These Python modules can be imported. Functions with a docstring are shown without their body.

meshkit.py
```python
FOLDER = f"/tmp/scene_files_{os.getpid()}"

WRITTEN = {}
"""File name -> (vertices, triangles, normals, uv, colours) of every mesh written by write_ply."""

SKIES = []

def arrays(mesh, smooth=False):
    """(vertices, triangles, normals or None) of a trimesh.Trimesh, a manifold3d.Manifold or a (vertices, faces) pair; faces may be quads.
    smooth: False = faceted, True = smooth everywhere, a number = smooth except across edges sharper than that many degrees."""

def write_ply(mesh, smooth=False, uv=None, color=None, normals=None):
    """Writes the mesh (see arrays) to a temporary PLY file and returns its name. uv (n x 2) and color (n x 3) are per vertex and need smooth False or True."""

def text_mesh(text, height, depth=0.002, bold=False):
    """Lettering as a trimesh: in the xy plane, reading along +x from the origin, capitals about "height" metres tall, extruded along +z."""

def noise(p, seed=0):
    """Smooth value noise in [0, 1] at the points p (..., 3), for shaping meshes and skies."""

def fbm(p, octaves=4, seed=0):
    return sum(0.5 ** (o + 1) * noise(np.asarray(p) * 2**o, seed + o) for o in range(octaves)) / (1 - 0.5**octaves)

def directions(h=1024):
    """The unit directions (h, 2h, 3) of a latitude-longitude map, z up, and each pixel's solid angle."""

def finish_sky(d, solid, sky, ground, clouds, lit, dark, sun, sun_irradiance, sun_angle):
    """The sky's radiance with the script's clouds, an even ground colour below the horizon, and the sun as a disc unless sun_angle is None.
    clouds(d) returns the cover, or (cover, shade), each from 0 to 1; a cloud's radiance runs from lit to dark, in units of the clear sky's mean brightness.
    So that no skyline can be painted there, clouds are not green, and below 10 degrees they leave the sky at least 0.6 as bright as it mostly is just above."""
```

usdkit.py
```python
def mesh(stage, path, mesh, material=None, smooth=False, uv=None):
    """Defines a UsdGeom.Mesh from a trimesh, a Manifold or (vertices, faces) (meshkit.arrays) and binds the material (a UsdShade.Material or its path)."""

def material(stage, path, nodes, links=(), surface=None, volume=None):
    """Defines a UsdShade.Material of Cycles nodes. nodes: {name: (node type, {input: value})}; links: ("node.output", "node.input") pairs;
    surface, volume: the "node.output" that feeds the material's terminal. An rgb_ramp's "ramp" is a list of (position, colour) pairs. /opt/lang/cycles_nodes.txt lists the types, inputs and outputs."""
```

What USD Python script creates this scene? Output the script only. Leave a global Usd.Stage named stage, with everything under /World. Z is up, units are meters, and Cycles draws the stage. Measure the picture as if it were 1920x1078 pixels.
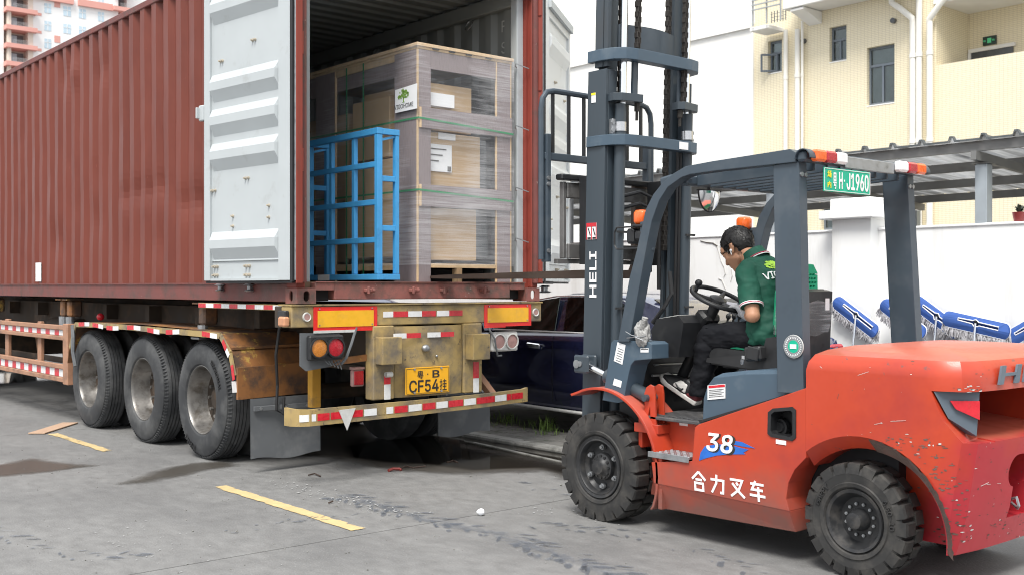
import math, random, numpy as np, trimesh, usdkit, meshkit, manifold3d
from pxr import Usd, UsdGeom, UsdLux, UsdShade, Gf, Sdf
from shapely.geometry import Polygon, LineString, Point, MultiPolygon, box as sbox
from shapely.ops import unary_union
from shapely import affinity
random.seed(7); RNG = np.random.default_rng(7)
stage = Usd.Stage.CreateInMemory()
UsdGeom.SetStageUpAxis(stage, 'Z'); UsdGeom.SetStageMetersPerUnit(stage, 1.0)
WORLD = UsdGeom.Xform.Define(stage, '/World'); stage.SetDefaultPrim(WORLD.GetPrim())
PI = math.pi
# ------------------------------------------------------------------ camera, sky, sun, exposure
FPX = 2050.0; YAW = math.atan(1741 / FPX); CY, SY = math.cos(YAW), math.sin(YAW); EYE = 1.5
cam = UsdGeom.Camera.Define(stage, '/World/camera')
cam.CreateHorizontalApertureAttr(36.0); cam.CreateVerticalApertureAttr(36.0 * 574 / 1024)
cam.CreateFocalLengthAttr(36.0 * FPX / 1920); cam.CreateFStopAttr(5.0); cam.CreateFocusDistanceAttr(7.0)
PT = -2 / FPX
fw = np.array([SY * math.cos(PT), CY * math.cos(PT), math.sin(PT)]); rt = np.array([CY, -SY, 0]); up = np.cross(rt, fw)
cam.AddTransformOp().Set(Gf.Matrix4d(*rt, 0, *up, 0, *(-fw), 0, 0, 0, EYE, 1))
cam.CreateExposureAttr(1.50)
SUN_EL, SUN_AZ = math.radians(58), math.radians(238)          # azimuth = atan2(x, y) of the direction towards the sun
sd = np.array([math.sin(SUN_AZ) * math.cos(SUN_EL), math.cos(SUN_AZ) * math.cos(SUN_EL), math.sin(SUN_EL)])
sun = UsdLux.DistantLight.Define(stage, '/World/sun')
sun.CreateIntensityAttr(0.40); sun.CreateAngleAttr(22.0); sun.CreateNormalizeAttr(True); sun.CreateColorAttr(Gf.Vec3f(1, .97, .92))
zx = np.cross([0, 0, 1.0], sd); zx /= np.linalg.norm(zx); zy = np.cross(sd, zx)
sun.AddTransformOp().Set(Gf.Matrix4d(*zx, 0, *zy, 0, *sd, 0, 0, 0, 40, 1))
skym = usdkit.material(stage, '/World/Looks/overcast_sky', {
    'tc': ('texture_coordinate', {}),
    'sky': ('sky_texture', {'sky_type': 'single_scattering', 'sun_disc': False, 'sun_elevation': SUN_EL, 'sun_rotation': SUN_AZ}),
    'n': ('noise_texture', {'scale': 2.2, 'detail': 5.0, 'roughness': .6}),
    'cl': ('rgb_ramp', {'ramp': [(.25, (3.9, 4.05, 4.25)), (.75, (5.6, 5.7, 5.8))]}), 'sz': ('separate_xyz', {}), 'zr': ('map_range', {'from_min': 0., 'from_max': 1., 'to_min': .78, 'to_max': 1.38, 'clamp': True}), 'zm': ('vector_math', {'math_type': 'scale'}),
    'cv': ('rgb_ramp', {'ramp': [(.3, (.80, .80, .80)), (.6, (1, 1, 1))]}),
    'mx': ('mix', {'mix_type': 'mix'}),
    'bg': ('background_shader', {'strength': .094})},
    [('tc.generated', 'n.vector'), ('n.fac', 'cl.fac'), ('n.fac', 'cv.fac'), ('cv.color', 'mx.fac'), ('sky.color', 'mx.color1'), ('cl.color', 'zm.vector1'), ('tc.generated', 'sz.vector'), ('sz.z', 'zr.value'), ('zr.result', 'zm.scale'), ('zm.vector', 'mx.color2'), ('mx.color', 'bg.color')], surface='bg.background')
dome = UsdLux.DomeLight.Define(stage, '/World/sky'); dome.CreateIntensityAttr(1.0)
UsdShade.MaterialBindingAPI.Apply(dome.GetPrim()).Bind(skym)
dome.GetPrim().SetCustomDataByKey('kind', 'structure'); dome.GetPrim().SetCustomDataByKey('label', 'bright white overcast sky')

# ------------------------------------------------------------------ helpers
def ray(u, v):
    x = (u - 960) / FPX
    return np.array([CY * x + SY, -SY * x + CY, -(v - 537) / FPX])
def at(u, v, X=None, Y=None, Z=None):      # the point of a plane (x, y or z given) seen at that place of the photograph
    d = ray(u, v)
    t = X / d[0] if X is not None else Y / d[1] if Y is not None else (Z - EYE) / d[2]
    return np.array([d[0] * t, d[1] * t, EYE + d[2] * t])
def yz(pts, X): return [tuple(at(u, v, X=X)[1:]) for u, v in pts]
def xz(pts, Y): return [tuple(at(u, v, Y=Y)[[0, 2]]) for u, v in pts]
def xy(pts, Z=0.0): return [tuple(at(u, v, Z=Z)[:2]) for u, v in pts]

BOXF = np.array([[0, 2, 1], [0, 3, 2], [4, 5, 6], [4, 6, 7], [0, 1, 5], [0, 5, 4], [1, 2, 6], [1, 6, 5], [2, 3, 7], [2, 7, 6], [3, 0, 4], [3, 4, 7]])
BOXV = np.array([[-1, -1, -1], [1, -1, -1], [1, 1, -1], [-1, 1, -1], [-1, -1, 1], [1, -1, 1], [1, 1, 1], [-1, 1, 1]]) / 2.0
_cb = {}
def chbox(sx, sy, sz, c):
    key = (round(sx, 4), round(sy, 4), round(sz, 4), round(c, 4))
    if key not in _cb:
        c = min(c, .49 * min(sx, sy, sz)); h = np.array([sx, sy, sz]) / 2; P = []
        for k in range(3):
            for s in np.ndindex(2, 2, 2):
                sg = np.array(s) * 2 - 1; d = np.full(3, c); d[k] = 0; P.append(sg * (h - d))
        m = trimesh.convex.convex_hull(np.array(P)); _cb[key] = (np.array(m.vertices), np.array(m.faces))
    return _cb[key]
def basis(d, upv=(0, 0, 1)):
    d = np.asarray(d, float); d = d / np.linalg.norm(d); u = np.asarray(upv, float)
    if abs(d @ u) > .98 * np.linalg.norm(u): u = np.array([1.0, 0, 0]) if abs(d[0]) < .9 else np.array([0, 1.0, 0])
    s = np.cross(d, u); s /= np.linalg.norm(s); return d, s, np.cross(s, d)
def rotm(axis, a):
    return trimesh.transformations.rotation_matrix(a, axis)[:3, :3]
class G:
    """collects shapes that become ONE mesh"""
    def __init__(s): s.V = []; s.F = []; s.n = 0
    def add(s, v, f):
        v = np.asarray(v, float); s.V.append(v); s.F.append(np.asarray(f, int) + s.n); s.n += len(v); return s
    def tm(s, m): return s.add(np.array(m.vertices), np.array(m.faces))
    def bb(s, x0, x1, y0, y1, z0, z1, ch=0.0):
        c = np.array([x0 + x1, y0 + y1, z0 + z1]) / 2; d = np.abs([x1 - x0, y1 - y0, z1 - z0])
        if ch: v, f = chbox(*d, ch); return s.add(v + c, f)
        return s.add(BOXV * d + c, BOXF)
    def bar(s, p, q, w, h, up=(0, 0, 1), ch=0.0):     # box from p to q, w across, h along up
        p, q = np.asarray(p, float), np.asarray(q, float); L = np.linalg.norm(q - p); d, sv, uv = basis(q - p, up)
        v, f = chbox(L, w, h, ch) if ch else (BOXV * [L, w, h], BOXF)
        return s.add(v @ np.array([d, sv, uv]) + (p + q) / 2, f)
    def cyl(s, p, q, r, r2=None, n=16):
        p, q = np.asarray(p, float), np.asarray(q, float); d, a, b = basis(q - p); r2 = r if r2 is None else r2
        t = np.arange(n) * 2 * PI / n; o = np.cos(t)[:, None] * a + np.sin(t)[:, None] * b
        v = np.vstack([p + r * o, q + r2 * o, p[None], q[None]]); i = np.arange(n); j = (i + 1) % n
        f = np.vstack([np.c_[i, j, j + n], np.c_[i, j + n, i + n], np.c_[j, i, np.full(n, 2 * n)], np.c_[i + n, j + n, np.full(n, 2 * n + 1)]])
        return s.add(v, f)
    def tube(s, pts, r, n=8):
        p = np.asarray(pts, float); t = np.gradient(p, axis=0); t /= np.linalg.norm(t, axis=1, keepdims=True) + 1e-12
        a = basis(t[0])[1]; A = []
        for k in t:
            a = a - (a @ k) * k; a = a / np.linalg.norm(a); A.append(a)
        A = np.array(A); B = np.cross(t, A); g = np.arange(n) * 2 * PI / n; rr = np.broadcast_to(r, (len(p),))
        v = p[:, None] + rr[:, None, None] * (np.cos(g)[None, :, None] * A[:, None] + np.sin(g)[None, :, None] * B[:, None]); m = len(p)
        i, j = np.meshgrid(np.arange(m - 1), np.arange(n), indexing='ij'); k = (j + 1) % n
        q = np.stack([i * n + j, i * n + k, (i + 1) * n + k, (i + 1) * n + j], -1).reshape(-1, 4)
        V = np.vstack([v.reshape(-1, 3), p[:1], p[-1:]]); c = np.arange(n); e = (c + 1) % n
        return s.add(V, np.vstack([q[:, [0, 1, 2]], q[:, [0, 2, 3]], np.c_[e, c, np.full(n, m * n)], np.c_[c + (m - 1) * n, e + (m - 1) * n, np.full(n, m * n + 1)]]))
    def lathe(s, prof, c, axis='x', n=32, closed=False):   # prof: (offset along axis, radius)
        pr = np.array(prof, float); t = np.arange(n) * 2 * PI / n; m = len(pr)
        o = np.zeros((m, n, 3)); ax = 'xyz'.index(axis); b, d = [(1, 2), (2, 0), (0, 1)][ax]
        o[..., ax] = pr[:, :1]; o[..., b] = pr[:, 1:] * np.cos(t); o[..., d] = pr[:, 1:] * np.sin(t)
        i, j = np.meshgrid(np.arange(m if closed else m - 1), np.arange(n), indexing='ij'); k = (j + 1) % n; ii = (i + 1) % m
        q = np.stack([i * n + j, i * n + k, ii * n + k, ii * n + j], -1).reshape(-1, 4)
        return s.add(o.reshape(-1, 3) + np.asarray(c, float), np.vstack([q[:, [0, 1, 2]], q[:, [0, 2, 3]]]))
    def ell(s, c, r, sub=2):
        m = trimesh.creation.icosphere(sub, 1.0); return s.add(np.array(m.vertices) * r + np.asarray(c, float), m.faces)
    def ext(s, poly, plane, a, b):
        """extrude a 2-D outline: plane 'yz' along x, 'xz' along y, 'xy' along z, from a to b"""
        if not hasattr(poly, 'area'): poly = Polygon(poly)
        poly = poly.buffer(0)
        for g in getattr(poly, 'geoms', [poly]):
            if g.area < 1e-9: continue
            m = trimesh.creation.extrude_polygon(g, 1.0, engine='earcut'); v = np.array(m.vertices); w = a + (b - a) * v[:, 2]
            s.add({'yz': np.c_[w, v[:, 0], v[:, 1]], 'xz': np.c_[v[:, 0], w, v[:, 1]], 'xy': np.c_[v[:, 0], v[:, 1], w]}[plane], m.faces)
        return s
    def quad(s, a, b, c, d, t=.004):      # thin plate with the four corners and a thickness
        P = np.array([a, b, c, d], float); n = np.cross(P[1] - P[0], P[3] - P[0]); n = n / np.linalg.norm(n) * t / 2
        return s.add(np.vstack([P - n, P + n]), BOXF)
    def grid(s, P):                       # P (m, n, 3): a sheet
        m, n = P.shape[:2]; i, j = np.meshgrid(np.arange(m - 1), np.arange(n - 1), indexing='ij')
        q = np.stack([i * n + j, (i + 1) * n + j, (i + 1) * n + j + 1, i * n + j + 1], -1).reshape(-1, 4)
        return s.add(P.reshape(-1, 3), np.vstack([q[:, [0, 1, 2]], q[:, [0, 2, 3]]]))
    def loft(s, S, cap=True):             # rings (m, n, 3), closed around n
        S = np.asarray(S, float); m, n = S.shape[:2]; i, j = np.meshgrid(np.arange(m - 1), np.arange(n), indexing='ij'); k = (j + 1) % n
        q = np.stack([i * n + j, (i + 1) * n + j, (i + 1) * n + k, i * n + k], -1).reshape(-1, 4); f = [q[:, [0, 1, 2]], q[:, [0, 2, 3]]]; V = S.reshape(-1, 3)
        if cap:
            V = np.vstack([V, S[0].mean(0), S[-1].mean(0)]); c = np.arange(n); e = (c + 1) % n
            f += [np.c_[c, e, np.full(n, m * n)], np.c_[e + (m - 1) * n, c + (m - 1) * n, np.full(n, m * n + 1)]]
        return s.add(V, np.vstack(f))
    def move(s, M=None, t=(0, 0, 0)):
        s.V = [(v if M is None else v @ np.asarray(M).T) + np.asarray(t, float) for v in s.V]; return s
    def take(s, o):
        for v, f in zip(o.V, o.F): s.V.append(v); s.F.append(f + s.n - 0)
        return s
    def get(s): return np.vstack(s.V), np.vstack(s.F)
def join(*gs):
    r = G()
    for g in gs:
        v, f = g.get(); r.add(v, f)
    return r

ORG = {}; USED = {}
def numbered(parent, name):
    k = (parent, name); USED[k] = USED.get(k, -1) + 1
    return f'{parent}/{name}' if USED[k] == 0 else f'{parent}/{name}_{USED[k]:03d}'
def tag(path, label=None, cat=None, group=None, kind=None):
    p = stage.GetPrimAtPath(path)
    for k, v in (('label', label), ('category', cat), ('group', group), ('kind', kind)):
        if v: p.SetCustomDataByKey(k, v)
    return path
def thing(name, label, cat, loc=(0, 0, 0), group=None):
    path = numbered('/World', name); x = UsdGeom.Xform.Define(stage, path); x.AddTranslateOp().Set(Gf.Vec3d(*map(float, loc)))
    ORG[path] = np.array(loc, float); return tag(path, label, cat, group)
def put(name, g, mat, parent='/World', smooth=False, label=None, cat=None, group=None, kind=None, prim=None):
    """one Mesh prim from a G, a trimesh or a manifold, given in world coordinates"""
    path = numbered(parent, name)
    m = g.get() if isinstance(g, G) else meshkit.arrays(g)[:2]
    o = ORG.get(parent, np.zeros(3)); v = np.asarray(m[0], float) - o; ORG[path] = o
    me = usdkit.mesh(stage, path, (v, np.asarray(m[1])), M[mat], smooth=smooth)
    if prim is not None:
        UsdGeom.PrimvarsAPI(me).CreatePrimvar('fade', Sdf.ValueTypeNames.FloatArray, 'vertex').Set([float(x) for x in prim])
    if label or cat or group or kind: tag(path, label, cat, group, kind)
    return path
def struct(name, g, mat, parent='/World', smooth=False, label=None, prim=None): return put(name, g, mat, parent, smooth, label, kind='structure' if parent == '/World' else None, prim=prim)

# ------------------------------------------------------------------ materials
M = {}
def mat(name, col, rough=.5, metal=0., var=.12, vs=5., dirt=None, ds=3., dr=(.5, .7), bump=0., bs=80., bevel=0., coat=0., stretch=None, spec=.5, dirt2=None, d2s=20., d2r=(.62, .68), rvar=.12, low=None, side=None, dust=None):
    col = np.array(col, float)
    N = {'g': ('geometry', {}), 'mp': ('mapping', {'scale': stretch or (1, 1, 1)}), 'n': ('noise_texture', {'scale': vs, 'detail': 5., 'roughness': .6}),
         'r': ('rgb_ramp', {'ramp': [(.25, tuple(col * (1 - var))), (.75, tuple(np.minimum(col * (1 + var), 1)))]}),
         'p': ('principled_bsdf', {'metallic': metal, 'specular_ior_level': spec, 'coat_weight': coat}),
         'rr': ('rgb_ramp', {'ramp': [(.3, (max(rough - rvar, .02),) * 3), (.7, (min(rough + rvar, 1),) * 3)]})}
    L = [('g.position', 'mp.vector'), ('mp.vector', 'n.vector'), ('n.fac', 'r.fac'), ('n.fac', 'rr.fac'), ('rr.color', 'p.roughness')]
    out = 'r.color'
    for key, d, sc, rg in (('d', dirt, ds, dr), ('e', dirt2, d2s, d2r)):
        if d is not None:
            N[key + 'n'] = ('noise_texture', {'scale': sc, 'detail': 6., 'roughness': .65}); N[key + 'r'] = ('rgb_ramp', {'ramp': [(rg[0], (0, 0, 0)), (rg[1], (1, 1, 1))]})
            N[key + 'm'] = ('mix', {'mix_type': 'mix', 'color2': tuple(d)})
            L += [('mp.vector', key + 'n.vector'), (key + 'n.fac', key + 'r.fac'), (key + 'r.color', key + 'm.fac'), (out, key + 'm.color1')]; out = key + 'm.color'
    if low is not None:     # mud splashed up from the ground: (colour, full below, none above)
        N['sx'] = ('separate_xyz', {}); N['ln'] = ('noise_texture', {'scale': 7., 'detail': 5.}); N['la'] = ('math', {'math_type': 'multiply_add', 'value2': -.35, 'value3': .0})
        N['lb'] = ('math', {'math_type': 'add'}); N['lr'] = ('map_range', {'from_min': low[1] - .17, 'from_max': low[2] - .17, 'to_min': .85, 'to_max': 0., 'clamp': True}); N['lm'] = ('mix', {'mix_type': 'mix', 'color2': tuple(low[0])})
        L += [('g.position', 'sx.vector'), ('mp.vector', 'ln.vector'), ('ln.fac', 'la.value1'), ('sx.z', 'lb.value1'), ('la.value', 'lb.value2'), ('lb.value', 'lr.value'), ('lr.result', 'lm.fac'), (out, 'lm.color1')]; out = 'lm.color'
    if dust is not None:     # dust plus a painted highlight, lightening upward faces: (colour, amount)
        N['dx'] = ('separate_xyz', {}); N['dr_'] = ('map_range', {'from_min': .45, 'from_max': 1., 'to_min': 0., 'to_max': dust[1], 'clamp': True}); N['dm_'] = ('mix', {'mix_type': 'mix', 'color2': tuple(dust[0])})
        L += [('g.normal', 'dx.vector'), ('dx.z', 'dr_.value'), ('dr_.result', 'dm_.fac'), (out, 'dm_.color1')]; out = 'dm_.color'
    if side is not None:     # faded, repainted rear part of the casting
        N['tx'] = ('separate_xyz', {}); N['tn'] = ('noise_texture', {'scale': 4., 'detail': 6.}); N['ta'] = ('math', {'math_type': 'multiply_add', 'value2': .5, 'value3': 0.}); N['tb'] = ('math', {'math_type': 'add'}); N['tr'] = ('map_range', {'from_min': 2.95, 'from_max': 3.16, 'to_min': 1., 'to_max': 0., 'clamp': True}); N['tm'] = ('mix', {'mix_type': 'mix', 'color2': tuple(side)})
        N['uz'] = ('math', {'math_type': 'multiply_add', 'value2': .8, 'value3': -.36}); N['tc'] = ('math', {'math_type': 'add'})
        L += [('g.position', 'tx.vector'), ('g.position', 'tn.vector'), ('tn.fac', 'ta.value1'), ('tx.z', 'uz.value1'), ('uz.value', 'tc.value1'), ('ta.value', 'tc.value2'), ('tx.y', 'tb.value1'), ('tc.value', 'tb.value2'), ('tb.value', 'tr.value'), ('tr.result', 'tm.fac'), (out, 'tm.color1')]; out = 'tm.color'
    L.append((out, 'p.base_color'))
    nrm = None
    if bevel: N['bv'] = ('bevel', {'radius': bevel, 'samples': 6}); nrm = 'bv.bevel'
    if bump:
        N['bn'] = ('noise_texture', {'scale': bs, 'detail': 4.}); N['bu'] = ('bump', {'strength': bump, 'distance': .01}); L += [('mp.vector', 'bn.vector'), ('bn.fac', 'bu.height')]
        if nrm: L.append((nrm, 'bu.normal'))
        nrm = 'bu.normal'
    if nrm: L.append((nrm, 'p.normal'))
    M[name] = usdkit.material(stage, '/World/Looks/' + name, N, L, surface='p.BSDF')
def fademat(name, col, rough=.8, var=.15, vs=8., edge=(.35, .6), ns=14., detail=6., nstretch=(1, 1, 1), most=1.):
    """a thin coating on the ground, worn through by noise where the mesh attribute "fade" is low"""
    col = np.array(col, float)
    N = {'g': ('geometry', {}), 'mp': ('mapping', {'scale': nstretch}), 'n': ('noise_texture', {'scale': vs, 'detail': 4.}), 'r': ('rgb_ramp', {'ramp': [(.25, tuple(col * (1 - var))), (.75, tuple(col * (1 + var)))]}),
         'p': ('principled_bsdf', {'roughness': rough}), 'a': ('attribute', {'attribute': 'fade'}), 'm': ('noise_texture', {'scale': ns, 'detail': detail, 'roughness': .7}),
         's': ('math', {'math_type': 'add'}), 's2': ('math', {'math_type': 'subtract', 'value2': .5}), 'k': ('map_range', {'from_min': edge[0], 'from_max': edge[1], 'to_min': 0., 'to_max': most, 'clamp': True}), 't': ('transparent_bsdf', {}), 'x': ('mix_closure', {})}
    L = [('g.position', 'n.vector'), ('n.fac', 'r.fac'), ('r.color', 'p.base_color'), ('g.position', 'mp.vector'), ('mp.vector', 'm.vector'), ('a.fac', 's.value1'), ('m.fac', 's.value2'), ('s.value', 's2.value1'), ('s2.value', 'k.value'), ('k.result', 'x.fac'), ('t.BSDF', 'x.closure1'), ('p.BSDF', 'x.closure2')]
    M[name] = usdkit.material(stage, '/World/Looks/' + name, N, L, surface='x.closure')
def glass(name, tint=(1, 1, 1), rough=.02, ior=1.5):
    M[name] = usdkit.material(stage, '/World/Looks/' + name, {'t': ('transparent_bsdf', {'color': tint}), 'g': ('glossy_bsdf', {'roughness': rough, 'color': (1, 1, 1)}), 'f': ('fresnel', {'IOR': ior}), 'm': ('mix_closure', {})},
                              [('f.fac', 'm.fac'), ('t.BSDF', 'm.closure1'), ('g.BSDF', 'm.closure2')], surface='m.closure')
mat('concrete', (.163, .161, .157), .80, var=.20, vs=9., dirt=(.112, .111, .110), ds=.85, dr=(.46, .74), bump=.4, bs=70, dirt2=(.30, .295, .285), d2s=95, d2r=(.58, .74), stretch=(1.3, .7, 1))
mat('concrete_joint', (.05, .048, .045), .9)
mat('kerb_stone', (.20, .195, .18), .85, var=.25, vs=9, dirt=(.06, .06, .05), ds=6, bump=.5, bs=60)
mat('paving', (.13, .125, .115), .9, var=.3, vs=12, dirt=(.05, .055, .04), ds=5, bump=.5, bs=50)
mat('grass_blade', (.16, .25, .055), .7, var=.35, vs=9)
mat('container_red', (.160, .040, .026), .5, spec=.32, var=.10, vs=2.5, dirt=(.120, .028, .019), ds=1.1, dr=(.52, .72), bump=.05, bs=30, dirt2=(.27, .08, .055), d2s=26, d2r=(.70, .75), stretch=(1, 1, .35))
mat('container_rail', (.155, .045, .038), .6, var=.2, vs=4, dirt=(.08, .045, .036), ds=5, dr=(.5, .7), bump=.15, bs=60, dirt2=(.30, .22, .19), d2s=30, d2r=(.66, .72))
mat('container_post', (.23, .046, .032), .55, spec=.3, var=.14, vs=4, dirt=(.16, .05, .035), ds=7, dr=(.58, .7), bump=.06, bs=50, stretch=(1, 1, .4))
mat('sill_red', (.24, .085, .07), .65, var=.25, vs=5, dirt=(.10, .07, .058), ds=6, dr=(.45, .65), bump=.2, bs=60, dirt2=(.42, .36, .33), d2s=22, d2r=(.66, .74))
mat('door_white', (.43, .46, .47), .5, var=.05, vs=3, dirt=(.32, .33, .32), ds=3.5, dr=(.60, .82), bump=.04, bs=40, dirt2=(.16, .15, .14), d2s=19, d2r=(.74, .78))
mat('inner_grey', (.27, .29, .29), .55, var=.08, vs=2, dirt=(.24, .24, .22), ds=3, dr=(.58, .75), dirt2=(.17, .07, .045), d2s=12, d2r=(.74, .78))
mat('inner_floor', (.16, .10, .06), .8, var=.2, vs=8)
mat('inner_letter', (.62, .64, .64), .6)
mat('rubber_gasket', (.015, .015, .016), .6)
mat('bolt_rusty', (.46, .41, .33), .5, .3, var=.3, vs=60)
mat('steel_dull', (.36, .37, .38), .42, .85, var=.15, vs=20)
mat('steel_bright', (.62, .62, .63), .25, .95, var=.1, vs=20)
mat('chrome', (.85, .86, .88), .12, 1.0, var=.03)
mat('plywood_edge', (.58, .42, .25), .7, var=.2, vs=14, bump=.1, bs=90)
mat('laminate_brown', (.235, .195, .198), .38, var=.08, vs=20, stretch=(5, 5, .6), bump=.03, bs=80)
mat('kraft', (.47, .33, .19), .8, var=.08, vs=5, bump=.03)
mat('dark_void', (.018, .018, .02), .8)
mat('grey_carton', (.10, .115, .12), .6, var=.2, vs=8)
mat('paper_white', (.78, .79, .80), .6, var=.03)
mat('paper_print', (.12, .12, .12), .7)
mat('strap_green', (.02, .23, .09), .35, var=.1)
mat('logo_green', (.20, .36, .07), .5, var=.2, vs=60)
mat('ink', (.02, .02, .02), .6, var=.05)
mat('rack_blue', (.055, .30, .60), .42, var=.12, vs=6, dirt=(.035, .18, .40), ds=5, dr=(.58, .72), dirt2=(.30, .26, .22), d2s=26, d2r=(.73, .77), bevel=.003)
mat('trailer_ochre', (.37, .265, .105), .65, var=.2, vs=3.5, dirt=(.15, .125, .095), ds=4, dr=(.42, .64), bump=.12, bs=50, dirt2=(.09, .07, .055), d2s=17, d2r=(.62, .7))
mat('trailer_orange', (.25, .105, .032), .65, var=.3, vs=3.5, dirt=(.075, .045, .03), ds=3.2, dr=(.42, .58), bump=.12, bs=50, dirt2=(.42, .27, .06), d2s=5, d2r=(.60, .66))
mat('trailer_yellow', (.46, .235, .025), .55, var=.2, vs=6, dirt=(.20, .12, .04), ds=6, dr=(.5, .66))
mat('chassis_dark', (.045, .032, .022), .8, var=.4, vs=5, dirt=(.10, .06, .035), ds=4)
mat('guard_tan', (.36, .19, .115), .6, var=.15, vs=4, dirt=(.20, .11, .07), ds=5, dr=(.5, .7))
mat('tape_red', (.55, .018, .03), .3, var=.15, vs=25, dirt=(.30, .05, .04), ds=9, dr=(.6, .75))
mat('tape_white', (.72, .72, .72), .3, var=.06, vs=25, dirt=(.40, .37, .33), ds=9, dr=(.6, .75))
mat('board_yellow', (.80, .42, .02), .35, var=.06, vs=10, dirt=(.62, .34, .05), ds=7, dr=(.55, .8), bump=.05, bs=9)
mat('board_red', (.68, .025, .02), .35, var=.08, vs=10, bump=.05, bs=9)
mat('plate_yellow', (.85, .42, .01), .4, var=.05, vs=10)
mat('lens_red', (.40, .014, .024), .15, var=.3, vs=160, bump=.3, bs=180, coat=.5)
mat('lens_amber', (.52, .19, .03), .2, var=.35, vs=160, bump=.3, bs=180, coat=.5)
mat('lens_orange', (.78, .13, .02), .25, var=.12, vs=40, coat=.4)
mat('lens_dusty', (.38, .22, .20), .6, var=.15, vs=40)
mat('lens_white', (.80, .80, .80), .2, coat=.4, var=.04)
mat('lamp_dirty', (.50, .24, .13), .5, var=.15, vs=30)
mat('reflector_grey', (.62, .62, .60), .45, .2, var=.1, vs=30)
mat('plastic_black', (.014, .0145, .016), .45, var=.2, vs=9, dirt=(.04, .04, .039), ds=5, dr=(.55, .75))
mat('rubber_flap', (.11, .117, .124), .75, var=.16, vs=3, dirt=(.18, .185, .19), ds=4, dr=(.5, .75), bump=.04)
mat('tyre_rubber', (.030, .0315, .034), .72, var=.3, vs=6, dirt=(.085, .086, .086), ds=4, dr=(.45, .7), bump=.08, bs=90)
mat('tyre_letter', (.015, .015, .016), .6)
mat('rim_steel', (.20, .19, .178), .38, .55, var=.3, vs=9, dirt=(.085, .07, .055), ds=8, dr=(.5, .7), bump=.08, bs=40)
mat('fork_tyre', (.022, .0215, .021), .68, var=.3, vs=7, dirt=(.055, .051, .046), ds=9, dr=(.45, .7), bump=.1, bs=90)
mat('fork_rim', (.024, .0245, .026), .5, .2, var=.25, vs=9, dirt=(.07, .065, .06), ds=9, dr=(.5, .7))
RED = (.47, .050, .018)
mat('forklift_red', RED, .38, var=.07, vs=2.2, dirt=(.34, .036, .022), ds=2.2, dr=(.46, .72), bevel=.007, dust=((.50, .22, .18), .45), dirt2=(.50, .40, .34), d2s=24, d2r=(.77, .79), low=((.16, .085, .07), .18, .52))
mat('counterweight_red', (.47, .050, .018), .36, var=.06, vs=1.8, dirt=(.37, .036, .022), ds=2.2, dr=(.46, .70), bump=.05, bs=14, dirt2=(.16, .07, .06), d2s=13, d2r=(.66, .71), low=((.22, .10, .09), .16, .42), side=(.40, .026, .036), coat=.1, dust=((.50, .19, .13), .5))
mat('guard_grey', (.047, .065, .084), .42, var=.08, vs=3, dirt=(.085, .10, .115), ds=3, dr=(.5, .8), bevel=.007)
mat('hood_grey', (.055, .088, .122), .45, var=.08, vs=3, dirt=(.12, .15, .175), ds=3, dr=(.55, .8), bevel=.008)
mat('mast_grey', (.042, .056, .069), .45, var=.10, vs=4, dirt=(.05, .055, .06), ds=4, dr=(.55, .75), stretch=(1, 1, .3), bevel=.004)
mat('arch_grime', (.13, .085, .07), .85, var=.3, vs=14, dirt=(.20, .06, .05), ds=9, dr=(.55, .7), bump=.6, bs=60)
mat('mast_dark', (.018, .019, .021), .45, var=.2, vs=6, stretch=(1, 1, .3))
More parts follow.
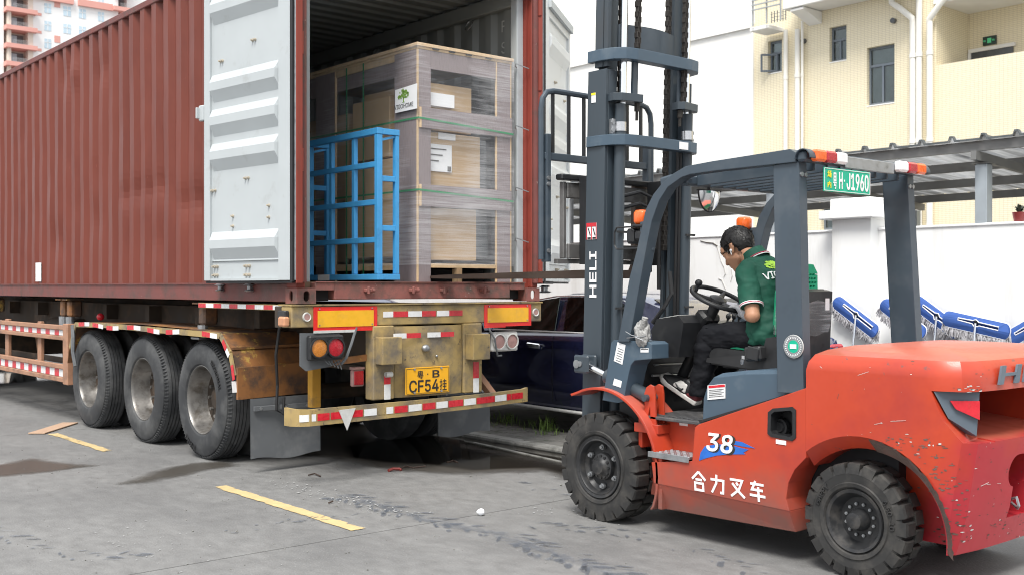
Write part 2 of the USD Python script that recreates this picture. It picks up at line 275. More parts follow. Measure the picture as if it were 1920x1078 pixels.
mat('carriage_steel', (.17, .165, .16), .5, .4, var=.25, vs=8, dirt=(.05, .045, .04), ds=6)
mat('fork_steel', (.085, .062, .05), .5, .5, var=.25, vs=8, dirt=(.08, .055, .04), ds=7, stretch=(1, .3, 1))
mat('chain_steel', (.045, .040, .036), .5, .6, var=.3, vs=60)
mat('hose_black', (.015, .015, .016), .4, var=.2)
mat('seat_black', (.02, .02, .021), .45, var=.2, vs=20, bump=.05, bs=200)
mat('floor_mat', (.06, .06, .062), .7, var=.2, vs=9, dirt=(.13, .12, .11), ds=6)
mat('seat_mesh_green', (.0, .33, .16), .45, var=.1)
mat('label_white', (.80, .80, .80), .45, var=.04)
mat('letter_white', (.80, .78, .78), .45, var=.05, vs=30, dirt=(.60, .3, .27), ds=40, dr=(.66, .72))
mat('decal_blue', (.02, .13, .50), .35, var=.25, vs=6)
mat('letter_grey', (.10, .13, .16), .5, var=.1)
mat('plate_green', (.0, .40, .24), .35, var=.05)
mat('yellow_ink', (.80, .66, .02), .4)
mat('wrap_grey', (.30, .295, .285), .6, var=.4, vs=30, bump=.9, bs=60)
mat('car_navy', (.012, .014, .042), .12, .3, var=.05, coat=1.0)
mat('car_interior', (.20, .25, .235), .7, var=.5, vs=5)  # pale panel painted for the bright wall seen through the cabin
mat('car_trim', (.012, .012, .013), .3)
mat('car_tyre', (.02, .02, .02), .7)
mat('wall_white', (.79, .79, .78), .85, var=.035, vs=1.5, dirt=(.62, .61, .58), ds=2.5, dr=(.54, .8), bump=.08, bs=25, stretch=(1, 1.6, .22))
mat('crack', (.10, .085, .07), .9); mat('crack_faint', (.48, .46, .43), .9)
mat('door_pale', (.64, .66, .66), .5, var=.05, vs=3, dirt=(.45, .45, .43), ds=3.5, dr=(.60, .82), bump=.04, bs=40)  # door white raised in colour for the stronger light on the right door
mat('mop_blue', (.04, .105, .36), .7, var=.1, vs=20, bump=.1, bs=300)
mat('mop_yarn', (.42, .41, .43), .9, var=.45, vs=45)
mat('mop_piping', (.72, .73, .78), .7)
mat('roof_zinc', (.74, .75, .76), .34, .75, var=.30, vs=3, dirt=(.20, .20, .20), ds=4, dr=(.5, .62), stretch=(.25, 2.2, 1))
mat('roof_top', (.085, .095, .10), .6, var=.15)
mat('shed_steel', (.19, .19, .185), .5, .3, var=.15, vs=5)
mat('shed_post', (.36, .40, .43), .45, .3, var=.1, vs=4)
mat('plaster_white', (.78, .77, .74), .85, var=.04, vs=2)
mat('pipe_white', (.78, .76, .70), .5, var=.04)
mat('window_frame', (.14, .165, .195), .5, var=.06)
mat('window_dark', (.07, .075, .08), .3, var=.35, vs=2)
mat('curtain', (.30, .30, .30), .8, var=.1, vs=9)
mat('louvre_grey', (.40, .42, .43), .5, .3)
mat('exit_green', (.10, .62, .30), .4)
mat('exit_dark', (.012, .035, .028), .3)
mat('pot_red', (.16, .02, .018), .4)
mat('plant_dark', (.035, .045, .03), .6, var=.3, vs=40)
mat('tower_white', (.80, .79, .78), .8, var=.03, vs=.2)
mat('tower_red', (.66, .33, .28), .8, var=.05, vs=.3)
mat('tower_cream', (.68, .60, .52), .8, var=.04)
mat('tower_rail', (.42, .42, .42), .5)
mat('tower_room', (.16, .165, .175), .6, var=.25, vs=.7)
mat('tower_glass', (.50, .62, .70), .2, var=.15, vs=.4)
mat('tissue', (.85, .86, .88), .7, var=.02)
mat('cardboard', (.42, .28, .19), .8, var=.12, vs=6)
mat('twig', (.05, .03, .022), .8)
mat('scrap_red', (.20, .03, .025), .5)
mat('skin', (.43, .225, .135), .48, var=.1, vs=14, spec=.35)
mat('hair', (.007, .006, .0055), .42, var=.3, vs=60, stretch=(1, 1, .3), bump=.3, bs=160)
mat('shirt_green', (.003, .070, .042), .75, var=.10, vs=9, bump=.25, bs=16)
mat('shirt_lime', (.36, .62, .06), .7)
mat('shirt_white', (.80, .80, .80), .7)
mat('piping_red', (.40, .03, .07), .7)
mat('trouser_black', (.007, .0075, .010), .8, spec=.25, var=.2, vs=8, bump=.4, bs=14)
mat('glove_grey', (.36, .36, .37), .85, var=.15, vs=40, bump=.3, bs=150)
mat('shoe_black', (.016, .016, .017), .5, var=.2, vs=30)
mat('shoe_white', (.56, .54, .51), .6, var=.1, vs=20)
mat('shoe_red', (.13, .02, .025), .6)
glass('pane', (.80, .86, .86)); glass('car_glass', (.42, .50, .48), ior=1.16); glass('mirror_cover', (1, 1, 1))
fademat('yellow_paint', (.50, .375, .185), .75, var=.14, vs=9, edge=(.30, .42), ns=11., nstretch=(1, .45, 1))
fademat('damp', (.07, .063, .054), .28, var=.12, vs=3, edge=(.25, .80), ns=2.5, detail=3., most=.92)
fademat('tyre_mark', (.060, .070, .088), .8, var=.2, vs=8, edge=(.36, .62), ns=9., detail=6., nstretch=(1.2, .9, 1), most=.48)
fademat('paint_spatter', (.38, .38, .375), .8, var=.05, edge=(.50, .56), ns=34., detail=3., nstretch=(1, .6, 1), most=.9)
M['puddle'] = usdkit.material(stage, '/World/Looks/puddle', {'t': ('transparent_bsdf', {'color': (.62, .60, .57)}), 'g': ('glossy_bsdf', {'roughness': .07, 'color': (1, 1, 1)}), 'ge': ('geometry', {}), 'n': ('noise_texture', {'scale': 9.}), 'b': ('bump', {'strength': .02, 'distance': .02}), 'f': ('fresnel', {'IOR': 1.33}), 'm': ('mix_closure', {}),
    'a': ('attribute', {'attribute': 'fade'}), 'k': ('map_range', {'from_min': .05, 'from_max': .7, 'to_min': 0., 'to_max': 1., 'clamp': True}), 't2': ('transparent_bsdf', {}), 'm2': ('mix_closure', {})},
    [('ge.position', 'n.vector'), ('n.fac', 'b.height'), ('b.normal', 'g.normal'), ('f.fac', 'm.fac'), ('t.BSDF', 'm.closure1'), ('g.BSDF', 'm.closure2'), ('a.fac', 'k.value'), ('k.result', 'm2.fac'), ('t2.BSDF', 'm2.closure1'), ('m.closure', 'm2.closure2')], surface='m2.closure')
M['stretch_film'] = usdkit.material(stage, '/World/Looks/stretch_film', {'g': ('geometry', {}), 'mp': ('mapping', {'scale': (1.2, 1.2, 34), 'rotation': (.10, .10, 0)}), 'n': ('noise_texture', {'scale': 2.0, 'detail': 5., 'roughness': .65}), 'n2': ('noise_texture', {'scale': 1.6, 'detail': 2.}),
    'ml': ('math', {'math_type': 'multiply'}), 'k': ('map_range', {'from_min': .20, 'from_max': .44, 'to_min': .04, 'to_max': .38, 'clamp': True}), 't': ('transparent_bsdf', {'color': (.96, .96, .96)}), 'gl': ('principled_bsdf', {'base_color': (.80, .80, .82), 'roughness': .22, 'specular_ior_level': .8}), 'b': ('bump', {'strength': .5, 'distance': .01}), 'm': ('mix_closure', {})},
    [('g.position', 'mp.vector'), ('mp.vector', 'n.vector'), ('g.position', 'n2.vector'), ('n.fac', 'ml.value1'), ('n2.fac', 'ml.value2'), ('ml.value', 'k.value'), ('k.result', 'm.fac'), ('n.fac', 'b.height'), ('b.normal', 'gl.normal'), ('t.BSDF', 'm.closure1'), ('gl.BSDF', 'm.closure2')], surface='m.closure')
M['roof_sheet'] = usdkit.material(stage, '/World/Looks/roof_sheet', {'g': ('geometry', {}), 'mp': ('mapping', {'scale': (.25, 2.4, 1)}), 'n': ('noise_texture', {'scale': 3., 'detail': 5.}), 'r': ('rgb_ramp', {'ramp': [(.36, (.20, .20, .20)), (.52, (.55, .56, .57)), (.66, (.80, .81, .82))]}), 'p': ('principled_bsdf', {'roughness': .35, 'metallic': .3}), 't': ('translucent_bsdf', {}), 'm': ('mix_closure', {'fac': .2})},  # streaks coloured in for sheen, translucency added to brighten the underside
    [('g.position', 'mp.vector'), ('mp.vector', 'n.vector'), ('n.fac', 'r.fac'), ('r.color', 'p.base_color'), ('r.color', 't.color'), ('p.BSDF', 'm.closure1'), ('t.BSDF', 'm.closure2')], surface='m.closure')
def tilemat(name, c1, c2, mortar, bw, rh):
    """small facade tiles on a far-off wall that faces -x"""
    M[name] = usdkit.material(stage, '/World/Looks/' + name, {'g': ('geometry', {}), 's': ('separate_xyz', {}), 'ad': ('math', {'math_type': 'add'}), 'c': ('combine_xyz', {}),
        'b': ('brick_texture', {'color1': c1, 'color2': c2, 'mortar': mortar, 'scale': 1., 'mortar_size': .006, 'mortar_smooth': .3, 'brick_width': bw, 'row_height': rh, 'offset': 0.}), 'p': ('principled_bsdf', {'roughness': .45})},
        [('g.position', 's.vector'), ('s.x', 'ad.value1'), ('s.y', 'ad.value2'), ('ad.value', 'c.x'), ('s.z', 'c.y'), ('c.vector', 'b.vector'), ('b.color', 'p.base_color')], surface='p.BSDF')
tilemat('facade_tile', (.82, .74, .55), (.79, .71, .51), (.58, .50, .36), .100, .045)
# ------------------------------------------------------------------ lettering
def textg(text, h, bold=False, depth=.002):
    m = meshkit.text_mesh(text, h, depth, bold); return np.array(m.vertices), np.array(m.faces)
def place_text(g, text, h, o, right, upv, depth=.002, bold=False, center=False, sx=1., slant=0., width=None):
    """writes on the plane through o along right and upv; the outward normal is right x up"""
    v, f = textg(text, h, bold, depth); v = v.copy()
    if width: sx = width / (v[:, 0].max() - v[:, 0].min())
    v[:, 0] += slant * v[:, 1]; v[:, 0] *= sx
    if center: v[:, 0] -= (v[:, 0].max() + v[:, 0].min()) / 2
    right, upv = np.array(right, float), np.array(upv, float); n = np.cross(right, upv)
    return g.add(np.asarray(o, float) + v[:, :1] * right + v[:, 1:2] * upv + v[:, 2:] * n, f)
GLYPH = {
 'he': [[(50, 98), (8, 58)], [(50, 98), (92, 58)], [(30, 58), (70, 58)], [(25, 40), (75, 40), (75, 5), (25, 5), (25, 40)]],
 'li': [[(8, 72), (86, 72), (80, 10), (62, 10)], [(45, 98), (42, 55), (12, 5)]],
 'cha': [[(10, 88), (82, 88), (60, 42), (12, 5)], [(22, 70), (55, 35), (92, 5)], [(46, 76), (56, 62)]],
 'che': [[(12, 84), (88, 84)], [(42, 98), (20, 56), (82, 56)], [(6, 28), (94, 28)], [(56, 72), (56, 0)]],
 'yue': [[(20, 92), (80, 92), (80, 50), (20, 50), (20, 92)], [(50, 100), (50, 92)], [(50, 88), (50, 54)], [(28, 71), (72, 71)], [(6, 36), (94, 36)], [(40, 36), (32, 20), (76, 20), (72, 2), (54, 2)]],
 'gua': [[(4, 74), (38, 74)], [(22, 96), (22, 4), (10, 10)], [(4, 36), (38, 48)], [(48, 80), (94, 80)], [(70, 96), (70, 56)], [(44, 56), (98, 56)], [(48, 34), (94, 34)], [(70, 50), (70, 6)], [(42, 6), (100, 6)]],
 'chang': [[(4, 66), (40, 66)], [(22, 94), (22, 20)], [(2, 14), (42, 28)], [(48, 88), (86, 88), (54, 60), (94, 60), (86, 6), (72, 10)], [(68, 58), (44, 14)], [(82, 58), (58, 6)]],
 'nei': [[(14, 4), (14, 72), (86, 72), (86, 4), (74, 8)], [(50, 98), (50, 70), (26, 30)], [(52, 56), (74, 30)]]}
def place_glyph(g, key, w, h, o, right, upv, stroke=9, depth=.002, slant=0.):
    s = unary_union([LineString(l).buffer(stroke / 2, cap_style=2, join_style=2) for l in GLYPH[key]])
    right, upv = np.array(right, float), np.array(upv, float); n = np.cross(right, upv)
    for q in getattr(s, 'geoms', [s]):
        m = trimesh.creation.extrude_polygon(q, depth, engine='earcut'); v = np.array(m.vertices); x = v[:, 0] / 100 * w + slant * v[:, 1] / 100 * h
        g.add(np.asarray(o, float) + x[:, None] * right + (v[:, 1:2] / 100 * h) * upv + v[:, 2:] * n, m.faces)
    return g
def sheet(poly, z, step, fade_in):
    """a ground sheet: its vertices carry the distance to the outline as "fade" (0 at the edge, 1 further in than fade_in)"""
    x0, y0, x1, y1 = poly.bounds; nx, ny = max(int((x1 - x0) / step), 1) + 1, max(int((y1 - y0) / step), 1) + 1
    X, Y = np.meshgrid(np.linspace(x0, x1, nx), np.linspace(y0, y1, ny), indexing='ij')
    P = np.stack([X, Y, np.full_like(X, z)], -1); g = G().grid(P); v, f = g.get()
    b = poly.boundary; fd = np.array([min(b.distance(Point(p[0], p[1])) / fade_in, 1.) if poly.contains(Point(p[0], p[1])) else 0. for p in v])
    f = f[(fd[f] > 0).any(1)]; k = np.unique(f); w = np.zeros(len(v), int); w[k] = np.arange(len(k)); return G().add(v[k], w[f]), fd[k]
# ------------------------------------------------------------------ the ground
gnd = struct('ground', G().bb(-400, 500, -200, 600, -.30, -.012), 'concrete', label='grey concrete yard reaching under the truck and the forklift')
ys = [-6.6, -.5, 5.63, 11.7, 17.8, 23.9]
for i in range(5):
    for j, (xa, xb) in enumerate(((-9, -3.1), (-3.1, 1.85 - .6), (1.25, 6.62))):
        put('concrete_slab', G().bb(xa + .005, xb - .005, ys[i] + .005, ys[i + 1] - .005, -.008, 0), 'concrete', gnd)
put('joint_filler', G().bb(-9.2, 6.64, -6.8, 24, -.0115, -.009), 'concrete_joint', gnd)
kerb = struct('kerb', G().bb(6.66, 6.80, -3, 20, -.01, .01), 'kerb_stone', label='low worn kerb edging the paved strip under the parked car')
for i in range(24):
    y0 = -2.6 + i * .8; put('kerb_stone', G().bb(6.65, 6.80, y0 + .006, y0 + .794, .0, .050 + .006 * random.uniform(-1, 1), ch=.018), 'kerb_stone', kerb)
pave = struct('pavement', G().bb(6.80, 9.8, -3, 20, -.01, .020), 'paving', label='strip of small grey paving blocks between kerb and wall')
for i in range(24):
    for j in range(3):
        y0 = 6.4 + i * .12; x0 = 6.81 + j * .24
        put('paving_block', G().bb(x0, x0 + .235, y0, y0 + .114, .01, .038 + .004 * random.uniform(-1, 1), ch=.006), 'paving', pave)
pg, pf = sheet(Polygon(xy([(640, 838), (760, 815), (905, 811), (985, 820), (1060, 842), (1200, 872), (1190, 905), (1090, 905), (1045, 888), (1010, 879), (940, 881), (885, 884), (840, 878), (800, 872), (720, 868), (650, 858)])).buffer(.03), .0085, .035, .16)
damp1, df = sheet(Polygon(xy([(590, 800), (760, 790), (905, 805), (1060, 836), (1240, 865), (1230, 915), (1090, 912), (1010, 884), (880, 892), (740, 885), (600, 858), (480, 850), (500, 820)])).buffer(.1), .0042, .06, .35)
struct('damp_patch', damp1, 'damp', prim=df, label='dark wet concrete behind the trailer')
struct('puddle', pg, 'puddle', prim=pf, label='shallow puddle beside the kerb behind the trailer')
for pts, lab in (([(0, 868), (60, 858), (125, 866), (190, 873), (90, 886), (20, 893), (-60, 900), (-90, 880)], 'wide damp stain at the left edge'), ([(215, 908), (290, 880), (350, 868), (430, 862), (450, 874), (380, 884), (330, 896), (270, 908)], 'damp stain running out from under the rear wheel')):
    g_, f_ = sheet(Polygon(xy(pts)).buffer(.06), .0042, .05, .22); struct('damp_patch', g_, 'damp', prim=f_, label=lab)
g_, f_ = sheet(Polygon(xy([(-200, 705), (70, 697), (110, 706), (80, 716), (-200, 722)])), .0085, .4, .3); struct('puddle', g_, 'puddle', prim=f_, label='shallow puddle far behind the trailer')
for (ya, yb, lab) in ((5.735, 7.70, 'long worn yellow line painted on the concrete in front of the mudflap'), (9.95, 11.55, 'broken worn yellow line beside the trailer wheels')):
    g_, f_ = sheet(sbox(3.57, ya, 3.715, yb), .0045, .02, .035); struct('road_marking', g_, 'yellow_paint', prim=f_ * (.57 if ya < 7 else .47), label=lab)
def streak(name, pts, wid, m, lab, step=.03, fd=.2):
    g_, f_ = sheet(LineString(xy(pts)).buffer(wid), .0045, step, fd); struct(name, g_, m, prim=f_ * (.70 if m == 'tyre_mark' else .52), label=lab)
def tread_marks(pts, wid, lab, seed, dens=.8):
    P = np.array(xy(pts)); rr = np.random.default_rng(seed); g = G(); fade = []; L = LineString(P)
    s = 0.
    while s < L.length:
        a, b = np.array(L.interpolate(s).coords[0]), np.array(L.interpolate(s + .02).coords[0]); d = (b - a) / (np.linalg.norm(b - a) + 1e-9) if s + .02 < L.length else d; n = np.array([-d[1], d[0]])
        for side_ in (-1, 1):
            if rr.uniform() > dens * (.72 + .28 * math.sin(s * 2.1 + seed)): continue
            c = a + n * side_ * wid * rr.uniform(.15, .75); u = d * math.cos(.7) + n * side_ * math.sin(.7); w = np.array([-u[1], u[0]]); l, h = wid * rr.uniform(.3, .8), wid * rr.uniform(.12, .32)
            k0 = [(c[0], c[1], .0046)] + [(*(c + u * l * math.cos(t) * rr.uniform(.7, 1.1) + w * h * math.sin(t) * rr.uniform(.7, 1.1)), .0046) for t in np.arange(10) * PI / 5]
            g.add(k0, [[0, i_ + 1, (i_ + 1) % 10 + 1] for i_ in range(10)]); fade += [rr.uniform(.6, 1.1)] + [.1] * 10
        s += wid * .24
    if fade: struct('tyre_mark', g, 'tyre_mark', prim=np.array(fade), label=lab)
g_, f_ = sheet(LineString(xy([(640, 930), (700, 945), (800, 975), (930, 1000), (1060, 1045), (1180, 1085)])).buffer(.17), .0043, .03, .15); struct('tyre_mark', g_, 'tyre_mark', prim=f_ * .50, label='faint bluish band of rubber crossing the slab joint')
tread_marks([(640, 930), (700, 945), (800, 975), (930, 1000), (1060, 1045), (1180, 1085)], .19, 'bluish black tread marks crossing the slab joint', 1)
tread_marks([(1000, 985), (1180, 1000), (1300, 1030), (1420, 1075)], .14, 'faint dark tread marks in front of the forklift', 2, .5)
tread_marks([(-40, 990), (80, 1030), (180, 1045), (300, 1030)], .14, 'faint dark tread marks at the left edge', 3, .5)
tread_marks([(960, 905), (1010, 915), (1040, 930)], .16, 'faint dark tread marks beside the front tyre', 4, .5)
tread_marks([(420, 1000), (560, 975), (700, 965)], .10, 'faint dark tread marks near the yellow line', 5, .4)
rr = np.random.default_rng(41)
g = G()
for k in range(900):
    x, y = rr.uniform(-1.5, 6.5), rr.uniform(2.2, 11); 
    if 4.7 < x < 6.4 and 2.4 < y < 5.3: continue
    r = rr.uniform(.002, .007) * (1 + (rr.uniform() > .97)); g.add(BOXV @ rotm(rr.normal(size=3), rr.uniform(0, 3)).T * r + [x, y, r * .35], BOXF)
put('grit', g, 'kerb_stone', label='small loose grit and stone chips scattered over the concrete yard', cat='grit', kind='stuff')
def flecks(pts, wid, n, size, lab, seed, slant=.6):
    L = LineString(xy(pts)); rr = np.random.default_rng(seed); g = G(); fade = []
    for k in range(n):
        c = np.array(L.interpolate(rr.uniform(), True).coords[0]) + rr.normal(0, wid, 2); r = size * rr.uniform(.25, 1.) ** 2; a0 = slant + rr.normal(0, .3); u = np.array([math.cos(a0), math.sin(a0)]); w = np.array([-u[1], u[0]]); q = rr.uniform(1, 3.2)
        g.add([(*c, .0052)] + [(*(c + u * r * q * math.cos(t) * rr.uniform(.6, 1.1) + w * r * math.sin(t) * rr.uniform(.6, 1.1)), .0052) for t in np.arange(7) * PI / 3.5], [[0, i_ + 1, (i_ + 1) % 7 + 1] for i_ in range(7)]); fade += [.75] + [.35] * 7
    struct('paint_spatter', g, 'paint_spatter', prim=np.array(fade), label=lab)
flecks([(520, 905), (600, 925), (700, 950), (790, 968)], .06, 150, .016, 'scraped white paint along the tread marks', 1)
flecks([(200, 985), (270, 1020), (330, 1050)], .20, 90, .010, 'scattered white paint spots near the lower left corner', 2)
flecks([(1020, 955), (1090, 962), (1170, 980)], .10, 90, .013, 'white paint flecks by the front tyre of the forklift', 3)
flecks([(600, 870), (900, 900), (1000, 1000), (500, 1030)], .5, 80, .006, 'fine white specks on the open concrete', 4)
a, b = at(888, 829, Z=.01), at(1056, 866, Z=.01); struct('gutter_edge', G().bar((a[0], a[1], .008), (b[0], b[1], .008), .035, .016, ch=.004), 'kerb_stone', label='pale concrete edge standing out of the puddle')
# small things lying about
g = G(); rr = np.random.default_rng(3); m = trimesh.creation.icosphere(2, .024); v = np.array(m.vertices); v *= (1 + .5 * (meshkit.noise(v * 60) - .5))[:, None] * [1.1, 1, .9]
p = at(902, 966, Z=0); put('crumpled_tissue', g.add(v + [p[0], p[1], .024], m.faces), 'tissue', label='crumpled white paper scrap on the concrete right of the tyre mark', cat='litter')
a, b = at(68, 812, Z=.01), at(132, 792, Z=.01)
put('cardboard_strip', G().bar(a, b, .17, .012, ch=.002), 'cardboard', label='flat brown cardboard strip lying beside the trailer wheels', cat='cardboard')
p = at(738, 883, Z=0); put('plastic_scrap', G().tube([[p[0] - .05, p[1], .012], [p[0], p[1] + .01, .02], [p[0] + .05, p[1] - .01, .016], [p[0] + .055, p[1] - .03, .008]], .012, 6), 'scrap_red', label='dark red scrap on the wet ground behind the trailer', cat='litter')
for pts, lab in (([(748, 878), (762, 874), (775, 876), (798, 874)], 'dark twig at the dry edge of the wet patch behind the trailer'), ([(838, 866), (850, 863), (858, 866)], 'small dark twig lying in the puddle'), ([(578, 890), (590, 888), (601, 892)], 'curled black scrap of cord in front of the mudflap'), ([(616, 942), (624, 940)], 'short dark leaf stalk beside the yellow line')):
    put('twig', G().tube([at(u, v, Z=.01) + [0, 0, .004 * (i % 2)] for i, (u, v) in enumerate(pts)], .006, 5), 'twig', label=lab, cat='twig')
g = G(); rr = np.random.default_rng(5)
for (u, v, n, h) in ((893, 783, 40, .08), (922, 785, 50, .09), (957, 792, 60, .10), (992, 799, 34, .06), (1022, 806, 110, .14), (905, 793, 20, .05), (940, 797, 24, .05), (1050, 815, 30, .07), (975, 806, 16, .04), (1015, 815, 24, .05)):
    c = at(u, v, Z=.036)
    for k in range(int(n * .55)):
        o = c + np.r_[rr.normal(0, .07, 2), 0]; a = rr.uniform(0, 2 * PI); d = np.array([math.cos(a), math.sin(a), 0]); hh = h * rr.uniform(.5, 1.25); ln = rr.uniform(.3, 1.0) * hh; s = np.array([-d[1], d[0], 0]) * .0035
        pts = [o, o + d * ln * .35 + [0, 0, hh * .7], o + d * ln + [0, 0, hh]]
        g.add([pts[0] - s, pts[0] + s, pts[1] - s, pts[1] + s, pts[2]], [[0, 1, 3], [0, 3, 2], [2, 3, 4]])
put('grass_tufts', g, 'grass_blade', label='green grass tufts growing in the paving along the kerb', cat='grass', kind='stuff')

# ------------------------------------------------------------------ boundary wall, shed, building, tower
W = thing('boundary_wall', 'cracked white plastered boundary wall behind the forklift with a capped pillar', 'wall', (9.9, 0, 0))
put('wall_panel', G().bb(9.9, 10.12, -4, 22, 0, 2.06), 'wall_white', W)
put('wall_coping', G().bb(9.885, 10.135, -4, 22, 2.06, 2.085, ch=.008), 'wall_white', W)
pl = put('pillar', G().bb(9.76, 10.2, 5.98, 6.42, 0, 2.18), 'wall_white', W)
put('pillar_cap', join(G().bb(9.66, 10.3, 5.90, 6.52, 2.18, 2.27, ch=.01), G().bb(9.74, 10.22, 5.97, 6.44, 2.27, 2.39, ch=.012)), 'wall_white', pl)
def crack(pts, w, m='crack_faint'):
    P = [at(u, v, X=9.894) for u, v in pts]; g = G()
    for a, b in zip(P[:-1], P[1:]):
        k = w * random.uniform(.2, .55); g.bar(a, b + (b - a) * .1, k, .008, up=(1, 0, 0))
    put('crack', g, m, W)
crack([(1313, 452), (1324, 455), (1336, 456), (1344, 461)], .018, 'crack'); crack([(1344, 461), (1348, 475), (1352, 490), (1357, 500), (1360, 513), (1357, 520)], .006); crack([(1347, 522), (1353, 525), (1356, 532), (1360, 541)], .010); crack([(1371, 505), (1373, 517), (1370, 528)], .008); crack([(1515, 435), (1525, 436), (1530, 434)], .012)
crack([(1644, 430), (1641, 442), (1643, 450)], .008)
# carport roof behind the wall
S = thing('carport', 'open carport with corrugated zinc roof on steel posts behind the white wall', 'carport', (15, 8, 0))
def shz(x): return 3.26 - (x - 13) * .058
g = G(); prof = []
for k in range(-20, 70):
    y = k * .40; prof += [(y, 0), (y + .30, 0), (y + .325, .055), (y + .365, .055), (y + .385, 0)]
prof = np.array(prof)
for (dz, m, nm) in ((.0, 'roof_sheet', 'roof_sheet'),):
    P = np.stack([np.c_[np.full(len(prof), x), prof[:, 0], shz(x) + prof[:, 1] + dz] for x in (12.8, 15., 17.2)]); put(nm, G().grid(P), m, S)
put('roof_edge', G().grid(np.stack([np.c_[np.full(len(prof), x), prof[:, 0], shz(12.8) + prof[:, 1] + dz] for x, dz in ((12.796, -.012), (12.796, .012), (12.86, .010))])), 'roof_top', S)
for x in (12.9, 14.3, 15.7, 17.1): put('purlin', G().bb(x - .03, x + .03, -8, 28, shz(x) - .13, shz(x) - .008), 'shed_steel', S)
for k in range(9):
    y = 6.46 + (k - 2) * 3.1
    put('rafter', G().bar((12.8, y, shz(12.8) - .19), (17.2, y, shz(17.2) - .19), .07, .11), 'shed_steel', S)
    p_ = put('post', G().bb(12.98, 13.13, y - .075, y + .075, 0, shz(13) - .268, ch=.008), 'shed_post', S); put('cap_plate', G().bb(12.95, 13.16, y - .11, y + .11, shz(13) - .268, shz(13) - .262), 'shed_steel', p_)
    put('post', G().bb(16.9, 17.02, y - .06, y + .06, 0, shz(17) - .268), 'shed_post', S)
# cream building
B = thing('office_building', 'cream tiled building with white downpipes, grey windows and a recessed balcony', 'building', (25, 12, 0))
wins = [((1440, 79), (1466, 134), 'open'), ((1555, 53), (1587, 112), 'two'), ((1625, 91), (1677, 192), 'three'), ((1540, 385), (1582, 430), 'three'), ((1442, 394), (1462, 413), 'two')]
holes = []
for a, b, k in wins:
    P, Q = at(*a, X=25), at(*b, X=25); holes.append((Q[1], P[1], Q[2], P[2]))
bal = (3.0, 13.55, 6.85, 8.34)
face = sbox(-12, 0, 18.95, 16).difference(unary_union([sbox(y0, z0, y1, z1) for y0, y1, z0, z1 in holes] + [sbox(bal[0], bal[2], bal[1], bal[3])]))
put('tiled_wall', G().ext(face, 'yz', 25, 25.25), 'facade_tile', B)
put('plaster_wall', G().bb(24.94, 26, 18.952, 46, 0, 8.72), 'plaster_white', B); put('parapet', G().bb(24.86, 26.1, 18.96, 46, 8.722, 8.86), 'plaster_white', B)
put('rear_wall', G().bb(33, 33.3, -12, 46, 0, 16), 'plaster_white', B); put('roof', G().bb(25.0, 33.3, -12, 18.95, 16.003, 16.3), 'plaster_white', B)
put('balcony_wall', join(G().bb(26.58, 26.7, bal[0], bal[1], bal[2] - 1.2, bal[3] + .2), G().bb(25.252, 26.579, bal[1], bal[1] + .15, bal[2] - 1.2, bal[3] + .2)), 'facade_tile', B)
put('balcony_floor', G().bb(25.252, 26.578, bal[0], bal[1] - .002, bal[2] - 1.15, bal[2] - 1.0), 'plaster_white', B); put('balcony_ceiling', G().bb(25.252, 26.578, bal[0], bal[1] - .002, bal[3] + .002, bal[3] + .1), 'plaster_white', B)
put('balcony_beam', G().bb(24.90, 25.249, bal[0], bal[1] + .02, bal[3] - .02, bal[3] + .30), 'plaster_white', B)
dp, dq = at(1822, 101, X=26.57), at(1900, 100, X=26.57)
dr = put('door', G().bb(26.54, 26.578, dq[1], dp[1], 5.8, dp[2]), 'window_dark', B)
put('door_frame', join(G().bb(26.50, 26.577, dq[1] - .06, dp[1] + .06, dp[2] + .002, dp[2] + .09), G().bb(26.50, 26.577, dp[1] + .002, dp[1] + .07, 5.8, dp[2])), 'plaster_white', dr)
ea, eb = at(1843, 71, X=26.55), at(1868, 83, X=26.55)
put('ceiling_lamp', G().bb(25.6, 26.3, 9.4, 9.7, bal[3] - .06, bal[3] - .002), 'plaster_white', B)
for (y0, y1, z0, z1), (_, _, kind) in zip(holes, wins):
    w = put('window', join(G().bb(25.12, 25.17, y0, y1, z0, z0 + .06), G().bb(25.12, 25.17, y0, y1, z1 - .06, z1), G().bb(25.12, 25.17, y0, y0 + .05, z0 + .06, z1 - .06), G().bb(25.12, 25.17, y1 - .05, y1, z0 + .06, z1 - .06)), 'window_frame', B)
    zm = z0 + (z1 - z0) * (.68 if kind == 'three' else .62); ym = (y0 + y1) / 2
    put('glazing_bar', G().bb(25.115, 25.165, y0 + .05, y1 - .05, zm - .03, zm + .03), 'window_frame', w)
    put('glazing_bar', G().bb(25.117, 25.163, ym - .025, ym + .025, z0 + .06, zm - .03), 'window_frame', w)
    put('pane', G().bb(25.14, 25.148, y0 + .05, y1 - .05, z0 + .06, z1 - .06), 'pane', w)
    put('blind', G().bb(25.19, 25.20, y0 + .02, y1 - .02, z0 + .02, z1 - .02), 'curtain' if kind != 'two' else 'window_dark', w)
    if kind == 'open':
        put('sash', join(G().bar((25.10, ym, z0 + .05), (24.80, ym + .30, z0 + .05), .03, .05), G().bar((25.10, ym, zm - .05), (24.80, ym + .30, zm - .05), .03, .05), G().bar((25.10, ym, z0 + .03), (25.10, ym, zm - .03), .04, .04), G().bar((24.80, ym + .30, z0 + .03), (24.80, ym + .30, zm - .03), .04, .04)), 'window_frame', w)
    put('reveal_sill', G().bb(24.99, 25.12, y0, y1, z0 - .03, z0 - .001), 'plaster_white', w)
def yat(u, v): return at(u, v, X=24.9)[1]
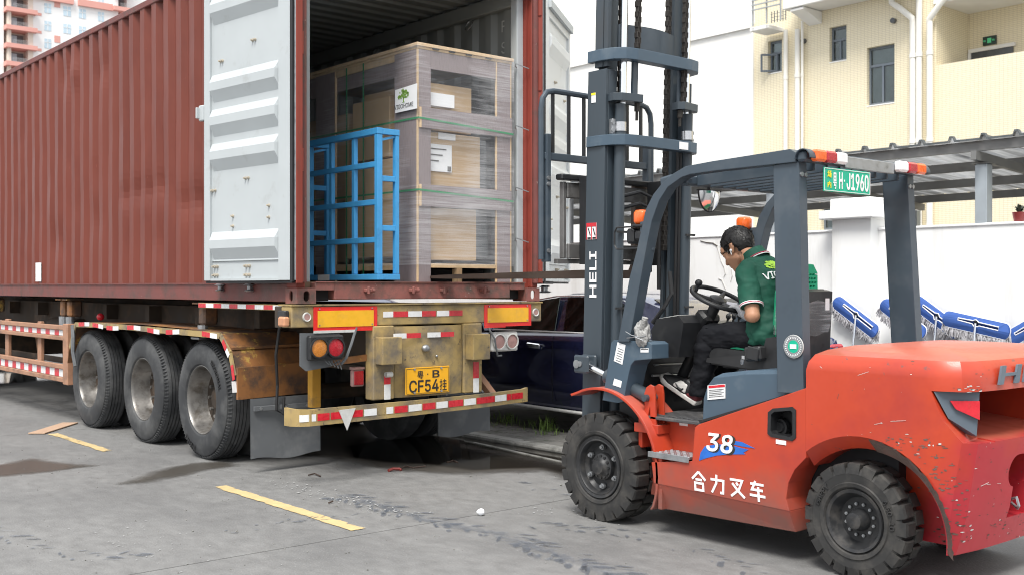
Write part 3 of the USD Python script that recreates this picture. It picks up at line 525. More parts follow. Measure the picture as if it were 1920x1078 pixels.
def pipe(us, z0, z1, bend=None, r=.085):
    y = yat(us, 200); pts = [(24.88, y, z0), (24.88, y, z1)]
    if bend: pts += [(24.86, y, z1 + .12), (24.84, y + bend * .35, z1 + .42), (24.84, y + bend * .6, z1 + .60), (24.84, y + bend * .65, z1 + 1.2)]
    g = G()
    P = [np.array(q) for q in pts]; D = [P[0]]
    for a, b in zip(P[:-1], P[1:]): D += [a + (b - a) * t for t in (.5, 1)]
    p_ = put('downpipe', g.tube(D, r, 10), 'pipe_white', B, smooth=50)
    for z in np.arange(z0 + .8, z1, 2.1): put('pipe_collar', G().cyl((24.88, y, z), (24.88, y, z + .10), r * 1.16, n=12), 'pipe_white', p_, smooth=50)
pipe(1474, 0, 8.45, r=.06); pipe(1496, 0, 8.40, r=.07); pipe(1505, 0, 8.6, r=.035); pipe(1712, 0, 7.95, bend=.9, r=.075); pipe(1724, 0, 12, r=.075); pipe(1744, 0, 7.85, bend=-.8, r=.075)
for u, v in ((1676, 40), (1508, 78)):
    p = at(u, v, X=24.98); put('vent_pipe', G().cyl((24.9, p[1], p[2]), (25.05, p[1], p[2]), .065, n=16), 'window_dark', B)
put('eave_slab', G().bb(24.1, 24.995, 13.8, 17.36, 8.78, 9.5, ch=.02), 'plaster_white', B); put('eave_bracket', G().ext([(24.15, 8.76), (24.99, 8.76), (24.99, 8.45), (24.5, 8.62), (24.15, 8.70)], 'xz', 16.75, 17.15), 'plaster_white', B)
put('lower_slab', G().bb(24.2, 24.938, 17.9, 18.5, 8.42, 8.52, ch=.01), 'plaster_white', B)
for k in range(7): put('louvre', G().bar((24.1, 17.45, 8.95 + k * .13), (24.1, 18.35, 8.95 + k * .13), .05, .03), 'louvre_grey', B)
for y in (17.45, 17.9, 18.35): put('louvre_post', G().bb(24.12, 24.16, y - .015, y + .015, 8.53, 9.85), 'louvre_grey', B)
for k in range(6): put('grille_bar', G().bb(24.3, 24.32, 17.4 + k * .09, 17.412 + k * .09, 8.55, 8.86), 'window_frame', B)
for k in range(3): put('grille_bar', G().bb(24.295, 24.299, 17.38, 17.88, 8.6 + k * .09, 8.612 + k * .09), 'window_frame', B)
ex = put('exit_sign', G().bb(26.53, 26.575, eb[1], ea[1], eb[2], ea[2], ch=.006), 'exit_dark', label='small dark green exit sign on the balcony back wall', cat='sign')
yc_, zc_ = (ea[1] + eb[1]) / 2, (ea[2] + eb[2]) / 2
put('pictogram', join(G().bb(26.524, 26.529, yc_ - .05, yc_ + .05, zc_ - .06, zc_ + .06)), 'exit_green', ex)
gx = G()
for s_ in (.135, .105, -.09, -.12): gx.bb(26.524, 26.529, yc_ + s_ - .010, yc_ + s_ + .010, zc_ - .022, zc_ + .022)
put('sign_print', gx, 'exit_green', ex, kind='stuff')
p = at(1911, 408, X=10.0)
pot = thing('potted_plant', 'small dark plant in a red pot on the wall coping', 'plant', (10.0, p[1], 2.086))
put('pot', G().lathe([(0, .0), (0, .045), (.09, .06), (.09, .052), (.075, .05), (.075, 0)], (10.0, p[1], 2.086), 'z', 16), 'pot_red', pot, smooth=40)
g = G(); rr = np.random.default_rng(9)
for k in range(26):
    a = rr.uniform(0, 2 * PI); o = np.array([10.0, p[1], 2.16]); d = np.array([math.cos(a), math.sin(a), 0]); h = rr.uniform(.02, .10); s = np.array([-d[1], d[0], 0]) * .013; q = o + d * rr.uniform(.03, .09) + [0, 0, h]
    g.add([o - s * .3, o + s * .3, (o + q) / 2 + s + [0, 0, .02], (o + q) / 2 - s + [0, 0, .02], q], [[0, 1, 2], [0, 2, 3], [3, 2, 4]])
put('leaves', g, 'plant_dark', pot)
# apartment tower, far away
D = 190.0
T = thing('apartment_tower', 'tall white apartment tower with salmon red balcony bands far behind the container', 'building', (80, D, 0))
def tx(u): return at(u, 60, Y=D)[0]
FH = 2.96; base = at(22, 55, Y=D)[2] - 12 * FH      # a floor line
put('tower_body', G().bb(tx(62), tx(222), D, D + 16, 0, base + 21 * FH), 'tower_white', T)
put('side_wing', G().bb(tx(-60), tx(9), D + .5, D + 16, 0, base + 21 * FH), 'tower_white', T); put('side_wing', G().bb(tx(240), tx(420), D + .5, D + 16, 0, base + 21 * FH), 'tower_white', T)
put('recess_wall', G().bb(tx(9), tx(62), D + 2.0, D + 3, 0, base + 21 * FH), 'tower_cream', T); put('recess_wall', G().bb(tx(222), tx(240), D + 2.0, D + 3, 0, base + 21 * FH), 'tower_cream', T)
put('corner_column', G().bb(tx(14.5), tx(20), D - .4, D + 2, 0, base + 21 * FH), 'tower_cream', T); put('corner_column', G().bb(tx(52), tx(61.5), D - .2, D + 2, 0, base + 21 * FH), 'tower_cream', T)
for k in range(8, 21):
    z = base + k * FH
    bl = put('balcony', G().bb(tx(8.5), tx(67), D - 1.1, D + 2, z - .25, z + .45), 'tower_red', T); put('railing', join(*[G().bb(tx(21), tx(51), D - 1.05, D - 1.0, z + .5 + q * .18, z + .54 + q * .18) for q in range(4)]), 'tower_rail', bl)
    rm = put('balcony_opening', G().bb(tx(22), tx(50.5), D + 1.9, D + 1.998, z + .45, z + 2.45), 'tower_room', T); put('sliding_door', G().bb(tx(24), tx(38), D + 1.8, D + 1.88, z + .45, z + 2.3), 'tower_glass', rm)
    bl = put('balcony', G().bb(tx(210), tx(245), D - 1.1, D + 2, z - .25, z + .45), 'tower_red', T); put('railing', join(*[G().bb(tx(222), tx(242), D - 1.05, D - 1.0, z + .5 + q * .18, z + .54 + q * .18) for q in range(4)]), 'tower_rail', bl)
    put('balcony_opening', G().bb(tx(223), tx(239.5), D + 1.9, D + 1.998, z + .45, z + 2.45), 'tower_room', T)
    for j, (ua, ub) in enumerate(((83.5, 96), (119, 133), (148, 161), (184, 195))):
        dz = -.35 - .2 * j * 0
        w = put('window', G().bb(tx(ua), tx(ub), D - .05, D - .002, z + .55, z + 2.15), 'tower_glass', T); xm = (tx(ua) + tx(ub)) / 2
        put('mullion', join(G().bb(xm - .05, xm + .05, D - .09, D - .052, z + .55, z + 2.15), G().bb(tx(ua), tx(ub), D - .09, D - .053, z + 1.5, z + 1.58)), 'tower_white', w)
    if k % 2 == 1: put('spandrel', G().bb(tx(102), tx(113), D - .06, D - .003, z + 1.75, z + 2.9), 'tower_red', T)
    put('red_strip', G().bb(tx(67), tx(78), D - .06, D - .004, z - .1, z + .35), 'tower_red', T)
for z in (base + 14 * FH - .35,):
    put('red_band', G().bb(tx(62), tx(137), D - .5, D - .003, z, z + 1.1), 'tower_red', T); put('red_band', G().bb(tx(146), tx(210), D - .5, D - .003, z, z + 1.1), 'tower_red', T)
# ------------------------------------------------------------------ shipping container
CX0, CX1, CY0, CY1, CZ0, CZ1 = 4.097, 6.535, 7.325, 19.5, 1.37, 4.235
C = thing('shipping_container', 'long rust red shipping container with its rear doors swung open', 'container', (5.316, 7.325, 1.37))
CP = .280
def corrprof(y0, y1):
    out = []; y = y0
    while y < y1 - CP:
        out += [(y, 0.), (y + .105, 0.), (y + .150, 1.), (y + .232, 1.)]; y += CP
    return np.array(out + [(y, 0.), (y1, 0.)])
def corr_sheet(x, inward, y0, y1, z0, z1, nz, dent, depth=.045, seed=0):
    pr = corrprof(y0, y1); Z = np.linspace(z0, z1, nz); P = np.zeros((len(pr), nz, 3))
    P[..., 1] = pr[:, None, 0]; P[..., 2] = Z[None]; q = np.stack([np.full(P.shape[:2], seed + .5), P[..., 1] * 1.6, P[..., 2] * 1.3], -1)
    n = meshkit.fbm(q, 3, seed) - .5; P[..., 0] = x + inward * (pr[:, None, 1] * depth + dent * (n + .15) * np.sin(PI * (Z[None] - z0) / (z1 - z0)))
    q2 = np.stack([np.full(P.shape[:2], .5), P[..., 1] * 5.0, P[..., 2] * 3.0], -1); P[..., 1] += .02 * np.maximum(meshkit.noise(q2, 4 + seed) - .55, 0) * dent / .03 * np.sin(PI * (Z[None] - z0) / (z1 - z0))
    for (dy, dz, r, a) in ((12.6, 3.86, .18, .04), (12.35, 3.84, .14, -.045), (11.5, 3.75, .15, .03), (9.4, 2.25, .13, .03), (9.12, 2.25, .12, .03), (9.9, 2.45, .12, .035), (10.2, 2.42, .12, .03), (10.5, 2.42, .13, .03), (10.85, 2.40, .12, .03), (10.0, 1.9, .2, .02), (11.6, 2.2, .2, .025), (12.9, 2.0, .2, .03)):
        e = np.exp(-((P[..., 1] - dy) ** 2 + (P[..., 2] - dz) ** 2) / r ** 2); P[..., 0] += inward * a * .6 * dent / .03 * e; P[..., 1] += a * .6 * dent / .03 * e
    return P
side = corr_sheet(CX0 + .010, 1, CY0 + .17, CY1 - .1, CZ0 + .145, CZ1 - .06, 44, .03)
put('side_wall', G().grid(side), 'container_red', C)
put('inner_lining', G().grid(side[:, ::3] + [.012, 0, 0]), 'inner_grey', C)
put('side_wall', G().grid(corr_sheet(CX1 - .014, -1, CY0 + .17, CY1 - .1, CZ0 + .145, CZ1 - .06, 3, 0.)), 'container_red', C)
put('inner_lining', G().grid(corr_sheet(CX1 - .019, -1, CY0 + .17, CY1 - .1, CZ0 + .145, CZ1 - .06, 12, .008, seed=3)), 'inner_grey', C)
pr = []; y = CY0 + .1
while y < CY1 - .3: pr += [(y, 0.), (y + .10, 0.), (y + .125, .022), (y + .185, .022)]; y += .21
pr = np.array(pr)
put('roof_lining', G().grid(np.stack([np.c_[np.full(len(pr), x), pr[:, 0], CZ1 - .045 + pr[:, 1]] for x in (CX0 + .03, CX1 - .03)])), 'inner_grey', C)
put('roof', G().grid(np.stack([np.c_[np.full(len(pr), x), pr[:, 0], CZ1 - .02 + pr[:, 1]] for x in (CX0 + .03, CX1 - .03)])), 'container_red', C)
put('front_wall', G().bb(CX0 + .03, CX1 - .03, CY1 - .09, CY1 - .02, CZ0 + .02, CZ1 - .03), 'inner_grey', C)
put('floor', G().bb(CX0 + .06, CX1 - .06, CY0 + .08, CY1 - .1, CZ0 + .12, CZ0 + .165), 'inner_floor', C)
for x0, x1 in ((CX0, CX0 + .06), (CX1 - .06, CX1)):
    put('top_rail', G().bb(x0, x1, CY0 + .15, CY1 - .1, CZ1 - .065, CZ1 - .004, ch=.006), 'container_rail' if x0 < 5 else 'inner_grey', C)
    r_ = put('bottom_rail', join(G().bb(x0 + .004, x1, CY0 + .16, CY1 - .1, CZ0 + .012, CZ0 + .15, ch=.004), G().bb(x0 - .012, x0 + .0, CY0 + .2, CY1 - .1, CZ0 + .152, CZ0 + .160)), 'container_rail', C)
put('inner_rail', G().bb(CX1 - .13, CX1 - .062, CY0 + .12, CY1 - .1, CZ1 - .20, CZ1 - .066, ch=.01), 'inner_grey', C); put('inner_rail', G().bb(CX0 + .062, CX0 + .13, CY0 + .12, CY1 - .1, CZ1 - .20, CZ1 - .066, ch=.01), 'inner_grey', C)
for y in (8.15, 9.75, 11.4, 13.1): put('lashing_ring', G().tube([(CX1 - .15 - .03 * math.sin(t), y + .045 * math.cos(t), CZ1 - .27 - .05 * math.sin(t)) for t in np.linspace(0, 2 * PI, 13)], .008, 6), 'steel_dull', C)
# corner posts, castings, sill, header
for s, x in ((1, CX0), (-1, CX1)):
    po = put('corner_post', join(G().bb(min(x, x + s * .075), max(x, x + s * .075), CY0 + .012, CY0 + .16, CZ0 + .118, CZ1 - .118, ch=.008), G().bb(min(x + s * .075, x + s * .10), max(x + s * .075, x + s * .10), CY0 + .06, CY0 + .17, CZ0 + .118, CZ1 - .118)), 'container_post', C)
    put('inner_post', G().bb(min(x + s * .076, x + s * .17), max(x + s * .076, x + s * .17), CY0 + .10, CY0 + .19, CZ0 + .16, CZ1 - .12, ch=.006), 'door_white' if s < 0 else 'inner_grey', C)
    for z in (1.62, 2.45, 3.33, 4.0):
        put('hinge', join(G().cyl((x + s * .012, CY0 - .035, z - .085), (x + s * .012, CY0 - .035, z + .085), .022, n=12), G().bb(min(x - s * .006, x + s * .06), max(x - s * .006, x + s * .06), CY0 - .03, CY0 + .013, z - .07, z + .07, ch=.004)), 'container_post', C)
    put('post_gutter', G().cyl((x + s * .045, CY0 - .005, CZ0 + .16), (x + s * .045, CY0 - .005, CZ1 - .15), .030, n=12), 'container_rail', C, smooth=50)
def casting(x, s, z0):
    x0, x1 = min(x, x + s * .162), max(x, x + s * .162)
    b = manifold3d.Manifold.cube([.162, .178, .118]).translate([x0, CY0 - .008, z0]); c = manifold3d.Manifold.cube([.14, .15, .094]).translate([x0 + .011, CY0 + .008, z0 + .012])
    def slot(w, h, d): return manifold3d.Manifold.hull(manifold3d.Manifold.cylinder(d, w / 2, w / 2, 20, True).translate([0, (h - w) / 2, 0]) + manifold3d.Manifold.cylinder(d, w / 2, w / 2, 20, True).translate([0, -(h - w) / 2, 0]))
    hr = slot(.052, .082, .1).rotate([90, 0, 0]).translate([(x0 + x1) / 2 + s * .0, CY0, z0 + .057]); hs = slot(.052, .082, .1).rotate([90, 0, 90]).translate([x, CY0 + .085, z0 + .057])
    return b - c - hr - hs
for s, x in ((1, CX0 - .004), (-1, CX1 + .004)):
    put('corner_casting', casting(x, s, CZ0), 'sill_red', C); put('corner_casting', casting(x, s, CZ1 - .118), 'container_red', C)
sl = put('door_sill', join(G().bb(CX0 + .33, CX1 - .33, CY0 + .006, CY0 + .14, CZ0 + .028, CZ0 + .158, ch=.006), G().bb(CX0 + .158, CX0 + .33, CY0 + .006, CY0 + .14, CZ0 + .10, CZ0 + .158, ch=.004), G().bb(CX1 - .33, CX1 - .158, CY0 + .006, CY0 + .14, CZ0 + .10, CZ0 + .158, ch=.004), G().bb(CX0 + .16, CX1 - .16, CY0 - .004, CY0 + .03, CZ0 + .159, CZ0 + .167)), 'sill_red', C)
for x0 in (CX0 + .16, CX1 - .328): put('sill_pocket', G().bb(x0, x0 + .168, CY0 + .10, CY0 + .138, CZ0 + .02, CZ0 + .099), 'dark_void', sl)
for u in (688, 772, 830, 905):
    x = at(u, 545, Y=CY0)[0]; put('cam_keeper', join(G().bb(x - .03, x + .03, CY0 - .035, CY0 + .007, CZ0 + .085, CZ0 + .115, ch=.006), G().bb(x - .022, x + .0, CY0 - .05, CY0 - .034, CZ0 + .07, CZ0 + .13, ch=.005), G().cyl((x + .03, CY0 - .02, CZ0 + .10), (x + .055, CY0 - .02, CZ0 + .10), .018, n=8)), 'sill_red', sl)
put('door_header', G().bb(CX0 + .16, CX1 - .16, CY0 + .01, CY0 + .15, CZ1 - .13, CZ1 - .01, ch=.006), 'container_post', C)
for z in (1.9, 2.35, 2.9, 3.45): put('lashing_hook', G().tube([(CX1 - .175, CY0 + .1, z), (CX1 - .20, CY0 + .09, z + .01), (CX1 - .21, CY0 + .07, z + .03), (CX1 - .10, CY0 + .02, z - .01)], .005, 5), 'steel_dull', C)
g = G()
for k, ch_ in enumerate('FSCU'): place_text(g, ch_, .105, (CX1 - .018, at(945, 100, X=CX1)[1] + .02, 3.86 - k * .20), (0, -1, 0), (0, 0, 1), .003, sx=.9)
put('lettering', g, 'inner_letter', C)
lb = at(70, 509, X=CX0); put('side_label', G().bb(CX0 - .002, CX0 + .002, lb[1] - .14, lb[1] + .06, lb[2] - .12, lb[2] + .10), 'label_white', C)
# rusty door closers hanging under the left door bottom rail
for u in (415, 470):
    p = at(u, 540, X=CX0 - .01); put('tie_cleat', G().lathe([(0, .025), (.01, .045), (.02, .02), (.045, .02), (.055, .05), (.065, .03)], (CX0 - .02, p[1], p[2] - .03), 'z', 10), 'steel_dull', C)
# doors: built flat in a frame (a along the width from the hinge, out = towards the inner face, z)
def door(hinge, direction, innern, paint='door_white'):
    h = np.array([hinge[0], hinge[1], 0.]); a = np.array([direction[0], direction[1], 0.]); a /= np.linalg.norm(a); n = np.array([innern[0], innern[1], 0.]); Wd, z0, z1 = 1.20, 1.545, 4.10
    R = np.array([a, n, [0, 0, 1.]])      # local (a, n, z) rows
    def pl(g): return g.move(R.T, h) if False else g.move(np.array([a, n, [0, 0, 1.]]).T, h)
    def P(name, g, m, par=None, **k): return put(name, pl(g), m, par or dpath, **k)
    fr = join(G().bb(0, .15, -.03, .02, z0, z1, ch=.004), G().bb(Wd - .085, Wd, -.03, .02, z0, z1, ch=.004), G().bb(.15, Wd - .085, -.03, .016, z1 - .14, z1), G().bb(.15, Wd - .085, -.03, -.012, z0, z0 + .155), G().bb(.15, Wd - .085, -.03, .012, z0, z0 + .018))
    dpath = put('door', pl(fr), paint, C)
    prof = [(z0 + .155, -.014), (z0 + .158, .004)]
    for zs in (1.94, 2.66, 2.94, 3.22, 3.85):
        prof += [(zs - .225, .0), (zs - .135, .046), (zs - .068, .046), (zs - .0, .0)]
    prof += [(z1 - .14, 0.)]; prof = sorted(prof)
    aa = np.linspace(.15, Wd - .085, 12); Pn = np.array([[(x, nn * min(1, (x - .15) / .012 + (0 if nn < 0 else .0), (Wd - .085 - x) / .02 if nn > 0 else 1) - .004, z) for z, nn in prof] for x in aa])
    Pn[0, :, 1] = -.004; Pn[-1, :, 1] = -.004; Pn[1, :, 0] = .165; Pn[-2, :, 0] = Wd - .12
    Pn[1, :, 1] = [nn - .004 for _, nn in prof]; Pn[-2, :, 1] = Pn[1, :, 1]
    P('ribbed_panel', G().grid(Pn), paint); P('outer_skin', G().bb(.02, Wd - .02, -.036, -.031, z0 + .02, z1 - .02), 'container_red')
    P('gasket', join(G().bb(-.030, -.001, -.04, .018, z0 - .01, z1 + .01), G().bb(Wd + .001, Wd + .012, -.03, .012, z0, z1), G().bb(0, Wd, -.03, .0, z0 - .02, z0 - .002)), 'rubber_gasket')
    P('edge_strip', G().bb(-.050, -.031, -.045, .004, z0, z1, ch=.003), 'steel_dull'); P('edge_strip', G().bb(-.066, -.051, -.05, .0, z0 - .02, z1), 'container_post')
    for (x, z) in ((.98, 3.32), (.95, 3.32), (.52, 3.42), (.485, 3.42), (1.10, 2.28), (1.06, 2.28), (.62, 2.35), (.58, 2.35), (.80, 2.06), (.80, 1.98), (.30, 2.12), (.30, 2.03), (1.08, 1.66), (1.04, 1.66), (.62, 1.66), (.575, 1.66), (1.08, 1.59), (1.04, 1.59), (.62, 1.59), (.575, 1.59)):
        P('bolt', join(G().cyl((x, -.012, z), (x, .020, z), .008, n=8), G().cyl((x, -.012, z), (x, .004, z), .013, n=8)), 'bolt_rusty')
    return dpath, P
dl, PL = door((CX0 - .055, CY0 - .02), (-.11, .994), (-.994, -.11))
PL('latch_plate', join(G().bb(1.20, 1.27, -.03, .03, 2.86, 2.99, ch=.008), G().bb(1.25, 1.265, .0, .06, 2.88, 2.97, ch=.004)), 'door_white')
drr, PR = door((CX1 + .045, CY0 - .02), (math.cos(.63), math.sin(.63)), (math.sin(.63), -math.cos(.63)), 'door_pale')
PR('header_lip', G().bb(.1, 1.2, .02, .05, 4.03, 4.10), 'door_white')
for x in (.3, .42): PR('tie_cleat', G().lathe([(0, .035), (.012, .055), (.02, .02), (.05, .02), (.06, .045), (.07, .02)], (x, -.07, 1.44), 'z', 10), 'steel_dull')
PR('lock_bracket', G().bb(.1, .62, -.09, -.04, 1.52, 1.56), 'steel_dull')

# ------------------------------------------------------------------ the wrapped crate
K0, K1, KY, KYE, KZ, KT = 5.267, 6.293, 7.41, 9.75, 1.537, 3.52
K = thing('wrapped_crate', 'tall stretch wrapped wooden crate with brown posts and cartons inside the container', 'crate', ((K0 + K1) / 2, KY, KZ))
put('top_panel', join(G().bb(K0 - .012, K1 + .012, KY - .012, KYE, KT - .028, KT, ch=.002)), 'plywood_edge', K); put('top_panel', G().bb(K0, K1, KY, KYE, KT - .05, KT - .03), 'plywood_edge', K)
for x in (5.45, 5.62, 5.80, 6.02): put('top_notch', G().bb(x - .03, x + .03, KY - .014, KY + .02, KT - .040, KT - .029), 'dark_void', K)
def board(x0, x1, y0, y1, z0, z1, nm='board', m='laminate_brown'): return put(nm, G().bb(x0, x1, y0, y1, z0, z1, ch=.0015), m, K)
board(K0 + .012, 5.403, KY, KY + .018, KZ, KT - .052, 'post'); board(6.125, K1 - .02, KY, KY + .018, KZ, KT - .052, 'post')
board(K0, K0 + .018, KY + .019, 7.75, KZ, KT - .052, 'post'); board(K0, K0 + .018, 8.72, 9.06, KZ, KT - .052, 'post'); board(K0, K0 + .018, KYE - .3, KYE, KZ, KT - .052, 'post')
board(K0, K0 + .0115, KY - .001, KY + .0185, KZ, KT - .052, 'edge_strip', 'plywood_edge'); board(K1 - .019, K1 - .006, KY, KY + .018, KZ, KT - .052, 'edge_strip', 'plywood_edge'); board(K0 - .002, K0 + .0175, 8.705, 8.719, KZ, KT - .052, 'edge_strip', 'plywood_edge')
board(6.108, 6.1245, KY + .002, KY + .016, KZ, KT - .052, 'edge_strip', 'plywood_edge')
board(5.404, 6.107, KY + .001, KY + .018, 3.315, KT - .052, 'cross_board'); board(K0 + .03, K1 - .012, KY - .019, KY - .001, 2.815, 2.985, 'cross_board'); board(K0 + .03, K1 - .02, KY - .019, KY - .001, 2.165, 2.345, 'cross_board')
board(K0 + .012, K0 + .0295, KY - .019, KY - .001, 2.815, 2.985, 'edge_strip', 'plywood_edge'); board(K0 + .012, K0 + .0295, KY - .019, KY - .001, 2.165, 2.345, 'edge_strip', 'plywood_edge')
board(K0 + .0185, K0 + .03, 7.76, KYE, 3.28, KT - .052, 'cross_board'); board(K0 + .002, K0 + .017, 7.7505, 8.704, KT - .11, KT - .052, 'cross_board', 'plywood_edge'); board(K0 + .002, K0 + .017, 7.7505, 8.704, KZ + .10, KZ + .16, 'cross_board', 'plywood_edge')
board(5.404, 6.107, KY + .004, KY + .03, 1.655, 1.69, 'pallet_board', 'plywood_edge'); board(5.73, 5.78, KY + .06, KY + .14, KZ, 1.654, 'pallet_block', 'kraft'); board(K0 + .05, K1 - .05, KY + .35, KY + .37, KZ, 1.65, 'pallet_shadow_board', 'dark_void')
board(K0 + .06, K1 - .05, KY + .10, KYE - .1, 1.66, 1.70, 'pallet_deck', 'dark_void')  # deck coloured black for the shade inside the pallet opening
# cartons inside the crate
def carton(x0, x1, y0, y1, z0, z1, m='kraft'): return put('carton', G().bb(x0, x1, y0, y1, z0, z1, ch=.006), m, K)
carton(5.38, 5.93, KY + .05, 8.55, 1.72, 2.16); carton(5.38, 5.98, KY + .06, 8.5, 2.17, 2.80); carton(5.38, 5.90, KY + .08, 8.4, 2.82, 3.22); carton(5.40, 6.1, 8.7, KYE - .1, 1.72, 3.1)
carton(5.931, 6.10, KY + .10, 8.4, 1.74, 2.05, 'grey_carton'); carton(5.935, 6.12, KY + .14, 8.3, 2.06, 2.14, 'grey_carton'); carton(5.99, 6.10, KY + .12, 8.3, 2.2, 2.78, 'grey_carton'); carton(5.905, 6.12, KY + .12, 8.3, 2.86, 3.18, 'dark_void'); carton(5.30, 5.37, 7.80, 8.6, 1.75, 2.6); carton(5.32, 5.375, 7.9, 8.5, 2.62, 3.15)  # the black block is painted shade for the gap beside the cartons
for x0, x1, z0, z1 in ((5.40, 5.66, 2.47, 2.70), (5.52, 5.70, 2.745, 2.80), (5.40, 5.68, 3.02, 3.13)): put('carton_label', G().bb(x0, x1, KY + .040 if z0 > 2.9 else KY + .050, KY + .058 if z0 < 2.9 else KY + .079, z0, z1), 'paper_white', K)
g = G()
for k in range(3): g.bb(5.42, 5.60 - .04 * k, KY + .046, KY + .0495, 2.655 - k * .05, 2.664 - k * .05)
g.bb(5.615, 5.65, KY + .046, KY + .0495, 2.48, 2.52); put('label_print', g, 'paper_print', K)
for z0, z1 in ((2.895, 2.91), (2.30, 2.315)):
    put('strap', join(G().bar((K0 - .004, KY - .021, z0), (K1, KY - .021, z0 - .05), .003, .016), G().bar((K0 - .004, KY - .021, z0), (K0 - .004, KYE, z0 + .01), .003, .016)), 'strap_green', K)
for y in (8.22, 8.50): put('strap', G().bb(K0 - .006, K0 - .003, y, y + .018, KZ + .05, KT - .05), 'strap_green', K)
sg = put('sign_sheet', G().quad(at(741, 170, X=K0 - .024), at(782, 157, X=K0 - .024), at(782, 204, X=K0 - .024), at(741, 213, X=K0 - .024), .002), 'paper_white', K)
Ya, Yb, Za, Zb = 7.735, 7.418, 2.972, 3.172; xs = K0 - .0262; g = G()
place_text(g, 'VIGOHOME', .036, (xs, Ya - .022, Za + .020), (0, -1, 0), (0, 0, 1), .001, width=.275); put('lettering', g, 'ink', sg)
g = G(); rr = np.random.default_rng(12); cyy, czz = (Ya + Yb) / 2, Za + .105
for k in range(60):
    t = rr.uniform(0, PI); r = math.sqrt(rr.uniform(.05, 1)); y, z = cyy + r * .078 * math.cos(t), czz + r * .072 * math.sin(t); g.add(np.array([[0, math.cos(q) * .011 * rr.uniform(.6, 1.3), math.sin(q) * .009] for q in np.arange(6) * PI / 3]) + [xs - .0003 * (k % 5), y, z], [[0, 1, 2], [0, 2, 3], [0, 3, 4], [0, 4, 5]])
for a_, b_, w_ in (((0, -.035), (.0, .02), .012), ((0, .0), (.035, .03), .007), ((0, -.005), (-.035, .028), .007), ((-.02, -.036), (.02, -.036), .004)): g.bar((xs, cyy + a_[0], czz + a_[1]), (xs, cyy + b_[0], czz + b_[1]), .0015, w_, up=(0, 0, 1) if abs(a_[0] - b_[0]) > .01 else (0, 1, 0))
put('tree_logo', g, 'logo_green', sg)
# stretch film: a slightly wavy skin around the crate
ring = [(K0 - .016, KYE), (K0 - .016, KY + .3), (K0 - .016, KY - .006), (K0 - .008, KY - .026), (K0 + .3, KY - .026), (5.8, KY - .026), (K1 + .004, KY - .026), (K1 + .012, KY - .016), (K1 + .012, KYE)]
Zs = np.linspace(KZ + .14, KT - .005, 40); P = np.array([[(x, y, z) for z in Zs] for x, y in ring]); P[..., :2] += (.004 * (meshkit.noise(P * [3, 3, 22]) - .5))[..., None]
put('stretch_wrap', G().grid(P), 'stretch_film', K, smooth=True)

# ------------------------------------------------------------------ blue rack side
R = thing('blue_steel_rack', 'blue painted steel grid frame standing at the container mouth left of the crate', 'frame', (4.95, 7.4, 1.537))
bx = [4.885, 5.055]; zt = 2.775; zb = 1.54
for x, w in ((bx[0], .05), (bx[1], .035)):
    for y in (7.415, 8.50): put('upright', G().bb(x - w / 2, x + w / 2, y - .022, y + .022, zb + .06, zt - .052, ch=.002), 'rack_blue', R)
for y in (7.77, 8.13): put('bar', G().bb(bx[0] - .018, bx[0] + .018, y - .02, y + .02, zb + .06, zt - .052, ch=.002), 'rack_blue', R)
for z in (1.875, 2.18, 2.485): put('bar', G().bb(bx[0] - .02, bx[0] + .016, 7.4375, 8.4775, z - .022, z + .022, ch=.002), 'rack_blue', R)
put('top_bar', G().bb(bx[0] - .027, bx[0] + .027, 7.39, 8.75, zt - .05, zt, ch=.002), 'rack_blue', R); put('end_bar', G().bb(bx[0] + .028, bx[1] + .02, 7.39, 7.44, zt - .05, zt - .003, ch=.002), 'rack_blue', R); put('bottom_bar', G().bb(bx[0] - .027, bx[0] + .027, 7.385, 8.75, zb + .012, zb + .058, ch=.002), 'rack_blue', R); put('end_bar', G().bb(bx[0] + .028, bx[1] + .02, 7.385, 7.44, zb + .012, zb + .058, ch=.002), 'rack_blue', R)
put('end_bar', G().bb(bx[0] + .028, bx[1] + .02, 8.475, 8.525, zt - .05, zt - .003, ch=.002), 'rack_blue', R)
for y in (7.415, 8.50):
    for z in (1.97, 2.37): put('rung', G().bb(bx[0] + .0255, bx[1] - .018, y - .018, y + .018, z - .022, z + .022, ch=.002), 'rack_blue', R)
    put('brace', G().bar((bx[0], y, zt - .10), (bx[1], y, zt - .055), .02, .02), 'rack_blue', R)
put('tape_patch', G().bb(bx[0] - .029, bx[0] - .0275, 8.13, 8.32, zb + .010, zb + .06), 'label_white', R)
# ------------------------------------------------------------------ the trailer chassis
TX0, TX1, TY = 4.05, 6.57, 7.325
T = thing('container_trailer', 'worn ochre three axle container trailer with number plate, tail lamps and mudflaps', 'trailer', (5.31, 8, 0))
rb = put('rear_beam', join(G().bb(TX0, TX1, TY, TY + .16, 1.19, 1.352, ch=.008), G().bb(TX0 - .004, TX1 + .004, TY - .012, TY + .2, 1.353, 1.364)), 'trailer_ochre', T)
put('beam_end', G().bb(TX0 - .003, TX0 + .05, TY + .161, TY + .26, 1.185, 1.35, ch=.006), 'chassis_dark', rb)
def strip(par, pts, Y, z0, z1, first='tape_white'):      # a row of red and white tape pieces on a face that looks backwards
    xs_ = [at(u, 600, Y=Y)[0] for u in pts]; k = 0 if first == 'tape_white' else 1
    for a, b in zip(xs_[:-1], xs_[1:]):
        put('tape', G().bb(a + .001, b - .001, Y - .0035, Y - .0005, z0, z1), ('tape_white', 'tape_red')[k % 2], par); k += 1
strip(rb, [718, 737, 765, 791, 817], TY, 1.255, 1.30); strip(rb, [819, 842, 867], TY, 1.255, 1.30)
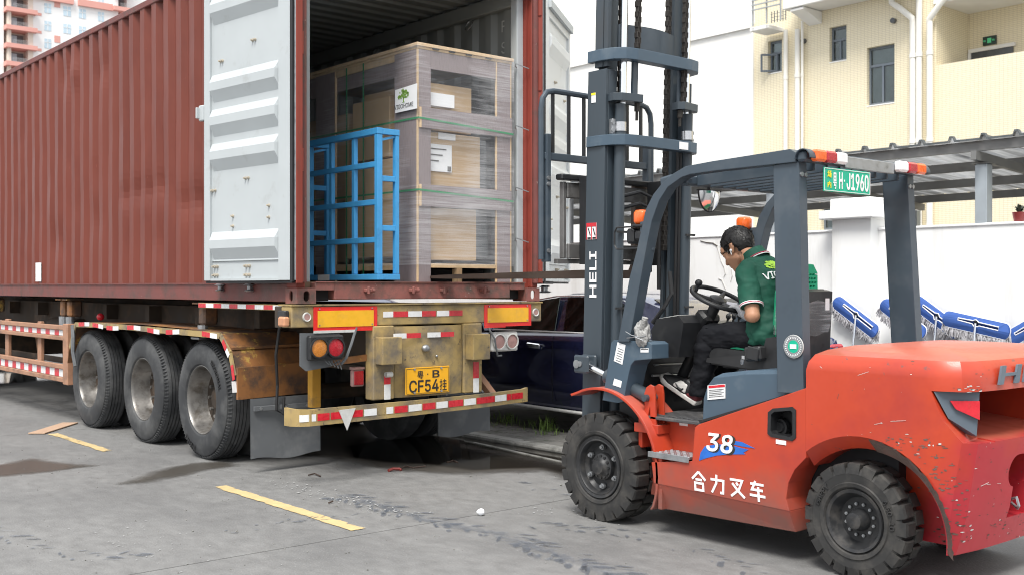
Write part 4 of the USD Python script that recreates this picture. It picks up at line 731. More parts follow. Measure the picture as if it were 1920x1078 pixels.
for x0, x1 in ((4.235, 4.81), (5.905, 6.44)):
    b_ = put('marker_board', G().bb(x0, x1, TY - .006, TY - .001, 1.155, 1.345), 'board_red', T); put('board_centre', G().bb(x0 + .035, x1 - .035, TY - .0095, TY - .0065, 1.19, 1.315), 'board_yellow', b_)
    for px_, pz in ((x0 + .05, 1.205), (x1 - .05, 1.205), (x0 + .05, 1.33), (x1 - .05, 1.33)): put('rivet', G().cyl((px_, TY - .013, pz), (px_, TY - .006, pz), .006, n=8), 'steel_dull', b_)
    put('torn_edge', G().bb(x0, x1 - (.2 if x0 < 5 else .3), TY - .009, TY - .002, 1.145, 1.165), 'reflector_grey' if x0 < 5 else 'board_red', b_)
for x in (4.178, 6.495):
    r_ = put('round_reflector', G().lathe([(0, .0), (-.004, .0), (-.01, .026), (-.014, .032), (0, .036)], (x, TY, 1.27), 'y', 20), 'reflector_grey', T, smooth=40); put('lens', G().lathe([(-.010, 0), (-.010, .025), (-.002, .026)], (x, TY, 1.27), 'y', 16), 'lens_dusty', r_)
ml = put('side_marker_lamp', G().bb(TX0 - .04, TX0, TY + .03, TY + .15, 1.24, 1.32, ch=.008), 'plastic_black', T); put('lens', G().bb(TX0 - .065, TX0 - .012, TY + .0, TY + .10, 1.20, 1.275, ch=.012), 'lamp_dirty', ml)
# frame behind
for x in (4.86, 5.72): put('main_beam', join(G().bb(x - .07, x + .07, TY + .161, 19, 1.31, 1.352), G().bb(x - .015, x + .015, TY + .161, 19, .86, 1.309), G().bb(x - .07, x + .07, TY + .161, 19, .82, .859)), 'chassis_dark', T)
for y in (8.6, 9.8, 11.0, 12.2, 13.4, 14.6, 15.8, 17.0): put('cross_member', G().bb(4.42, 6.2, y - .05, y + .05, 1.14, 1.30), 'chassis_dark', T)
for x in (4.865, 5.77):
    p_ = put('rear_post', G().bb(x - .10, x + .10, TY - .02, TY + .10, .60, 1.188, ch=.008), 'trailer_ochre', T)
    put('buffer', G().bb(x - .085, x + .10, TY - .13, TY - .021, .885, 1.10, ch=.005), 'trailer_ochre', p_)
    xa = x + (.03 if x < 5 else .03)
    put('tape', G().bb(xa - .03, xa + .03, TY - .0245, TY - .0205, .60, .72), 'tape_white', p_); put('tape', G().bb(xa - .03, xa + .03, TY - .024, TY - .0205, .721, .79 if x < 5 else .86), 'tape_red', p_)
    if x < 5: put('tape_curl', G().lathe([(0, .022), (.06, .022)], (xa - .03, TY - .042, .80), 'x', 12), 'reflector_grey', p_)
# curved number panel
g = G(); Pn = np.array([[(4.975 + t * .685, TY - .01 - .05 * math.sin(PI * t) + .03 * abs(s - .5), .605 + s * .575) for s in np.linspace(0, 1, 6)] for t in np.linspace(0, 1, 14)]); Pb = Pn + [0, .012, 0]
np_ = put('number_panel', join(G().grid(Pn), G().grid(Pb)), 'trailer_ochre', T, smooth=True)
strip(np_, [737, 762, 789], TY - .056, 1.085, 1.125); strip(np_, [801, 826, 851], TY - .056, 1.085, 1.125)
p = at(797, 652, Y=TY - .06); put('lock_knob', G().ell((p[0], TY - .07, p[2]), (.038, .03, .03)), 'steel_dull', np_, smooth=True)
p = at(818, 667, Y=TY - .06); put('lock_knob', G().ell((p[0], TY - .066, p[2]), (.012, .012, .012), 1), 'steel_dull', np_, smooth=True)
PY = TY - .075; pl_ = put('number_plate', G().bb(5.035, 5.475, PY, PY + .006, .628, .846, ch=.002), 'plate_yellow', T)
g = join(G().bb(5.045, 5.465, PY - .0015, PY, .835, .838), G().bb(5.045, 5.465, PY - .0015, PY, .635, .638), G().bb(5.045, 5.048, PY - .0015, PY, .638, .835), G().bb(5.462, 5.465, PY - .0015, PY, .638, .835))
place_glyph(g, 'yue', .068, .062, (5.145, PY - .001, .756), (1, 0, 0), (0, 0, 1), 9); place_text(g, 'B', .058, (5.29, PY - .001, .758), (1, 0, 0), (0, 0, 1), .001, bold=True, width=.072); g.bb(5.248, 5.258, PY - .002, PY, .782, .792)
place_text(g, 'CF54', .092, (5.062, PY - .001, .648), (1, 0, 0), (0, 0, 1), .001, bold=True, width=.295); place_glyph(g, 'gua', .075, .098, (5.372, PY - .001, .646), (1, 0, 0), (0, 0, 1), 8)
put('lettering', g, 'ink', pl_)
for x, z in ((5.12, .832), (5.39, .832), (5.12, .642), (5.39, .642)): put('screw', G().cyl((x, PY - .008, z), (x, PY, z), .010, n=8), 'steel_dull', pl_)
# bumper, curved at its left end
bmx = [(4.02, TY + .06), (4.03, TY - .03), (4.07, TY - .09), (4.14, TY - .115), (5.0, TY - .11), (5.8, TY - .06), (6.36, TY + .02), (6.43, TY + .03)]
def wall_along(path, z0, z1, off=0., t=.03, flip=1):
    P = np.array(path, float); d = np.gradient(P, axis=0); d /= np.linalg.norm(d, axis=1, keepdims=True); n = np.c_[-d[:, 1], d[:, 0]] * flip
    z0 = np.broadcast_to(z0, len(P)); z1 = np.broadcast_to(z1, len(P)); A, Bq = P - n * off, P - n * (off - t)
    return G().loft(np.stack([np.c_[A, z0], np.c_[A, z1], np.c_[Bq, z1], np.c_[Bq, z0]], 1))
zb_ = np.interp([p[0] for p in bmx], [4.02, 6.43], [.455, .475])
bm = put('bumper', wall_along(bmx, zb_, zb_ + np.array([.135, .132, .128, .125, .120, .115, .115, .125])), 'trailer_ochre', T)
us = [561, 594, 618, 652, 680, 708, 722, 739, 764, 791, 816, 841, 868, 893, 927, 950, 958, 980]
px_ = np.array(bmx)[1:]; dense = np.array([[np.interp(s, np.arange(len(px_)), px_[:, k]) for k in (0, 1)] for s in np.linspace(0, len(px_) - 1, 400)])
ud = np.array([960 + FPX * (CY * q[0] - SY * q[1]) / (SY * q[0] + CY * q[1]) for q in dense])
for k, (ua, ub) in enumerate(zip(us[:-1], us[1:])):
    sel = dense[(ud >= ua) & (ud <= ub)]
    if len(sel) < 3: continue
    sel = sel[np.linspace(0, len(sel) - 1, 5).astype(int)]; zz = np.interp(sel[:, 0], [4.02, 6.43], [.455, .475])
    put('tape', wall_along(sel, zz + .035, zz + .088, off=.003, t=.002), 'tape_white' if k in (0, 4, 6, 8, 10, 12, 14, 16) and k != 16 or k == 2 and False else ('trailer_ochre' if k in (5,) else 'tape_red'), bm)
p = at(652, 765, Y=TY - .13); put('warning_triangle', G().ext([(p[0] - .075, .56), (p[0] + .075, .565), (p[0] + .0, .40)], 'xz', TY - .123, TY - .117), 'reflector_grey', T)
for q in (6.05,): put('bumper_arm', G().bar((q, TY + .02, .52), (q + .1, TY + .6, .86), .06, .06), 'trailer_yellow' if q < 5 else 'guard_tan', T)
put('bumper_arm', G().bar((4.49, 7.75, .53), (4.49, 7.75, 1.05), .075, .075, up=(0, 1, 0)), 'trailer_yellow', T); put('cross_bar', G().bar((4.45, 7.42, .91), (4.78, 7.42, .935), .04, .05), 'trailer_orange', T)
# tail lamps
def lamp(cx, cz, w, h, Y, two, body, tilt=0.):
    b_ = put('tail_lamp', G().bb(cx - w / 2, cx + w / 2, Y, Y + .06, cz - h / 2, cz + h / 2, ch=.012), body, T)
    for dx, m in zip((-w * .24, w * .24), two):
        put('lamp_ring', G().lathe([(0, h * .42), (-.016, h * .42), (-.018, h * .36), (-.008, h * .35)], (cx + dx, Y, cz), 'y', 24), body, b_, smooth=40); put('lens', G().lathe([(-.014, 0.001), (-.012, h * .2), (-.006, h * .35)], (cx + dx, Y, cz), 'y', 24), m, b_, smooth=True)
    return b_
lamp(4.315, 1.035, .30, .19, TY - .07, ('lens_amber', 'lens_red'), 'plastic_black'); lamp(6.16, 1.02, .30, .17, TY + .02, ('lens_dusty', 'lens_dusty'), 'reflector_grey')
fl = np.array([(4.13, 1.15), (4.47, 1.14), (4.49, 1.10), (4.44, 1.0), (4.40, .885), (4.18, .86), (4.13, .90)]); put('lamp_guard', G().ext(fl, 'xz', TY + .01, TY + .022), 'rubber_flap', T)
g = G()
for k in range(5): g.tube([(4.3 + .03 * k, TY - .04, .95), (4.33 + .03 * k, TY - .06, .91 - .012 * k), (4.38 + .02 * k, TY - .03, .90), (4.48, TY + .02, .93)], .003, 5)
g.tube([(4.62, TY - .0, 1.18), (4.56, TY - .02, 1.05), (4.51, TY - .03, .95), (4.47, TY - .02, .90)], .011, 6); g.tube([(5.95, TY - .0, 1.15), (6.0, TY - .03, 1.05), (6.02, TY - .03, .95), (6.04, TY - .02, .90), (6.10, TY, .90)], .009, 6)
put('cable', g, 'rubber_flap', T)
rl = put('rear_fog_lamp', join(G().bb(4.655, 4.77, 7.44, 7.48, .705, .84, ch=.01), G().bb(4.66, 4.765, 7.43, 7.49, .841, .86)), 'lens_dusty', T); put('lens', G().bb(4.668, 4.757, 7.43, 7.441, .718, .828, ch=.006), 'lens_red', rl)
p = at(903, 705, Y=TY); put('side_light', G().bb(p[0] + .0, p[0] + .05, TY + .1, TY + .13, .70, .85, ch=.01), 'reflector_grey', T)
# mudflaps
for x0, x1, y, z0 in ((4.07, 4.72, 8.02, .11), (5.93, 6.56, 8.02, .13)):
    Pm = np.array([[(x, y + .03 * math.sin(3 * (x - x0)) + .02 * (z - .3), z) for z in np.linspace(z0 + .015 * math.sin(11 * x), .60, 6)] for x in np.linspace(x0, x1, 12)])
    m_ = put('mudflap', join(G().grid(Pm), G().grid(Pm + [0, .012, 0])), 'rubber_flap', T, smooth=True); put('clamp_strip', G().bb(x0 + .02, x1 - .02, y - .014, y + .0, .50, .54, ch=.003), 'rubber_flap', m_)
    for q in (.08, .3, .5): put('bolt', G().cyl((x0 + q, y - .022, .52), (x0 + q, y - .012, .52), .012, n=8), 'steel_dull', m_)
# fender over the left wheels (and a plainer right one)
fp = [(12.32, .62), (12.22, .86), (12.04, 1.12), (11.2, 1.135), (10.3, 1.13), (9.3, 1.125), (8.52, 1.12), (8.34, .98), (8.26, .80)]
for x0, x1 in ((4.045, 4.76), (5.85, 6.57)):
    P = np.array([[(x, y, z + .012 * math.sin(5 * y) + (.0 if k else 0)) for y, z in fp] for k, x in enumerate((x0, x1))]); f_ = put('fender', join(G().grid(P), G().grid(P - [0, 0, .014])), 'trailer_orange', T)
    lip = G()
    for (ya, za), (yb, zb2) in zip(fp[1:-1], fp[2:]): lip.bar((x0 + .002, ya, za - .028), (x0 + .002, yb, zb2 - .028), .012, .05)
    put('fender_edge', lip, 'trailer_ochre', f_)
    if x0 < 5:
        for k, (ya, yb) in enumerate(((11.92, 11.74), (11.74, 11.6), (11.5, 11.33), (11.33, 11.2), (11.1, 10.93), (10.93, 10.78), (10.55, 10.38), (10.38, 10.22), (10.05, 9.9), (9.9, 9.77), (9.62, 9.47), (9.47, 9.33), (8.86, 8.70), (8.70, 8.57))):
            put('tape', G().bar((x0 - .006, ya, 1.095 + .012 * math.sin(5 * ya)), (x0 - .006, yb, 1.095 + .012 * math.sin(5 * yb)), .003, .042), ('tape_red', 'tape_white')[k % 2], f_)
        for k, ((ya, za), (yb, zb2)) in enumerate((((8.46, 1.05), (8.40, .985)), ((8.395, .98), (8.345, .93)), ((8.29, .86), (8.255, .74)), ((8.25, .73), (8.235, .64)))): put('tape', G().bar((x0 - .008, ya, za), (x0 - .008, yb, zb2), .003, .042, up=(0, 0, 1)), ('tape_red', 'tape_white')[k % 2], f_)
        put('fender_back', join(G().ext([(x0 + .01, .58), (x0 + .70, .60), (x0 + .70, .86), (x0 + .01, .84)], 'xz', 8.22, 8.245)), 'trailer_orange', f_); put('fender_rib', G().bar((x0 + .02, 8.36, .99), (x0 + .7, 8.36, 1.0), .05, .02), 'trailer_orange', f_)
        put('hanging_cord', G().tube([(x0 + .22, 7.9, 1.2), (x0 + .21, 7.95, .95), (x0 + .25, 8.0, .7), (x0 + .24, 8.0, .5), (x0 + .3, 8.0, .46), (x0 + .31, 8.0, .6)], .013, 6), 'rubber_gasket', f_)
        put('front_flap', G().tube([(x0 - .01, 12.1, 1.08), (x0 - .03, 12.02, .95), (x0 - .04, 12.0, .8), (x0 - .03, 11.95, .65)], .02, 6), 'rubber_flap', f_)
# wheels
def truck_wheel(x, y, s, text=None):
    """s = +1: the outer face looks towards -x"""
    r = .522; c = (x, y, r - .006); w = .285
    prof = [(.035, .298), (.012, .315), (.0, .36), (.006, .43), (.018, .468), (.03, .484), (.045, .487), (.05, .496), (.058, .512), (.075, .521)]
    for k in range(4):
        q = .095 + k * .032; prof += [(q, .522), (q + .001, .511), (q + .007, .511), (q + .008, .522)]
    prof += [(.232, .522), (w - .03, .505), (w - .012, .46), (w, .40), (w - .01, .33), (w - .04, .298)]
    if s < 0: prof = [(-a, b) for a, b in prof]
    wh = put('wheel', G().lathe([(s * .03, .300), (s * .026, .302), (s * .024, .296), (s * .034, .288), (s * .055, .284), (s * .10, .276), (s * .17, .262), (s * .20, .25)], c, 'x', 48), 'rim_steel', T, smooth=35)
    put('wheel_disc', G().lathe([(s * .196, .252), (s * .205, .20), (s * .19, .15), (s * .185, .001)], c, 'x', 40), 'chassis_dark', wh, smooth=35)  # disc coloured dark for the shade deep in the rim
    t_ = put('tyre', G().lathe(prof, c, 'x', 72), 'tyre_rubber', wh, smooth=30)
    g = G()
    for k in range(10):
        a = 2 * PI * k / 10; p = np.array([c[0] + s * .165, c[1] + .165 * math.cos(a), c[2] + .165 * math.sin(a)]); g.cyl(p, p + [s * .035, 0, 0], .016, n=6)
    put('wheel_nuts', g, 'rim_steel', wh, kind='stuff')
    put('hub', G().lathe([(s * .15, .001), (s * .15, .08), (s * .185, .095)], c, 'x', 20), 'chassis_dark', wh)
    g = G()
    for k in range(96):                          # shoulder sipes
        a = 2 * PI * k / 96; p = np.array([c[0] + s * .032, c[1] + .496 * math.cos(a), c[2] + .496 * math.sin(a)]); g.bar(p, p + np.array([s * .03, .02 * math.cos(a), .02 * math.sin(a)]), .009, .012, up=(0, math.cos(a), math.sin(a)))
    put('shoulder_lugs', g, 'tyre_rubber', wh, kind='stuff')
    if text:
        g = G()
        for string, mid, rad, hh in text:
            m = meshkit.text_mesh(string, hh, .003); v = np.array(m.vertices); v[:, 0] -= (v[:, 0].max()) / 2; a = mid - v[:, 0] / rad; rr_ = rad + v[:, 1]
            ang = PI - a if False else a      # seen from -x: +y is to the left
            g.add(np.c_[c[0] + .0045 - v[:, 2] * 2.2, c[1] - rr_ * np.cos(ang), c[2] + rr_ * np.sin(ang)], m.faces)
        put('tyre_lettering', g, 'tyre_letter', wh, kind='stuff')
    return wh
YW = (9.0, 10.31, 11.80)
for k, y in enumerate(YW):
    truck_wheel(4.075, y, 1, [('REGIONAL', .62, .40, .040), ('WANLI', -2.0, .41, .046)] if k == 0 else None)
    truck_wheel(6.54, y, -1)
    for x0, x1 in ((4.40, 4.68), (5.93, 6.21)): put('inner_tyre', G().lathe([(0, .30), (0, .42), (.03, .50), (.06, .52), (.22, .52), (.25, .50), (.28, .42), (.28, .30)], (x0, y, .516), 'x', 48), 'tyre_rubber', T, smooth=30)
    put('axle', G().cyl((4.3, y, .516), (6.3, y, .516), .075, n=12), 'chassis_dark', T); put('spring', G().bar((4.78, y - .5, .80), (4.78, y + .5, .80), .08, .09), 'chassis_dark', T)
# side guard
SG0, SG1 = 12.29, 17.4
for z0, z1 in ((.44, .49), (.585, .635), (.905, .95), (1.02, 1.07)): put('guard_rail', G().bb(4.05, 4.10, SG0 + .16, SG1, z0, z1, ch=.005), 'guard_tan', T)
for z0, z1 in ((.491, .584), (.951, 1.019)):
    b_ = put('guard_board', G().bb(4.075, 4.09, SG0 + .16, SG1, z0, z1), 'guard_tan', T); y = SG0 + .2; k = 0
    while y < 15.6:
        L = .17 if k % 2 == 0 else .15; put('tape', G().bb(4.0715, 4.0745, y, y + L - .004, z0 + .006, z1 - .006), ('tape_white', 'tape_red')[k % 2], b_); y += L; k += 1
for y, w in ((SG0 + .08, .16), (13.45, .13), (14.75, .14), (16.1, .14)): put('guard_post', G().bb(4.045 if w > .15 else 4.10, 4.14, y - w / 2, y + w / 2, .42, 1.09, ch=.005), 'guard_tan', T)
for a, b in (((4.35, 13.0, .55), (4.6, 14.1, .95)), ((4.4, 12.4, .50), (4.6, 13.4, .9)), ((4.35, 14.2, .55), (4.6, 15.2, .95))): put('guard_brace', G().bar(a, b, .05, .05), 'trailer_orange', T)
for z0, z1 in ((.44, .49), (.585, .635), (.905, .95), (1.02, 1.07)): put('guard_rail', G().bb(6.52, 6.57, SG0 + .16, SG1, z0, z1, ch=.005), 'guard_tan', T)
for z0, z1 in ((.491, .584), (.951, 1.019)): put('guard_board', G().bb(6.53, 6.545, SG0 + .16, SG1, z0, z1), 'guard_tan', T)
for y in (12.4, 13.7, 15.0, 16.3): put('guard_post', G().bb(6.48, 6.52, y - .07, y + .07, .42, 1.09), 'guard_tan', T)
put('spare_carrier', join(G().bb(4.75, 5.85, 12.6, 14.2, .70, .80, ch=.01), G().bb(4.9, 5.7, 12.7, 14.1, .50, .69, ch=.05)), 'chassis_dark', T)
put('under_guard', G().bb(4.3, 4.36, 12.4, 17, .60, .66), 'chassis_dark', T)
# reflective rail under the container and twist lock brackets
tr = put('reflective_rail', G().bb(4.09, 4.13, 7.52, 9.05, 1.315, 1.36, ch=.003), 'trailer_ochre', T)
for k in range(10): put('tape', G().bb(4.086, 4.0895, 7.54 + .15 * k, 7.54 + .15 * k + .146, 1.32, 1.355), ('tape_white', 'tape_red')[k % 2], tr)
for y in (9.15, 12.62, 12.85, 15.6):
    b_ = put('twist_lock_bracket', join(G().bb(4.12, 4.30, y - .09, y + .09, 1.346, 1.358), G().bb(4.16, 4.30, y - .06, y + .06, 1.16, 1.345, ch=.02)), 'trailer_orange', T); put('lock_handle', join(G().cyl((4.18, y, 1.06), (4.18, y, 1.16), .045, n=10), G().bb(4.10, 4.26, y - .08, y + .08, 1.035, 1.06, ch=.008)), 'steel_dull', b_)
put('red_cap', G().ell((4.3, 12.0, 1.17), (.04, .04, .04), 2), 'tape_red', T, smooth=True)
put('landing_beam', G().bb(4.55, 4.63, 8.9, 17, .9, 1.31), 'chassis_dark', T)  # long beam added to block light beneath the container
put('air_tank', G().cyl((4.5, 13.2, .98), (4.5, 14.1, .98), .14, n=20), 'chassis_dark', T, smooth=40)

# mostly unseen tractor unit, added to darken the view beneath the trailer
TR = thing('truck_tractor', 'mostly unseen dark tractor under the trailer front, darkening the view behind the side guard', 'truck', (5.31, 19, 0))
for x in (4.9, 5.7): put('chassis_rail', G().bb(x - .04, x + .04, 15.4, 22.3, .82, 1.0), 'chassis_dark', TR)
put('fifth_wheel', G().cyl((5.31, 17.0, 1.01), (5.31, 17.0, 1.15), .5, n=24), 'chassis_dark', TR)
for y in (17.9, 21.6):
    for x0 in ((4.12, 5.94) if y < 21 else (4.15, 6.15)):
        w_ = .58 if y < 21 else .30; wh = put('wheel', G().lathe([(.0, .26), (.02, .28), (w_ - .02, .28), (w_, .26), (w_ - .1, .1), (w_ - .1, .001)], (x0, y, .516), 'x', 36), 'rim_steel', TR, smooth=35); put('tyre', G().lathe([(0, .28), (-.005, .40), (.03, .50), (.06, .522), (w_ - .06, .522), (w_ - .03, .50), (w_ + .005, .40), (w_, .28)], (x0, y, .516), 'x', 48), 'tyre_rubber', wh, smooth=30)
    put('axle', G().cyl((4.5, y, .516), (6.2, y, .516), .08, n=12), 'chassis_dark', TR)
put('mudguard', G().bb(4.12, 6.5, 17.0, 17.06, .5, 1.1), 'chassis_dark', TR); put('tank', G().cyl((4.35, 19.0, .75), (4.35, 20.4, .75), .30, n=24), 'plastic_black', TR, smooth=40); put('side_skirt', G().bb(4.2, 4.25, 18.5, 20.8, .40, 1.05), 'chassis_dark', TR)
cb_ = put('cab', G().loft(np.array([[(4.12, y, z0), (6.50, y, z0), (6.50, y, z1), (4.12, y, z1)] for y, z0, z1 in ((20.3, 1.0, 3.4), (20.32, .6, 3.5), (22.3, .5, 3.3), (22.6, .5, 1.9))])), 'car_navy', TR); put('cab_window', G().bb(4.105, 4.118, 21.2, 22.2, 2.0, 2.8), 'car_trim', cb_)
# ------------------------------------------------------------------ the forklift
FC = 5.55; FL = 4.93
def mir(x): return 2 * FC - x
F = thing('forklift', 'red and grey forklift with raised forks reaching into the container', 'forklift', (FC, 4.0, 0))
# counterweight
plan = [(4.93, 3.402), (4.93, 2.74), (4.945, 2.64), (4.985, 2.57), (5.06, 2.525), (5.25, 2.505), (5.55, 2.50)]; plan = plan + [(mir(x), y) for x, y in plan[-2::-1]]
def inset(d, dy=0.):
    p = Polygon(plan).buffer(-d); return [(x, min(y + dy, 3.402)) for x, y in list(p.exterior.coords)[:-1]]
pts = [(x, y, z) for q, z in ((inset(.02, .10), .20), (inset(.0, .06), .40), (inset(.0), .78), (inset(0), 1.06), (inset(.010), 1.105), (inset(.034), 1.143), (inset(.08), 1.168), (inset(.18), 1.192), (inset(.34), 1.202)) for x, y in q]
cw = manifold3d.Manifold.hull_points(np.array(pts))
def mbox(x0, x1, y0, y1, z0, z1): return manifold3d.Manifold.cube([x1 - x0, y1 - y0, z1 - z0]).translate([x0, y0, z0])
def hullp(P): return manifold3d.Manifold.hull_points(np.array(P, float))
for s_ in (1, -1):
    X = lambda x: x if s_ > 0 else mir(x)
    cw = cw - manifold3d.Manifold.cylinder(.6, .43, .43, 64, True).rotate([0, 90, 0]).translate([X(4.93) , 3.10, .24])
    cone = manifold3d.Manifold.cylinder(.10, .505, .425, 64).rotate([0, 90, 0]).translate([4.925, 3.085, .24]); cw = cw - (cone if s_ > 0 else cone.mirror([1, 0, 0]).translate([2 * FC, 0, 0]))
    cw = cw - hullp([(X(x), y, z) for x, y, z in ((4.85, 2.70, 1.0), (4.85, 2.66, .90), (4.85, 2.55, .76), (5.2, 2.70, 1.0), (5.2, 2.66, .88), (5.2, 2.60, .755), (4.85, 2.3, 1.0), (4.85, 2.3, .74), (5.2, 2.3, 1.0), (5.2, 2.3, .735))])
cw = cw - hullp([(x, y, z) for x in (5.10, mir(5.10)) for y, z in ((2.3, .735), (2.3, 1.0), (3.0, 1.0), (3.0, .80), (2.62, .765))])
pk = lambda x0, x1, z0, z1, d: manifold3d.Manifold.hull(manifold3d.Manifold.cylinder(.4, (z1 - z0) / 2, (z1 - z0) / 2, 24, True).rotate([90, 0, 0]).translate([x0 + (z1 - z0) / 2, 2.5, (z0 + z1) / 2]) + manifold3d.Manifold.cylinder(.4, (z1 - z0) / 2, (z1 - z0) / 2, 24, True).rotate([90, 0, 0]).translate([x1 - (z1 - z0) / 2, 2.5, (z0 + z1) / 2]))
cw = cw - pk(5.38, mir(5.38), .50, .665, .4) - mbox(5.45, mir(5.45), 2.3, 2.75, .34, .52)
cwp = put('counterweight', cw, 'counterweight_red', F, smooth=24)
for s_ in (1, -1):
    X = lambda x: x if s_ > 0 else mir(x)
    P = [(4.938, 2.688), (5.098, 2.688), (5.098, 2.548), (5.085, 2.535)]
    lp = put('lamp_housing', hullp([(X(x), y + dy, z) for (x, y), dy in zip(P, (0, 0, 0, 0)) for z in (.997,)] + [(X(x), y, z) for (x, y), z in zip([(4.985, 2.64), (5.098, 2.66), (5.098, 2.565), (5.085, 2.55)], (.87, .80, .78, .785))]), 'letter_grey', cwp)
    a, b = np.array([X(4.985), 2.634, 0]), np.array([X(5.083), 2.538, 0]); n = np.array([-.7 * s_, -.72, 0]) * .006
    put('rear_lamp', hullp([q + m for m in (n * .2, n * 2.2) for q in (a + [0, 0, .955], b + [0, 0, .955], b + [0, 0, .865], a + (b - a) * .2 + [0, 0, .915])]), 'tape_red', cwp)
g = G(); place_text(g, 'HELI', .085, (FC - .385, 2.502, 1.030), (1, 0, 0), (0, 0, 1), .010, bold=True, width=.77, slant=.12); put('lettering', g, 'letter_grey', cwp)
put('recess_back', G().bb(5.15, mir(5.15), 2.99, 3.01, .77, .99), 'dark_void', cwp); put('tow_pin', G().tube([(5.52, 2.60, .42), (5.50, 2.55, .44), (5.50, 2.54, .40), (5.53, 2.56, .38), (5.55, 2.6, .40)], .008, 6), 'steel_dull', cwp)
for s_ in (1, -1):
    X = lambda x: x if s_ > 0 else mir(x)
    A = np.radians(np.linspace(-4, 84, 40)); n_ = np.random.default_rng(4).uniform(-.006, .006, 40)
    P = np.array([[(X(4.925 + .10 * t - .001), 3.085 - (.505 - .08 * t - .004 + dd * (1 - t)) * math.cos(a), .24 + (.505 - .08 * t - .004 + dd * (1 - t)) * math.sin(a)) for t in (.03, .5, 1.)] for a, dd in zip(A, n_)]); put('arch_flange', G().grid(P), 'arch_grime', cwp, smooth=True)
# chips and scratches of the paint
cv_, cf_, _ = meshkit.arrays(cw); CA, CB, CC = cv_[cf_[:, 0]], cv_[cf_[:, 1]], cv_[cf_[:, 2]]; CN = np.cross(CB - CA, CC - CA)
def hit(u, v):      # first point of the casting on the line of sight
    o = np.array([0, 0, EYE]); d = ray(u, v); E1, E2 = CB - CA, CC - CA; h = np.cross(d, E2); a = (E1 * h).sum(1); a = np.where(np.abs(a) < 1e-12, 1e-12, a); sv = o - CA; uu = (sv * h).sum(1) / a; q = np.cross(sv, E1); vv = (q @ d) / a; t = (E2 * q).sum(1) / a
    ok = (uu >= 0) & (vv >= 0) & (uu + vv <= 1) & (t > .1)
    if not ok.any(): return None
    k = np.argmin(np.where(ok, t, 1e9)); n = CN[k] / np.linalg.norm(CN[k]); return o + d * t[k], n if n @ d < 0 else -n
g = G(); g2 = G(); rr = np.random.default_rng(21)
for (u, v, n_, su, sv_, big, light) in ((1690, 826, 6, 14, 3, .010, .9), (1735, 838, 30, 24, 12, .010, .4), (1760, 880, 60, 22, 24, .012, .12), (1790, 950, 50, 22, 26, .012, .15), (1800, 1005, 60, 26, 14, .012, .45), (1880, 985, 40, 24, 14, .010, .5), (1820, 728, 26, 14, 4, .010, .9), (1845, 700, 16, 12, 16, .006, .3), (1870, 930, 30, 26, 30, .008, .4), (1850, 850, 16, 20, 16, .007, .3), (1600, 690, 12, 60, 16, .004, .6), (1620, 790, 14, 60, 30, .004, .4), (1720, 690, 8, 12, 8, .008, .1), (1690, 830, 40, 26, 8, .010, .1)):
    for k in range(int(n_ * .62)):
        r_ = hit(u + rr.normal(0, su), v + rr.normal(0, sv_))
        if r_ is None: continue
        p, n = r_; _, a_, b_ = basis(n); s1, s2 = big * rr.uniform(.3, 1.6), big * rr.uniform(.12, .55); p = p + n * .0012
        if abs(n[2]) > .8: continue
        q = [p + a_ * math.cos(t) * s1 * rr.uniform(.5, 1.1) + b_ * math.sin(t) * s2 * rr.uniform(.5, 1.1) for t in np.arange(7) * PI / 3.5]
        (g if rr.uniform() < light * .6 else g2).add(q, [[0, i_, i_ + 1] for i_ in range(1, 6)])
for k in range(14):       # hairline scratches
    u, v = (rr.uniform(1530, 1760), rr.uniform(680, 860)) if k < 8 else (rr.uniform(1760, 1915), rr.uniform(850, 1000)); a = hit(u, v); b = hit(u + rr.normal(0, 20), v + rr.normal(3, 4))
    if a is None or b is None or np.linalg.norm(a[0] - b[0]) > .3 or abs(a[1] @ b[1]) < .97 or abs(a[1][2]) > .7: continue
    (g if k % 3 else g2).bar(a[0] + a[1] * .001, b[0] + b[1] * .001, .0012, .0016)
put('paint_chips', g, 'reflector_grey', cwp, kind='stuff'); put('paint_scuffs', g2, 'arch_grime', cwp, kind='stuff')
